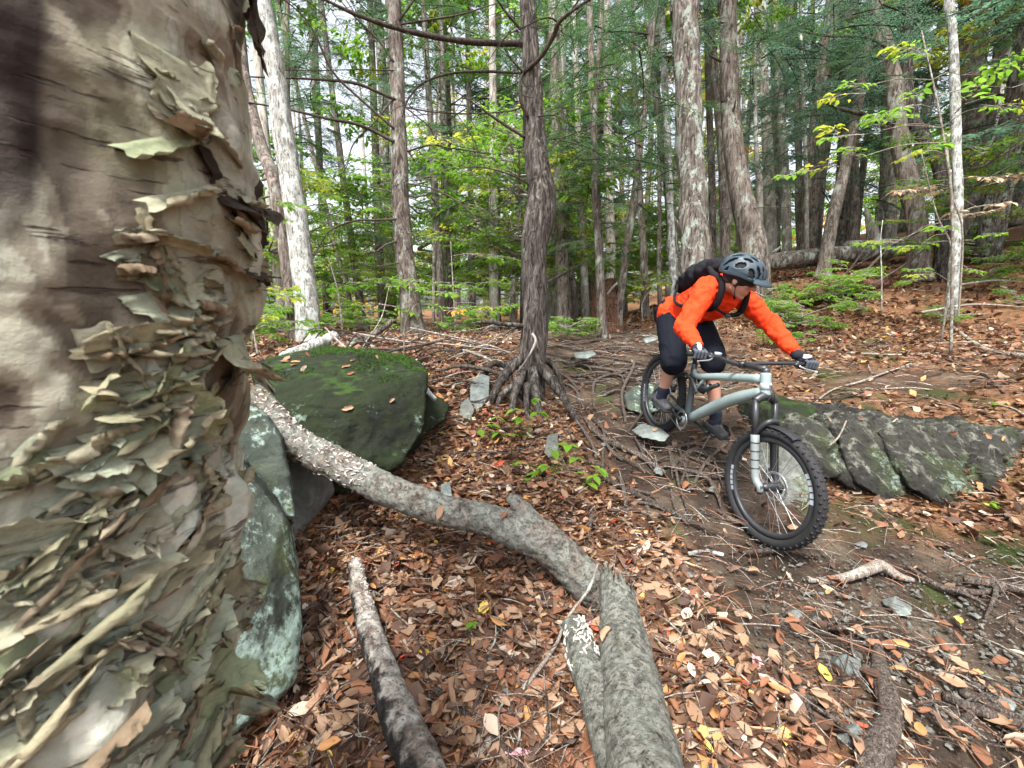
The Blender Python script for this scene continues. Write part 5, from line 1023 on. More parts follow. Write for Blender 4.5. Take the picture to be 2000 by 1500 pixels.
# far fallen logs, snags
fl_ = thing('fallen_log', 'long weathered far log lying along the ridge behind the rider', 'log', P(1600,520,11.5)); mb = MB()
tube(mb, PS([(1478,516,10.4),(1540,508,10.5),(1620,500,10.6),(1700,494,10.8),(1790,482,11.0)]), [.17,.22,.21,.20,.18], 20, 10, disp=log_disp(.03, 3, 6)); mb.build('trunk', M['lich'], fl_)
mb = MB(); tube(mb, PS([(1500,498,11.1),(1515,490,10.9),(1528,478,10.8)]), [.05,.04,.01], 8, 5); mb.build('branch_stub', M['pale'], fl_)
mb = MB(); tube(mb, PS([(1655,480,13.0),(1710,478,13.2),(1790,468,13.6)]), [.14,.16,.12], 16, 8, disp=log_disp(.03, 3, 8)); solo(mb, 'fallen_log', M['pale'], 'second pale log behind the ridge log', 'log')
mb = MB(); tube(mb, PS([(1712,485,13),(1700,440,13),(1690,405,13)]), [.22,.12,.03], 12, 6, wob=.2); solo(mb, 'tree_snag', M['pale'], 'pale pointed broken snag standing behind the ridge logs', 'snag')
mb = MB(); tube(mb, PS([(1560,590,7.6),(1620,570,7.7),(1680,560,7.8),(1730,555,7.9)]), [.05,.14,.13,.06], 18, 8, disp=log_disp(.05, 4, 9)); solo(mb, 'rotten_log', M['rot'], 'black rotten log half hidden in green plants right of the helmet', 'log')
mb = MB(); tube(mb, PS([(530,722,3.6),(560,700,3.8),(610,678,4.0),(655,655,4.2)]), [.055,.065,.06,.05], 18, 8, disp=log_disp(.012, 8, 11)); attach = solo(mb, 'fallen_log', M['white'], 'pale fallen branch log at the left of the brush pile', 'log')
mb = MB(); tube(mb, PS([(655,690,4.3),(700,668,4.4),(735,650,4.5),(768,625,4.6)]), [.045,.05,.035,.02], 14, 8, disp=log_disp(.010, 8, 12)); solo(mb, 'fallen_log', M['lich'], 'mossy broken limb rising through the brush pile', 'log')
mb = MB(); tube(mb, PS([(508,742,3.4),(514,715,3.5),(510,700,3.5)]), [.016,.018,.014], 9, 5, wob=.2); solo(mb, 'stick', M['twig'], 'black snapped stub standing left of the mossy boulder', 'stick')
mb = MB(); tube(mb, PS([(1722,612,6),(1722,540,6),(1720,470,6.1),(1724,430,6.1)]), [.009,.008,.006,.004], 7, 6, wob=.1); solo(mb, 'sapling', M['white'], 'bare white sapling stem standing on the leafy slope', 'sapling')
# ------------------------------------------------------------------ the wood beyond: each tree its own, sharing shapes
def far_trunk(seed, h=22):
    r = random.Random(seed); mb = MB(); p = [(0, 0, -.3)]; x = y = 0
    for k in range(1, 8): x += r.uniform(-.12, .12); y += r.uniform(-.12, .12); p.append((x, y, h*k/7))
    tube(mb, p, [1.0, .88, .82, .75, .65, .52, .3], 9, 3, wob=.12, ws=2, seed=seed)
    # dead lower twigs
    return mb
FT = []
for s in range(5):
    mb = far_trunk(s); V = np.concatenate(mb.v); me = None
    V2 = V.copy()
    c = np.zeros_like(V); mbx = MB(); r = random.Random(s); p = [(0, 0, -.3)]; x = y = 0
    for k in range(1, 8): x += r.uniform(-.12, .12); y += r.uniform(-.12, .12); p.append((x, y, 22*k/7))
    rad = .13+.025*s; tube(mbx, p, [rad*1.15, rad*.9, rad*.82, rad*.75, rad*.62, rad*.5, rad*.3], 9, 3, wob=.12, ws=3, seed=s)
    for k in range(26):
        z = r.uniform(1.2, 7); i = np.interp(z, [q[2] for q in p], [q[0] for q in p]), np.interp(z, [q[2] for q in p], [q[1] for q in p]); a = r.uniform(0, 6.28); L = r.uniform(.3, 1.5)
        o = np.array([i[0], i[1], z]); tube(mbx, [o, o+np.array([math.cos(a)*L*.5, math.sin(a)*L*.5, .05]), o+np.array([math.cos(a)*L, math.sin(a)*L, -.2*L])], [.014, .009, .003], 3, 3, cap=False)
    me = mbx.mesh('trunk'); me.materials.append(M[['hem2', 'far', 'pale', 'hem2', 'lich'][s]]); FT.append(me)
ANC = [(560, 'the white barked tree'), (700, 'the dark trunk behind the brush pile'), (785, 'the slender hemlock'), (880, 'the mottled thin trunk'), (966, 'the smooth pale trunk'), (1045, 'the burled hemlock'), (1100, 'the upright brown trunk'), (1180, 'the rotten stump'), (1255, 'the narrow mid trunk'), (1350, 'the shaggy trunk'), (1450, 'the curving hemlock'), (1535, 'the light grey trunk'), (1640, 'the leaning trunk'), (1770, 'the dark forked tree'), (1870, 'the thin pale birch'), (1950, 'the pale right hand trunk')]
def beside(u):
    k = min(ANC, key=lambda q: abs(q[0]-u)); return ('behind ' if abs(u-k[0]) < 12 else 'left of ' if u < k[0] else 'right of ')+k[1]
def far_forest():
    r = random.Random(5); taken = []; n = 0; tries = 0
    while n < 118 and tries < 6000:
        tries += 1; R = 10.5*(58/10.5)**(r.random()**.85); a = math.radians(r.uniform(-60, 60)); x, y = R*math.sin(a), R*math.cos(a); u = 1000+FPX*x/(y*cp)
        if R < 15 and (1200 < u < 1960): continue
        if R < 13 and u < 900: continue
        if 430 < u < 760 and R < 45 and r.random() < .8: continue
        if any((x-p)**2+(y-q)**2 < (1.0+R*.02)**2 for p, q in taken): continue
        taken.append((x, y)); z = float(H(x, y)[0]); left = u < 950
        kind = r.random(); broad = kind < (.38 if left else .16)
        zone = 'at the left' if u < 700 else ('left of the middle' if u < 1050 else ('in the middle' if u < 1350 else ('right of the middle' if u < 1700 else 'at the right')))
        dist = 'in the middle distance' if R < 20 else ('far back' if R < 35 else 'farthest back')
        lab = ('leafy yellow green tree ' if broad else 'dark hemlock ')+dist+' '+beside(u); g = 'trees of the wood '+dist
        T = thing('maple_tree' if broad else 'hemlock_tree', lab, 'tree', (x, y, z), g); T.rotation_euler = (0, 0, r.uniform(0, 6.28)); s = r.uniform(.75, 1.25); T.scale = (s, s, s*r.uniform(.9, 1.1))
        link(r.choice([FT[2], FT[4], FT[1]]) if broad else r.choice(FT), 'trunk', None, T)
        gap = (.65 if 450 < u < 950 else .6)
        if r.random() > gap or broad: link(r.choice(BC) if broad else r.choice(FC), 'crown', None, T)
        n += 1
far_forest()
# far-off wood that reads as one mass
def wood_mass():
    mb = MB(); r = random.Random(3); protos = HF+BL_
    for i in range(300):
        R = r.uniform(58, 75); a = math.radians(r.uniform(-58, 58)); x, y = R*math.sin(a), R*math.cos(a); z = float(H(x, y, False)[0]); h = -.5+13*r.random()**1.6; k = r.random()
        if a < math.radians(-12) and h > 5 and r.random() < .7: continue
        place(mb, r.choice(HF) if k < .35 else r.choice(BL_), np.array([x, y, z+h]), r.uniform(0, 6.28), r.uniform(-.2, .6), r.uniform(3, 6), 0 if k < .35 else (2 if k < .78 else 3), None, r.uniform(-1, 1))
    for i in range(200):
        R = r.uniform(36, 60); a = math.radians(r.uniform(-50, 50)); x, y = R*math.sin(a), R*math.cos(a); z = float(H(x, y, False)[0]); k = r.random()
        place(mb, r.choice(BL_), np.array([x, y, z+r.uniform(.3, 6)]), r.uniform(0, 6.28), r.uniform(-.2, .4), r.uniform(2, 4), 2 if k < .75 else 3, None, r.uniform(-.6, .6))
    o = mb.build('distant_wood', [M['needle2'], M['twig'], M['broad'], M['gold']]); o['kind'] = 'stuff'; tagm(o, 'distant green and yellow wood closing the view between the trunks', 'woodland')
wood_mass()
# ------------------------------------------------------------------ foliage hung on the named trees
def hang(T, L, mats, seed, protos=HP, name='foliage'):
    r = random.Random(seed); mb = MB()
    for u0, v0, u1, v1, Z0, Z1, n, s in L:
        for i in range(n):
            p = P(r.uniform(u0, u1), r.uniform(v0, v1), r.uniform(Z0, Z1)); yaw = r.uniform(0, 6.28); place(mb, r.choice(protos), p, yaw, r.uniform(-.25, .2), s*r.uniform(.6, 1.3), 0 if r.random() < .8 else 2, 1, r.uniform(-.4, .4))
    mb.build(name, mats, T)
NM = [M['needle'], M['twig'], M['needle_y']]; NB = [M['needle2'], M['twig'], M['needle']]
hang(B, [(1080,-60,1300,120,5,6.5,16,.9)], NM, 31)
E1 = trunk_tree([(1180,-60,6.8),(1168,120,6.8),(1160,260,6.8),(1162,380,6.8),(1168,480,6.9),(1180,640,6.9)], [.03,.04,.045,.05,.055,.06], M['hem2'], 'young hemlock with dense dark green sprays right of the burled hemlock', None, name='hemlock_tree', n=10)
hang(E1, [(1070,120,1290,280,5.8,7.6,34,.75),(1080,260,1290,400,6,7.6,24,.75),(1100,380,1270,500,6.2,7.6,16,.6),(1100,-40,1300,130,6,8,20,.8),(1080,130,1300,420,7,9,34,.95),(940,420,1120,560,9,11,14,.8)], NM, 32)
hang(D_, [(1380,-60,1560,120,7,9,22,.9),(1450,120,1620,260,8.5,10.5,22,.9),(1480,250,1680,360,9.5,12,18,.9),(1360,60,1560,330,10,13,26,1.2),(1500,330,1760,420,13,16,22,1.1)], NB, 33)
hang(I_, [(1560,-60,1760,90,5.2,7,26,.75),(1640,60,1760,150,6,7.5,12,.6),(1540,110,1680,260,8,10,22,.9),(1900,-60,2040,150,6,9,18,.8),(1800,60,1900,300,9,10.5,14,.8),(1880,280,2030,420,9,12,20,.9)], NB, 34)
hang(A, [(560,40,760,240,8,10,30,.9),(800,0,1010,150,7.5,9.5,26,.85),(830,200,1020,420,8,10,30,.85),(620,360,780,560,8,10,24,.8),(800,430,1000,560,9,11,18,.8),(560,250,680,380,8.5,10,12,.8)], NM, 35)
hang(T1, [(470,30,640,170,7,9,18,.8),(470,160,600,330,7,9,10,.6)], NM, 36)
_trees = [(A, [(540,-60,780,420)], 8, 13), (E1, [(1060,-60,1310,450)], 7.5, 12), (D_, [(1360,-60,1560,420)], 9, 14), (I_, [(1560,-60,1860,330)], 9.5, 14), (K_, [(1860,-60,2040,400)], 10, 14)]
for q_, (T_, bx_, za, zb) in enumerate(_trees):
    for bb_ in bx_: hang(T_, [(*bb_, za, zb, 36, 1.15)], [M['needle2'], M['twig'], M['needle_y']] if q_ != 1 else NM, 60+q_, HP)
T9 = [t for t in bpy.data.objects if t.get('label') == 'smooth pale grey trunk left of the burled hemlock'][0]
hang(T9, [(800,-60,1040,440,9,13,50,1.15)], [M['needle'], M['twig'], M['needle_y']], 70)
def maple_spray(T, L, seed, mats, name='foliage'): hang(T, L, mats, seed, BP_, name)
BM = [M['broad'], M['gtwig'], M['broad_y']]
# leafy saplings
def sapling(stem, r, boxes, label, seed, mats=BM, protos=BP2, group=None, smat='gtwig'):
    p = np.array(PS(stem)); b = p[-1].copy(); b[2] = float(H(b[0], b[1])[0])-.02; p = np.vstack([p[:-1], b]); T = thing('sapling', label, 'sapling', b, group); mb = MB(); tube(mb, p[::-1], [r, r*.8, r*.4], 8, 8, wob=.1); mb.build('trunk', M[smat], T)
    rr = random.Random(seed); sm = smooth_path(p, 6)
    mb = MB(); mbb = MB()
    for u0, v0, u1, v1, Z0, Z1, n, s in boxes:
        for i in range(max(2, int(n*.62))):
            t = rr.random(); q = P(u0+(u1-u0)*t, v0+(v1-v0)*t+rr.uniform(-10, 10), rr.uniform(Z0, Z1)); j = np.argmin(np.linalg.norm(sm-q, axis=1)-0*q[2]); o = sm[j]; yaw = math.atan2(q[1]-o[1], q[0]-o[0])+rr.uniform(-.9, .9)
            if i % 3 == 0: mbb = MB(); tube(mbb, [o, (o+q)/2+np.array([0, 0, .05]), q], [r*.4, r*.3, .002], 5, 5); mbb.build('branch', M[smat], T)
            place(mb, rr.choice(protos), q, yaw, rr.uniform(-.3, .15), s*(2.5 if protos is BP2 else 1)*rr.uniform(.7, 1.15), 0 if rr.random() < .85 else 2, 1, rr.uniform(-.3, .3))
    mb.build('foliage', mats, T); return T
sapling([(1800,60,4.6),(1840,250,4.6),(1860,420,4.7),(1875,600,4.9)], .016, [(1800,190,1700,260,4.0,4.6,5,.38),(1830,240,1960,190,4.2,4.8,5,.42),(1640,270,1760,250,3.9,4.5,7,.36),(1600,340,1700,290,3.9,4.5,5,.34),(1730,330,1800,310,3.9,4.5,4,.34),(1960,170,2020,190,4.4,5,4,.4),(1850,160,1960,110,4.4,5,5,.38),(1740,130,1850,100,4.2,4.8,6,.34),(1660,180,1760,160,4.2,4.8,4,.3)], 'bright green beech sapling with layered leaves at the upper right', 41)
sapling([(1800,300,5.4),(1830,420,5.4),(1860,500,5.4),(1850,600,5.4)], .012, [(1750,480,1920,450,5,5.8,12,.38),(1780,540,1900,520,5,5.8,7,.36),(1620,520,1780,540,5,5.8,6,.3)], 'low leafy beech sapling left of the right edge', 42)
sapling([(1850,280,5.8),(1860,380,5.8),(1880,460,5.9),(1885,560,6)], .012, [(1790,370,1960,340,5.5,6.2,10,.4),(1800,430,1930,400,5.5,6.2,6,.36)], 'sapling holding withered pale brown leaves at the right', 43, [M['dryleaf'], M['gtwig'], M['broad_y']])
sapling([(800,560,3.4),(800,600,3.4),(790,650,3.5),(785,690,3.5)], .006, [(780,590,900,600,3.2,3.8,6,.22),(800,570,860,560,3.2,3.8,3,.2)], 'small sapling with a few orange leaves above the brush pile', 44, [M['broad'], M['gtwig'], M['gold']])
sapling([(500,380,4.4),(505,420,4.4),(500,520,4.4),(495,720,4.4)], .01, [(470,395,545,400,4.0,4.6,9,.30),(470,430,540,425,4.2,4.6,3,.2)], 'sapling with a clump of bright leaves between birch and white tree', 45)
sapling([(480,560,4.2),(490,620,4.2),(505,700,4.2)], .01, [(450,560,560,580,3.8,5,12,.34),(450,620,560,640,3.8,5,12,.34)], 'low bright sapling at the edge of the birch bark', 46)
sapling([(640,500,6.5),(660,570,6.5),(670,650,6.5)], .014, [(600,560,760,550,6,7.5,16,.5),(610,600,760,600,6,7.5,14,.5)], 'bushy green sapling behind the pale fallen branch log', 47)
sapling([(880,470,7),(885,560,7),(890,640,7)], .014, [(820,560,960,560,6.4,7.6,14,.5),(830,610,990,600,6.4,7.6,12,.5),(880,500,1000,500,7,8,10,.5)], 'bushy green sapling left of the burled hemlock', 48)
sapling([(860,100,9.5),(850,300,9.5),(845,600,9.5)], .04, [(820,40,900,120,9,11,10,1.1),(680,60,760,120,9,11,10,1.0),(800,230,960,260,9,11,14,1.0),(690,210,780,260,9,11,14,1.0),(650,330,780,400,9,11,12,1.0),(800,330,900,440,9,11,12,.9)], 'tall yellow green maple behind the slender dark hemlock', 49, [M['broad'], M['gtwig'], M['broad_y']], BL_)
sapling([(1330,520,9),(1260,580,9),(1255,640,9)], .014, [(1230,560,1310,540,8,10,10,.6),(1100,640,1140,650,6.5,7,8,.28)], 'small green sapling left of the rider', 50)
SKIP = (7, 8, 11, 12, 19)
for i, (u, v, Z, s) in enumerate([(1110,655,6.5,.6),(1130,645,7,.6),(1500,560,7.5,.9),(1540,590,6.6,.8),(1570,600,6.2,.8),(1620,560,7.4,.9),(1660,545,7.6,.9),(1590,530,9,1.0),(1520,520,9,.9),(1540,640,5.8,.6),(1690,590,6.6,.6),(1740,540,8,.8),(1800,560,7.5,.7),
     (1900,500,10,1.1),(1950,470,11,1.2),(1990,520,9,1.0),(1930,540,8,.7),(1850,590,6.2,.5),(1980,600,6.5,.5),(1820,490,10,1.0),(560,660,6,.8),(470,690,4.6,.8),(650,650,7,.9),(720,645,7.5,.9),(530,650,7.5,1.0),(900,650,7,.7)]):
    if i in SKIP: continue
    b = P(u, v, Z); b[2] = float(H(b[0], b[1])[0]); T = thing('shrub', '', 'shrub', b); T.scale = (s*.8,)*3; T.rotation_euler = (0, 0, i*1.3); 
    where = ['right of the hemlock roots', 'beside the rotten stump', 'right of the helmet', 'below the rotten black log', 'nearest the rider arm', 'in front of the rotten black log', 'over the rotten black log', 'under the far fallen log', 'behind the helmet brim', 'beside the orange sleeve', 'on the slope below the black log', 'by the bare white sapling', 'right of the bare white sapling', 'below the broad dark trunk', 'on the upper right ridge', 'at the right edge of the ridge', 'on the upper right slope', 'under the pale leaf sapling', 'low at the right edge of the slope', 'beneath the thin pale birch', 'at the foot of the white tree', 'at the edge of the near birch', 'behind the pale fallen branch log', 'left of the slender hemlock foot', 'far left behind the white tree', 'left of the burled hemlock foot'][i]
    T['label'] = 'low green leafy shrub '+where; link(SHRUB[i % 2], 'foliage', None, T)
# background understory, one saplings per spot
r_ = random.Random(9)
for i in range(125):
    R = r_.uniform(8.5, 34); a = math.radians(r_.uniform(-46, 52)); x, y = R*math.sin(a), R*math.cos(a); u = 1000+FPX*x/(y*cp)
    if R < 11 and 1050 < u < 1500: continue
    if R < 24 and u > 1380 and r_.random() < .85: continue
    T = thing('sapling', 'green understory sapling '+('nearby ' if R < 16 else 'far back ' if R < 25 else 'farthest back ')+beside(u), 'sapling', (x, y, float(H(x, y)[0])), 'understory saplings between the trunks'); s = r_.uniform(.8, 1.7); T.scale = (s,)*3; T.rotation_euler = (0, 0, r_.uniform(0, 6))
    link(SC[i % 3], 'foliage', None, T)
# seedlings in the leaf litter
def seedling(u, v, spots, label, ls=.05, seed=0):
    b = G(u, v); T = thing('seedling', label, 'seedling', b); r = random.Random(seed); D = depth(b)
    for (du, dv) in spots:
        q = P(u+du, v+dv, D-.05); mb = MB(); tube(mb, [b, (b+q)/2+np.array([0, 0, .02]), q], [.0025, .0015], 4, 4); mb.build('stem', M['broad'], T)
        for k in range(r.choice([2, 3, 3])):
            a = r.uniform(0, 6.28); l = ls*r.uniform(.7, 1.3); d = np.array([math.cos(a), math.sin(a)*.8, r.uniform(-.3, .2)]); d = nrm(d); w = nrm(np.cross(d, [0, 0, 1])); n_ = np.cross(w, d); s_ = np.linspace(0, 1, 7); V = []
            for t in s_:
                ww = .30*l*math.sin(math.pi*t**.8)**.8 if 0 < t < 1 else .001
                for x in (-1, 0, 1): V.append(q+d*l*t+w*ww*x+n_*(abs(x)*ww*.3-.25*l*t*t))
            F = np.array([(i*3+j, i*3+j+1, i*3+j+4, i*3+j+3) for i in range(6) for j in range(2)]); mb = MB(); mb.add(np.array(V), [F]); mb.build('leaf', M['broad'], T)
seedling(1030, 860, [(-25,-60),(10,-80),(-60,-45),(-10,-40),(20,-55)], 'green seedling at the foot of the hemlock', .075, 1)
seedling(965, 860, [(-30,-20),(10,-15),(-5,-30),(40,-10)], 'low green seedling left of the hemlock foot', .07, 2)
seedling(1080, 930, [(-60,-25),(-30,-5),(0,-50),(30,-60),(45,-35),(-10,-20),(-50,5)], 'larger green seedling in the middle of the leafy slope', .075, 3)
seedling(1150, 950, [(-15,-25),(10,-20),(20,-35),(0,-5)], 'green seedling left of the trail bank', .065, 4)
seedling(1935, 1000, [(-5,-15),(8,-12),(0,-20)], 'tiny maple seedling beneath the outcrop at the right', .045, 5)
seedling(1940, 800, [(-8,-15),(10,-12)], 'tiny seedling above the outcrop at the right', .05, 6)
seedling(918, 1225, [(-6,-6),(6,-8)], 'tiny green sprout below the bright yellow leaf', .03, 7)
def fern(u, v, Z, n, L, label, seed):
    r = random.Random(seed); b = P(u, v, Z); T = thing('fern', label, 'fern', b)
    for k in range(n):
        a = r.uniform(-3.1, .2); pts = [b, b+np.array([math.cos(a)*L*.5, math.sin(a)*L*.4, L*.25]), b+np.array([math.cos(a)*L, math.sin(a)*L*.7, L*.02])]; p = smooth_path(pts, 9); mb = MB(); tube(mb, p, [.002, .0006], 4); C, D, Wd = [], [], []
        t = np.gradient(p, axis=0)
        for i in range(1, len(p)):
            for s in (-1, 1): 
                d = nrm(np.cross(nrm(t[i]), [0, 0, 1]))*s; h = L*.16*(1-i/len(p))**.7+.004; e = nrm(d+nrm(t[i])*.3)*h*.5; C.append(p[i]+e); D.append(e); Wd.append(nrm(t[i])*L*.022)
        V, F = quads_from(np.array(C), np.array(D), np.array(Wd)); mb.add(V, [F]); mb.build('frond', M['fern'], T)
fern(540, 735, 3.0, 9, .16, 'fern tuft on the left shoulder of the mossy boulder', 1); fern(512, 745, 2.9, 7, .14, 'smaller fern left of the mossy boulder', 2); fern(642, 920, 2.3, 4, .09, 'tiny fern under the main log by the cleft slab', 3); fern(620, 712, 3.2, 6, .10, 'fern sprig in moss on top of the mossy boulder', 4)
# ------------------------------------------------------------------ mountain bike
FH, RH = P(1503, 951, 2.50), P(1292, 768, 3.72); FH[2] += .0
bx = nrm(FH-RH); lean = math.radians(-4)
by = nrm(np.cross([0, 0, 1], bx)); bz = np.cross(bx, by); by = nrm(by*math.cos(lean)+bz*math.sin(lean)); bz = np.cross(bx, by)   # by = rider's left
BR = np.stack([bx, by, bz], 1)
def K(x, y, z): return RH + BR@np.array([x, y, z])
WB = float(np.linalg.norm(FH-RH)); WRr = .352
M['rubber'] = m_plain('tyre_rubber', (.022, .022, .024), .75, .3, 0, 120, .001, .2)
M['rim'] = m_plain('black_rim', (.03, .032, .036), .4, .5, 0, 10, .0002, .05); M['decal'] = m_plain('pale_decal', (.34, .40, .45), .4, .5, 0, 10, .0002, .05)
M['steel'] = m_plain('brushed_steel', (.55, .56, .58), .3, .5, .9, 30, .0004, .1); M['blk'] = m_plain('black_metal', (.028, .030, .034), .38, .5, .2, 30, .0003, .1)
M['paint'] = m_plain('greygreen_paint', (.235, .30, .30), .32, .5, 0, 30, .0003, .06); M['dpaint'] = m_plain('dark_slate_paint', (.05, .065, .07), .35, .5, 0, 30, .0003, .06)
M['fork'] = m_plain('silver_fork', (.19, .22, .22), .4, .5, .1, 30, .0003, .06); M['foam'] = m_plain('black_foam', (.02, .02, .022), .9, .2, 0, 200, .001, .1)
bike = thing('mountain_bike', 'grey green full suspension mountain bike ridden down the rooty bank', 'bicycle', K(.6, 0, -WRr))
def wheel(c, ax, name, turn=0.0, rot=0.0):
    w = nrm(ax); f = nrm(np.cross(w, bz)); u = np.cross(f, w); Wm = np.stack([f, w, u], 1)
    def Q(r, a, y=0): return c + Wm@np.array([r*math.cos(a+rot), y, r*math.sin(a+rot)])
    par = bpy.data.objects.new('wheel', None); COL.objects.link(par); par.parent = bike; WL[par.name] = wl(bike).copy()
    n, m = 96, 14; V = []; 
    for i in range(n):
        for j in range(m): b = 2*math.pi*j/m; V.append(Q(WRr-.033+.030*math.cos(b), 2*math.pi*i/n, .030*math.sin(b)))
    F = [(i*m+j, i*m+(j+1) % m, ((i+1) % n)*m+(j+1) % m, ((i+1) % n)*m+j) for i in range(n) for j in range(m)]
    mb = MB(); mb.add(np.array(V), [np.array(F)])
    for i in range(96):               # tread knobs
        a = 2*math.pi*i/96
        for (y, rr_, hx) in (((-.010, WRr-.004, .006), (.010, WRr-.004, .006)) if i % 2 else ((-.024, WRr-.012, .005), (.024, WRr-.012, .005))):
            er = Wm@np.array([math.cos(a+rot), 0, math.sin(a+rot)]); et = Wm@np.array([-math.sin(a+rot), 0, math.cos(a+rot)]); box(mb, Q(rr_-.003, a, y), (hx, .0060, .0055), np.stack([et, w, er], 1))
    mb.build('tyre', M['rubber'], par, smooth=True)
    prof = [(-.015, -.058), (.015, -.058), (.016, -.082), (.010, -.090), (-.010, -.090), (-.016, -.082)]; V = []
    for i in range(n):
        for y, dr in prof: V.append(Q(WRr+dr, 2*math.pi*i/n, y))
    k = len(prof); F = [(i*k+j, i*k+(j+1) % k, ((i+1) % n)*k+(j+1) % k, ((i+1) % n)*k+j) for i in range(n) for j in range(k)]
    mb = MB(); mb.add(np.array(V), [np.array(F)]); mb.build('rim', M['rim'], par)
    for a0, a1, cnt in ((3.25, 3.85, 5), (.3, .9, 5)):           # pale rim decals
        for q in range(cnt):
            s0 = a0+(a1-a0)*q/cnt; s1 = s0+(a1-a0)/cnt*.78
            for sd in (-1, 1):
                V = []; 
                for t in np.linspace(s0, s1, 4): V += [Q(WRr-.060, t-rot, sd*.0168), Q(WRr-.081, t-rot, sd*.0178)]
                mb = MB(); mb.add(np.array(V), [np.array([(2*i, 2*i+1, 2*i+3, 2*i+2) for i in range(3)])]); mb.build('decal', M['decal'], par)
    mb = MB(); tube(mb, [c-w*.055, c-w*.03, c+w*.03, c+w*.055], [.014, .026, .026, .014], 18, 4); mb.build('hub', M['blk'], par)
    sm = None
    for i in range(28):
        a = 2*math.pi*i/28; sd = -1 if i % 2 else 1; cr = .5 if (i//2) % 2 else -.5; mb = MB(); tube(mb, [Q(.024, a+cr, sd*.028), Q(WRr-.088, a, sd*.004)], [.0011, .0011], 5, cap=False); mb.build('spoke', M['steel'], par)
    # disc rotor, on the rider's left
    mb = MB(); V = []; nr = 48
    for i in range(nr):
        a = 2*math.pi*i/nr
        for r_, y in ((.090, .034), (.074, .034), (.074, .036), (.090, .036)): V.append(Q(r_, a, y))
    F = [(i*4+j, i*4+(j+1) % 4, ((i+1) % nr)*4+(j+1) % 4, ((i+1) % nr)*4+j) for i in range(nr) for j in range(4)]; mb.add(np.array(V), [np.array(F)])
    for i in range(6): a = i*math.pi/3; tube(mb, [Q(.018, a, .035), Q(.076, a+.35, .035)], [.003, .003], 5, flat=.5)
    mb.build('disc_rotor', M['steel'], par)
    return par
HA = math.radians(66); st_dir = np.array([-math.cos(HA), 0, math.sin(HA)])
steer = math.radians(4)
wheel(FH, BR@np.array([-math.sin(steer), math.cos(steer), 0]), 'front'); wheel(RH, by, 'rear', rot=1.0)
FHl = np.array([WB, 0, 0]); off = np.array([math.sin(HA), 0, math.cos(HA)])*.044
def axp(s): return FHl - off + st_dir*s       # point along the steering axis, above the front axle
crown, htb, htt = axp(.50), axp(.54), axp(.66)
BBk = np.array([.44, 0, -.03])
def kt(mb, pts, r, n=14, k=6, m=0, flat=1.0): return tube(mb, [K(*p) for p in pts], r, n, k, m=m, flat=flat)
mb = MB()
kt(mb, [htb+st_dir*-.005, htb, htt, htt+st_dir*.005], [.026, .031, .030, .026], 18, 3)
kt(mb, [htb+np.array([-.01, 0, .02]), np.array([.80, 0, .30]), BBk+np.array([.03, 0, .03])], [.031, .041, .043, .037], 18, 6, flat=.85)
kt(mb, [htt+np.array([-.01, 0, -.03]), np.array([.66, 0, .42]), np.array([.42, 0, .33]), np.array([.345, 0, .36])], [.028, .028, .024, .022], 16, 6, flat=.85)
kt(mb, [BBk-np.array([0, .045, 0]), BBk+np.array([0, .045, 0])], [.028, .028], 18, 2)
kt(mb, [(.50, 0, .34), (.43, 0, .20)], [.014, .012], 8, 3)
mb.build('frame', M['paint'], bike)
mb = MB(); kt(mb, [BBk, np.array([.40, 0, .16]), np.array([.34, 0, .40])], [.032, .025, .021], 16, 5); mb.build('seat_tube', M['dpaint'], bike)
mb = MB()
for s in (-1, 1): box(mb, K(*(htb+st_dir*.05))+by*.0, (.001, .001, .001))
mb = MB(); kt(mb, [htb+st_dir*.03+np.array([.003, 0, 0]), htb+st_dir*.07+np.array([.003, 0, 0])], [.0315, .0315], 18, 2)
o = mb.build('head_badge', M['decal'], bike)
for s in (-1, 1):
    mb = MB(); kt(mb, [(0, s*.072, .0), (.14, s*.068, -.005), (.34, s*.045, .02), (.42, s*.035, .03)], [.010, .013, .015, .016], 10, 5); mb.build('chainstay', M['dpaint'], bike)
    mb = MB(); kt(mb, [(0, s*.072, .01), (.12, s*.062, .15), (.30, s*.045, .30), (.38, s*.035, .30)], [.010, .012, .013, .014], 10, 5); mb.build('seatstay', M['dpaint'], bike)
    mb = MB(); kt(mb, [(.36, s*.036, .31), (.45, s*.034, .26), (.50, s*.03, .22)], [.015, .018, .012], 10, 4, flat=.5); mb.build('rocker_link', M['blk'], bike)
mb = MB(); kt(mb, [(.50, 0, .24), (.66, 0, .36)], [.016, .016], 12, 2); mb.build('shock', M['blk'], bike)
mb = MB(); kt(mb, [(.50, 0, .25), (.585, 0, .312)], [.026, .026], 14, 2); mb.build('shock_spring', M['blk'], bike)
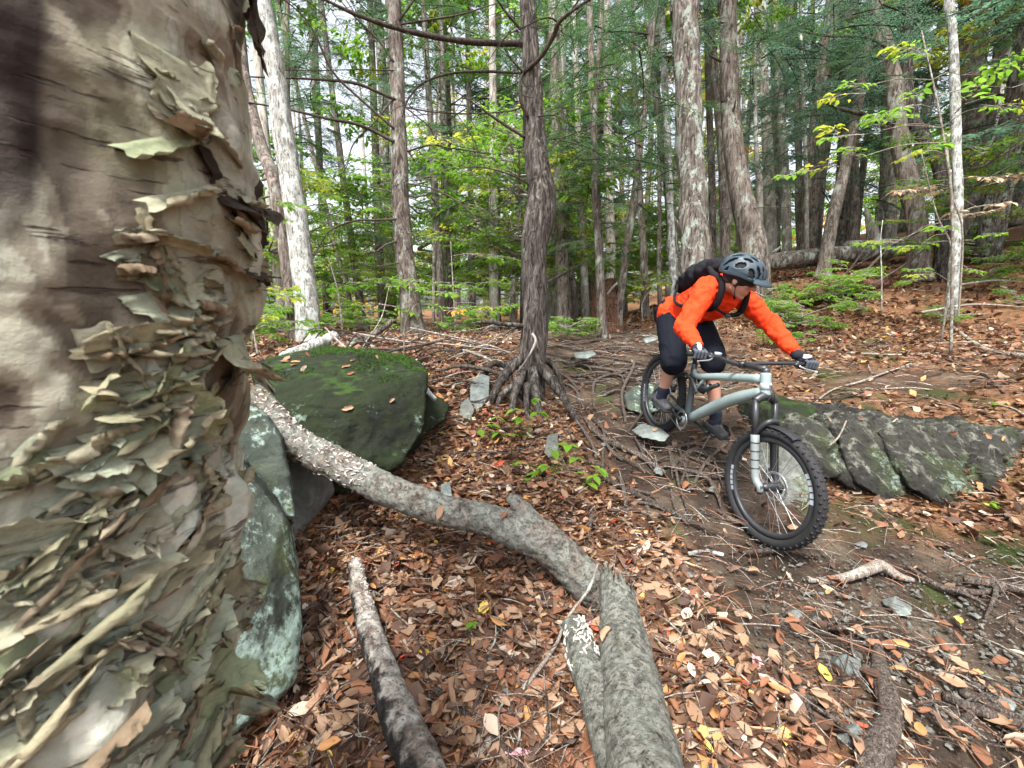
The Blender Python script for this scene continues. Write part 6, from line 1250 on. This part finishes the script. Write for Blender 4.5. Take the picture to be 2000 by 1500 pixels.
# fork: lower legs, stanchions, crown, arch
for s in (-1, 1):
    y = s*.066; lo, mid_, hi = FHl+np.array([0, y, 0]), None, None; ofs = -off
    a0 = FHl + np.array([0, y, 0]); a1 = FHl+ofs*.85+np.array([0, y, 0])+st_dir*.06; a2 = FHl+ofs*1.0+np.array([0, y, 0])+st_dir*.30; a3 = FHl+ofs+np.array([0, y, 0])+st_dir*.51
    mb = MB(); kt(mb, [a0-st_dir*.03, a0, a1, a2], [.016, .021, .023, .0245], 16, 5); leg = mb.build('fork_leg', M['fork'] if s < 0 else M['blk'], bike)
    if s < 0: leg['label'] = 'silver lower fork leg with thin black bands'
    if s < 0:
        for q in (.10, .15, .20, .25): c0 = FHl+ofs*.95+np.array([0, y, 0])+st_dir*q; mb = MB(); kt(mb, [c0, c0+st_dir*.006], [.0252, .0255], 16, 2); mb.build('band', M['blk'], leg)
    mb = MB(); kt(mb, [a2-st_dir*.01, a3], [.0175, .0175], 14, 2); mb.build('stanchion', M['blk'], bike)
    mb = MB(); box(mb, K(*(a0-st_dir*.01)), (.018, .012, .026), BR); mb.build('dropout', M['blk'], bike)
mb = MB(); a = FHl-off+st_dir*.51; kt(mb, [a+np.array([0, -.068, -.01]), a+np.array([-.005, -.035, .012]), a+np.array([-.01, 0, .022]), a+np.array([-.005, .035, .012]), a+np.array([0, .068, -.01])], [.024, .026, .032, .026, .024], 14, 5); mb.build('fork_crown', M['blk'], bike)
mb = MB(); a = FHl-off+st_dir*.32; kt(mb, [a+np.array([.0, -.066, -.02]), a+np.array([.025, -.04, .065]), a+np.array([.03, 0, .085]), a+np.array([.025, .04, .065]), a+np.array([0, .066, -.02])], [.014, .016, .017, .016, .014], 12, 5); mb.build('fork_arch', M['blk'], bike)
# front mudguard
V = []; 
for i in range(13):
    t = math.radians(80+i*4)
    for y in (-.034, -.02, 0, .02, .034): V.append(K(WB+(WRr+.014-abs(y)*.35)*math.cos(t), y, (WRr+.014-abs(y)*.35)*math.sin(t)))
mb = MB(); mb.add(np.array(V), [np.array([(i*5+j, i*5+j+1, (i+1)*5+j+1, (i+1)*5+j) for i in range(12) for j in range(4)])]); mb.build('mudguard', M['blk'], bike)
mb = MB(); box(mb, K(*(FHl+np.array([-.075, .052, .03]))), (.022, .016, .035), BR); mb.build('brake_caliper', M['blk'], bike)
mb = MB(); box(mb, K(.07, .05, .07), (.025, .015, .02), BR); mb.build('brake_caliper', M['blk'], bike)
# cockpit
stm = axp(.70); bc = stm+np.array([.045, 0, .012])
GRL, GRR = P(1578, 712, 2.83), P(1362, 692, 2.68)            # grips
bcw = (GRL+GRR)/2; bc_l = BR.T@(bcw-RH); bar_c = K(bc_l[0]-.02, bc_l[1]*.3+.0, bc_l[2]-.045)
mb = MB(); tube(mb, [K(*axp(.655)), K(*axp(.70))], [.022, .022], 14, 2); tube(mb, [K(*axp(.69)), bar_c], [.021, .019], 14, 3); box(mb, bar_c, (.020, .028, .020), BR); mb.build('stem', M['blk'], bike)
gl_d, gr_d = nrm(GRL-bcw), nrm(GRR-bcw)
bar = [GRR+gr_d*.065, GRR, GRR-gr_d*.10, bar_c-by*.10+bz*.012, bar_c-by*.03, bar_c+by*.03, bar_c+by*.10+bz*.012, GRL-gl_d*.10, GRL, GRL+gl_d*.065]
mb = MB(); tube(mb, bar, [.011, .011, .012, .014, .0159, .0159, .014, .012, .011, .011], 14, 6); mb.build('handlebar', M['blk'], bike)
for Gp, gd in ((GRL, gl_d), (GRR, gr_d)):
    mb = MB(); tube(mb, [Gp-gd*.065, Gp, Gp+gd*.068], [.0155, .0160, .0165], 16, 4); mb.build('grip', M['foam'], bike)
    a = Gp-gd*.09; mb = MB(); box(mb, a+bx*.012-bz*.006, (.022, .014, .011), basis(gd, bx)); box(mb, a, (.006, .018, .018), basis(gd, bx)); mb.build('brake_lever_body', M['blk'], bike)
    mb = MB(); tube(mb, [a+bx*.03-bz*.008, a+gd*.035+bx*.046-bz*.018, a+gd*.10+bx*.052-bz*.026, a+gd*.118+bx*.062-bz*.028], [.006, .005, .0045, .006], 8, 5, flat=.6); mb.build('brake_lever', M['steel'], bike)
    mb = MB(); tube(mb, [a+bx*.015, a-gd*.10+bx*.09+bz*.015, bar_c+bx*.075-bz*.03, K(*axp(.60))+bx*.06, K(*axp(.40))+gd*.06], [.0025]*3, 7, 8); mb.build('brake_hose', M['rubber'], bike)
mb = MB(); box(mb, GRR-gr_d*.14+bz*.015, (.020, .010, .010), basis(gr_d, bx)); mb.build('shifter', M['decal'], bike)
# saddle + post
mb = MB(); kt(mb, [(.34, 0, .38), (.315, 0, .50)], [.0155, .0155], 12, 2); mb.build('seat_post', M['blk'], bike)
mb = MB()
for x, w_, z, h in ((.18, .055, .535, .018), (.22, .062, .538, .02), (.28, .045, .53, .018), (.36, .022, .525, .015), (.42, .018, .52, .013)): sph(mb, K(x, 0, z), (.045, w_, h), BR)
remesh(mb, 'saddle', .007, 4, M['foam'], bike)
# drivetrain
cr_ang = math.radians(-8)
mb = MB(); V = []; n = 64
for i in range(n):
    a = 2*math.pi*i/n; r_ = .072+(.004 if i % 2 else -.002)
    for rr, y in ((r_, -.050), (.058, -.050), (.058, -.053), (r_, -.053)): V.append(K(BBk[0]+rr*math.cos(a), y, BBk[2]+rr*math.sin(a)))
mb.add(np.array(V), [np.array([(i*4+j, i*4+(j+1) % 4, ((i+1) % n)*4+(j+1) % 4, ((i+1) % n)*4+j) for i in range(n) for j in range(4)])]); mb.build('chainring', M['steel'], bike)
mb = MB()
for k, r_ in enumerate(np.linspace(.022, .088, 9)): kt(mb, [(0, -.028-.0035*(8-k), 0), (0, -.0300-.0035*(8-k), 0)], [r_, r_], 30, 1)
mb.build('cassette', M['steel'], bike)
PED = {}
for s in (-1, 1):
    a = cr_ang + (math.pi if s < 0 else 0); e = BBk+np.array([math.cos(a)*.17, s*.075, math.sin(a)*.17]); mb = MB(); kt(mb, [BBk+np.array([0, s*.055, 0]), BBk+np.array([math.cos(a)*.06, s*.066, math.sin(a)*.06]), e], [.017, .012, .013], 12, 4, flat=.7); mb.build('crank_arm', M['blk'], bike)
    pc = e+np.array([0, s*.065, 0]); PED[s] = K(*pc); mb = MB(); box(mb, K(*pc), (.050, .048, .008), BR)
    for q in (-.035, .035): box(mb, K(*(pc+np.array([q, 0, .0]))), (.006, .045, .011), BR)
    mb.build('pedal', M['blk'], bike)
ch = []
for t in np.linspace(math.pi*.5, math.pi*1.5, 14): ch.append((0+.05*math.cos(t), -.045, .05*math.sin(t)))
for t in np.linspace(-math.pi*.5, math.pi*.5, 16): ch.append((BBk[0]+.074*math.cos(t), -.0515, BBk[2]+.074*math.sin(t)))
ch.append(ch[0]); mb = MB(); tube(mb, [K(*q) for q in ch], [.0035], 5, 2); mb.build('chain', M['steel'], bike)
mb = MB(); kt(mb, [(.0, -.05, -.02), (.02, -.055, -.07), (.035, -.055, -.13)], [.014, .012, .012], 8, 4, flat=.5); mb.build('rear_derailleur', M['blk'], bike)
# ------------------------------------------------------------------ the rider
skin = NT('skin'); nb = skin.noise(60, detail=5); skc = skin.hsv(skin.mix(skin.mr(skin.noise(9), .45, .65), (.42, .24, .17), (.47, .20, .15)), nb, .12)
skin.b.inputs['Subsurface Weight'].default_value = .08; M['skin'] = skin.done(skc, .5, .35, skin.bump(nb, .2, .001))
def cloth(name, c, bump=.004, scale=22):
    n = NT(name); f = n.noise(400, detail=2); w = n.noise(scale, (1, 1, 1), 3, .5, 1.0); return n.done(n.hsv(c, w, .10), .85, .15, n.bump(f, .25, .0006, n.bump(w, .5, bump)))
M['jacket'] = cloth('orange_jersey', (.80, .050, .012)); M['shorts'] = cloth('navy_shorts', (.005, .0065, .012)); M['black'] = cloth('black_cloth', (.012, .012, .016)); M['sock'] = cloth('dark_sock', (.02, .024, .04))
M['glove'] = cloth('black_glove', (.02, .019, .026), .001); M['glovegrey'] = cloth('grey_glove_fingers', (.065, .075, .092), .001); M['logo'] = m_plain('white_glove_patch', (.70, .76, .78), .6, .3, 0, 20, .0002, .04)
M['helmet'] = m_plain('slate_blue_helmet', (.030, .050, .068), .5, .5, 0, 40, .0004, .12); M['shoe'] = m_plain('dark_grey_shoe', (.05, .05, .055), .6, .3, 0, 80, .001, .4); M['hair'] = m_plain('brown_hair', (.06, .045, .035), .9, .2, 0, 200, .003, .4); M['white_eye'] = m_plain('eye_white', (.7, .7, .68), .3, .5); M['lens'] = m_plain('dark_eyewear', (.05, .04, .035), .15, .6)
rider = thing('person', 'mountain biker in orange red jersey navy shorts and slate helmet standing on the pedals', 'person', PED[-1]*.5+PED[1]*.5)
J = dict(hipR=P(1309,612,3.58), hipL=P(1352,612,3.50), kneeR=P(1316,705,3.27), kneeL=P(1392,698,3.14), shR=P(1380,563,2.93), shL=P(1447,578,3.05), elR=P(1336,638,2.86), elL=P(1504,632,2.98), wrR=P(1362,680,2.73), wrL=P(1556,693,2.83))
J['ankR'] = PED[-1]-bx*.035+bz*.105; J['ankL'] = PED[1]-bx*.035+bz*.105
chest = (J['shR']+J['shL'])/2; pel = (J['hipR']+J['hipL'])/2; sp = nrm(chest-pel)
back_n = nrm(np.array([0, -.1, 1.0])-sp*np.dot([0, -.1, 1.0], sp))     # out of the back
lat = nrm(J['shL']-J['shR'])
neckb = chest+sp*.035+back_n*.045; 
HF_ = nrm(np.array([.76, -.50, -.46]))                                  # the way the face looks
hu = nrm(np.array([.10, -.28, 1.0])-HF_*np.dot([.10, -.28, 1.0], HF_)); hl = np.cross(hu, HF_)
HM = np.stack([HF_, hl, hu], 1)
hc = P(1446, 545, 2.80)                                               # head centre
def hd(x, y, z): return hc+HM@np.array([x, y, z])
# body: one continuous figure
b = MB()
capsule(b, pel+sp*.0, pel+sp*.12, .125, .115); capsule(b, J['hipR'], J['hipL'], .11, .11); capsule(b, pel+sp*.1, chest-sp*.12, .11, .13); capsule(b, chest-sp*.14, chest-sp*.02, .135, .12); capsule(b, J['shR'], J['shL'], .062, .062)
capsule(b, neckb-sp*.03, hd(-.035, 0, -.055), .058, .054)
for s in 'RL':
    capsule(b, J['hip'+s], J['knee'+s], .088, .058); cf = J['knee'+s]*.72+J['ank'+s]*.28-nrm(bx)*.018; capsule(b, J['knee'+s], cf, .054, .056); capsule(b, cf, J['ank'+s], .055, .036); capsule(b, J['ank'+s], J['ank'+s]-bz*.04, .038, .04)
    capsule(b, J['sh'+s], J['el'+s], .055, .043); capsule(b, J['el'+s], J['wr'+s], .042, .028)
# head
sph(b, hd(-.012, 0, .035), (.098, .076, .092), HM, n=28, k=20); sph(b, hd(.022, 0, -.030), (.068, .062, .080), HM, n=24, k=18); capsule(b, hd(.040, 0, -.092), hd(.062, 0, -.100), .030, .020); 
for s in (-1, 1): capsule(b, hd(-.015, s*.054, -.060), hd(.045, s*.024, -.096), .017, .015); sph(b, hd(.054, s*.038, -.018), (.022, .022, .018), HM); sph(b, hd(-.012, s*.077, -.012), (.020, .010, .030), HM); capsule(b, hd(.072, s*.012, .028), hd(.062, s*.048, .026), .011, .010)
capsule(b, hd(.083, 0, .016), hd(.110, 0, -.026), .009, .014); sph(b, hd(.103, 0, -.030), (.014, .017, .010), HM)
capsule(b, hd(.081, -.018, -.061), hd(.081, .018, -.061), .0075, .0075); capsule(b, hd(.079, -.015, -.073), hd(.079, .015, -.073), .008, .008)
body = remesh(b, 'body', .0065, 3, M['skin'], rider)
for s in (-1, 1):
    mb = MB(); sph(mb, hd(.071, s*.030, .004), (.012, .013, .010), HM); e_ = mb.build('eye', M['white_eye'], rider); mb = MB(); sph(mb, hd(.081, s*.030, .003), (.0035, .0055, .0055), HM); mb.build('iris', M['hair'], e_)
mb = MB()
for s in (-1, 1): capsule(mb, hd(.081, s*.014, .026), hd(.068, s*.048, .026), .004, .003)
mb.build('eyebrow', M['hair'], rider)
mb = MB(); capsule(mb, hd(.088, -.012, -.067), hd(.088, .012, -.067), .0022, .0022); mb.build('mouth', m_plain('lips', (.25, .09, .08), .5, .3), rider)
mb = MB(); sph(mb, hd(-.030, 0, .020), (.090, .080, .075), HM, n=24, k=16); sph(mb, hd(-.055, 0, -.015), (.055, .064, .055), HM); remesh(mb, 'hair', .007, 2, M['hair'], rider)
# jersey: torso and both sleeves as one garment
def folds(amp, sc, seed):
    def f(co, no):
        d = amp*(1-np.abs(fbm(co*sc+.4*vn(co*sc*.7, seed)[:, None], 3, seed))*2.2); return co+no*(d-amp*.4)[:, None]
    return f
j = MB(); capsule(j, pel+sp*.03, pel+sp*.14, .150, .140); capsule(j, pel+sp*.1, chest-sp*.12, .138, .150); capsule(j, chest-sp*.16, chest-sp*.02, .155, .130); capsule(j, J['shR'], J['shL'], .078, .078); capsule(j, chest, neckb, .10, .070)
capsule(j, J['hipR']+sp*.03, J['hipL']+sp*.03, .128, .128)
for s in 'RL':
    ww = J['wr'+s]*.86+J['el'+s]*.14; capsule(j, J['sh'+s], J['el'+s], .078, .062); capsule(j, J['el'+s], ww, .061, .041)
remesh(j, 'jersey', .0075, 4, M['jacket'], rider, folds(.016, 13, 3))
mb = MB(); tube(mb, [neckb-lat*.055+back_n*.02, neckb+back_n*.055, neckb+lat*.055+back_n*.02, neckb-back_n*.05+sp*.01, neckb-lat*.055+back_n*.02], [.014], 10, 8); mb.build('collar', M['black'], rider)
# shorts
k_ = MB(); capsule(k_, pel-sp*.03, pel+sp*.04, .140, .130); capsule(k_, J['hipR'], J['hipL'], .132, .132)
for s in 'RL': e = J['knee'+s]*.93+J['ank'+s]*.07; capsule(k_, J['hip'+s], J['knee'+s], .115, .094); capsule(k_, J['knee'+s], e, .094, .092)
remesh(k_, 'shorts', .0085, 4, M['shorts'], rider, folds(.012, 9, 8))
# socks and shoes
for s, sg in (('R', -1), ('L', 1)):
    c0 = J['ank'+s]; up_ = nrm(J['knee'+s]-c0); mb = MB(); capsule(mb, c0+up_*.045, c0-bz*.02, .045, .042); capsule(mb, c0, c0-bz*.03, .043, .043); remesh(mb, 'sock', .006, 2, M['sock'], rider)
    pc = PED[sg]; mb = MB(); capsule(mb, pc-bx*.085+bz*.045, pc+bx*.09+bz*.038, .034, .030); capsule(mb, pc-bx*.08+by*.012+bz*.035, pc+bx*.08+by*.018+bz*.03, .03, .026); capsule(mb, pc-bx*.08-by*.012+bz*.035, pc+bx*.09-by*.012+bz*.03, .03, .026); capsule(mb, c0-bz*.02, pc-bx*.03+bz*.07, .045, .036)
    sh = remesh(mb, 'shoe', .006, 3, M['shoe'], rider); mb = MB(); box(mb, pc+bz*.014+bx*.002, (.115, .040, .008), BR); mb.build('sole', M['rubber'], sh)
    for q in range(4): mb = MB(); tube(mb, [pc+bx*(-.01+q*.022)+by*.026+bz*.072, pc+bx*(-.004+q*.022)+bz*.078, pc+bx*(-.01+q*.022)-by*.026+bz*.072], [.0022], 5, 4); mb.build('lace', M['glovegrey'], sh)
# gloves: a palm, four fingers closed round the grip, a thumb underneath
for s, Gp, gd in (('R', GRR, gr_d), ('L', GRL, gl_d)):
    wr = J['wr'+s]; over = nrm(nrm(Gp-wr)*.0+bz*1.0-gd*np.dot(bz, gd)); fr = nrm(np.cross(gd, over)); fr = fr if np.dot(fr, bx) > 0 else -fr      # fr: forward over the bar
    kn = [Gp+gd*o_+over*.030+fr*.012 for o_ in (-.036, -.012, .012, .034)]; mb = MB(); capsule(mb, wr, wr*.4+(Gp+over*.028-fr*.03)*.6, .034, .034)
    for q in kn: capsule(mb, wr*.62+Gp*.38+over*.004+(q-Gp)*.25, q-fr*.012, .024, .0145)
    capsule(mb, wr*.5+Gp*.5-gd*.02, Gp-gd*.038-fr*.012, .024, .016); el_ = nrm(J['el'+s]-wr); capsule(mb, wr+el_*.06, wr, .037, .035)
    g = remesh(mb, 'glove', .0042, 2, M['glove'], rider); tips = [.9, 1.0, .95, .8]
    for q, tl in zip(kn, tips):
        mb = MB(); a0 = q-fr*.012; a1 = q+fr*.020-over*.006; a2 = Gp+(q-Gp-over*np.dot(q-Gp, over)-fr*np.dot(q-Gp, fr))+fr*.033-over*.012; a3 = a2-over*.018*tl-fr*.020
        capsule(mb, a0, a1, .0118, .0105); capsule(mb, a1, a2, .0105, .0098); capsule(mb, a2, a3, .0098, .0088); remesh(mb, 'finger', .003, 1, M['glovegrey'], g)
    mb = MB(); a0 = Gp-gd*.036-fr*.014+over*.004; a1 = Gp-gd*.052-fr*.006-over*.020; a2 = Gp-gd*.036+fr*.016-over*.028; capsule(mb, a0, a1, .0135, .012); capsule(mb, a1, a2, .012, .0095); remesh(mb, 'thumb', .003, 1, M['glove'], g)
    # white oval patch on the back of the hand and a thin slash
    hd0 = wr*.45+Gp*.55; tocam = nrm(CAM-hd0); nn = nrm(over*.9-fr*.1-bx*0+tocam*.5); L_ = nrm((Gp-wr)-nn*np.dot(Gp-wr, nn)); Wd = np.cross(nn, L_); ray0 = hd0+nn*.047
    V = [ray0]; 
    for i in range(20): t = 2*math.pi*i/20; V.append(ray0+L_*.042*math.cos(t)+Wd*.021*math.sin(t)-nn*.012*math.sin(t)**2-nn*.004*math.cos(t)**2)
    V = np.array(V); V2 = V-nn*.006; mb = MB(); F = [(0, i+1, (i+1) % 20+1) for i in range(20)]; mb.add(V, [np.array(F)]); Q4 = [(i+1, 21+i+1, 21+(i+1) % 20+1, (i+1) % 20+1) for i in range(20)]; mb = MB(); mb.add(np.vstack([V, V2]), [np.array(F), np.array(Q4)]); mb.build('patch', M['logo'], g)
# helmet: vented shell, liner, visor, strap
he = hd(-.012, 0, .045); n_, m_ = 120, 44; V = []; keep = []
for i in range(m_+1):
    ph = math.radians(-8)+(math.pi/2+math.radians(8))*i/m_
    for jn in range(n_):
        th = 2*math.pi*jn/n_; low = .25*max(0, -math.cos(th)); p_ = ph-low*(1-i/m_); x, y, z = math.cos(p_)*math.cos(th), math.cos(p_)*math.sin(th), math.sin(p_)
        k2 = 1+.035*math.cos(th*2)*math.cos(p_)+.022*math.sin(6*y*3.1)*math.cos(p_)*(z > .1); V.append(hd(-.012+x*.140*k2, y*.108*k2, .040+z*.118*k2))
F = []
for i in range(m_):
    for jn in range(n_):
        th = 2*math.pi*(jn+.5)/n_; ph = math.pi/2*(i+.5)/m_; x, y, z = math.cos(ph)*math.cos(th), math.cos(ph)*math.sin(th), math.sin(ph)
        row = round(y/.27); yy = y-row*.27; seg = (x+.16*abs(row)+1.2) % .62; vent = abs(yy) < .095*(1 if abs(row) < 4 else 0) and .10 < seg < .54 and z > .14 and abs(yy) < .105*math.sin(math.pi*(seg-.10)/.44)**.5
        if not vent: F.append((i*n_+jn, i*n_+(jn+1) % n_, (i+1)*n_+(jn+1) % n_, (i+1)*n_+jn))
mb = MB(); mb.add(np.array(V), [np.array(F)]); hm = mb.build('helmet', M['helmet'], rider); so = hm.modifiers.new('t', 'SOLIDIFY'); so.thickness = .014; so.offset = -1
mb = MB(); V, FF = sphere_mesh(hd(-.012, 0, .040), (.122, .094, .100), HM, 32, 24); mb.add(V, FF); mb.build('helmet_liner', M['foam'], hm)
V = []; 
for i in range(9):
    a = math.radians(-52+13*i)
    for r_, z in ((.128, .052), (.165, .046), (.205-.030*abs(a)**2, .030), (.203-.030*abs(a)**2, .025), (.160, .040), (.126, .044)): V.append(hd(-.012+r_*math.cos(a), r_*.80*math.sin(a), z+.004*math.cos(a*3)))
k = 6; mb = MB(); mb.add(np.array(V), [np.array([(i*k+j_, i*k+(j_+1) % k, (i+1)*k+(j_+1) % k, (i+1)*k+j_) for i in range(8) for j_ in range(k)])]); mb.build('visor', M['helmet'], hm)
for s in (-1, 1):
    mb = MB(); tube(mb, [hd(.02, s*.094, .02), hd(.012, s*.078, -.045), hd(.028, s*.045, -.105)], [.005], 6, 6, flat=.4); tube(mb, [hd(-.07, s*.088, .01), hd(-.01, s*.082, -.03), hd(.012, s*.078, -.045)], [.005], 6, 6, flat=.4); mb.build('strap', M['black'], hm)
mb = MB(); tube(mb, [hd(.028, -.045, -.105), hd(.034, 0, -.128), hd(.028, .045, -.105)], [.005], 6, 6); mb.build('chin_strap', M['black'], hm)
mb = MB()
for a in np.linspace(-1.25, 1.25, 15): pass
V = []
for i in range(15):
    a = math.radians(-66+i*9.4); V += [hd(.012+.083*math.cos(a), .070*math.sin(a), .018), hd(.012+.086*math.cos(a), .073*math.sin(a), -.004*(1-abs(a))-.008)]
mb = MB(); mb.add(np.array(V), [np.array([(2*i, 2*i+1, 2*i+3, 2*i+2) for i in range(14)])]); gl = mb.build('sunglasses', M['lens'], rider); so = gl.modifiers.new('t', 'SOLIDIFY'); so.thickness = .003
# backpack
bp = MB(); o1 = pel+sp*.14+back_n*.175; o2 = chest-sp*.06+back_n*.165
for t, w_, h_ in ((0, .11, .065), (.2, .135, .085), (.5, .145, .10), (.8, .135, .095), (1.05, .11, .07)): sph(bp, o1+(o2-o1)*t+back_n*.02, (.10, w_, h_), np.stack([sp, lat, back_n], 1))
pk = remesh(bp, 'backpack', .009, 4, M['black'], rider, folds(.010, 13, 12)); pk['label'] = 'small black backpack strapped high on the back'
mb = MB(); capsule(mb, o2+sp*.075+back_n*.03-lat*.05, o2+sp*.075+back_n*.035+lat*.05, .028, .028); capsule(mb, o1-lat*.06-sp*.03, o1+lat*.06-sp*.03, .045, .045); remesh(mb, 'pocket', .008, 2, M['black'], pk, folds(.006, 20, 2))
for s, sh_ in ((-1, J['shR']), (1, J['shL'])):
    q0 = o2+lat*s*.09+back_n*.01+sp*.03; q1 = chest+lat*s*.105+back_n*.105+sp*.02; q2 = chest+lat*s*.115+sp*.115+back_n*.01; q3 = chest+lat*s*.12+sp*.03-back_n*.125; q4 = chest-sp*.14+lat*s*.135-back_n*.105; q5 = pel+sp*.16+lat*s*.165+back_n*.02; q6 = o1+lat*s*.11
    mb = MB(); tube(mb, [q0, q1, q2, q3, q4, q5, q6], [.018, .022, .022, .020, .014, .012, .012], 10, 8, flat=.9); mb.build('shoulder_strap', M['black'], pk)
mb = MB(); tube(mb, [chest+sp*.02-lat*.115-back_n*.140, chest+sp*.01-back_n*.165, chest+sp*.02+lat*.115-back_n*.140], [.009], 8, 8); mb.build('chest_strap', M['black'], pk)
mb = MB(); box(mb, chest+sp*.01-back_n*.172, (.012, .02, .008), np.stack([sp, lat, back_n], 1)); mb.build('buckle', M['glovegrey'], pk)

# ------------------------------------------------------------------ leaves that have settled on the stones and logs
def settle():
    bpy.context.view_layer.update(); dg = bpy.context.evaluated_depsgraph_get(); shp = leaf_shapes(4, 6, 12); ms = {}; r = random.Random(4)
    spots = [(575,715,'rust'),(590,710,'tan'),(605,716,'orange'),(560,722,'rust'),(545,728,'pale'),(640,705,'tan'),(672,702,'rust'),(700,700,'tan'),(735,700,'rust'),(640,835,'rust'),(650,822,'tan'),(668,812,'rust'),(680,800,'tan'),(662,770,'pale'),(622,768,'pale'),(745,795,'rust'),(765,783,'tan'),(782,775,'rust'),(805,800,'rust'),(815,790,'tan'),
      (800,725,'tan'),(820,740,'rust'),(765,712,'tan'),(860,1000,'tan'),(985,1010,'rust'),(1185,1240,'tan'),(1620,822,'tan'),(1680,820,'rust'),(1745,822,'pale'),(1790,835,'tan'),(1860,845,'rust'),(1930,850,'tan'),(1960,858,'orange'),(1280,840,'tan')]
    for i, (u, v, c) in enumerate(spots):
        if 700 < v < 760 and u < 860: u, v = 560+i*6+r.uniform(-8, 8), v-8
        elif u < 850 and v < 860 and i % 4: continue
        d = nrm(FWD+(u-1000)/FPX*RGT-(v-750)/FPX*UPV); hit_, loc, nor, ix, ob, mt = S.ray_cast(dg, Vector(CAM+d*.9), Vector(d))
        if not hit_: continue
        k = r.choice([0, 1, 4, 5, 6]); key = (k, c)
        if key not in ms:
            mb = MB(); V, F = shp[k]; mb.add(V, [F]); me = mb.mesh('fallen_leaf'); me.materials.append(M['lf_'+c]); ms[key] = me
        nor = nor if nor.dot(Vector(d)) < 0 else -nor
        o = link(ms[key], 'fallen_leaf', None); o.rotation_mode = 'QUATERNION'; o.rotation_quaternion = nor.to_track_quat('Z', 'Y')@Quaternion((0, 0, 1), r.uniform(0, 6.28)); o.location = loc+nor*.008; o.scale = (r.uniform(.045, .075),)*3
        wh = ('on the top of the mossy boulder' if v < 760 and u < 860 else 'on the face of the mossy boulder' if u < 840 and v < 850 else 'lying on the main log' if v > 950 and u < 1100 else 'on the broken log' if v > 1100 else 'on the ledge of the outcrop' if u > 1500 else 'by the rear wheel rock')
        tagm(o, f'{LEAF_WORD[c]} dead leaf {wh}, number of leaves nearby varies'.split(', number')[0], 'leaf', 'leaves settled '+wh)
settle()
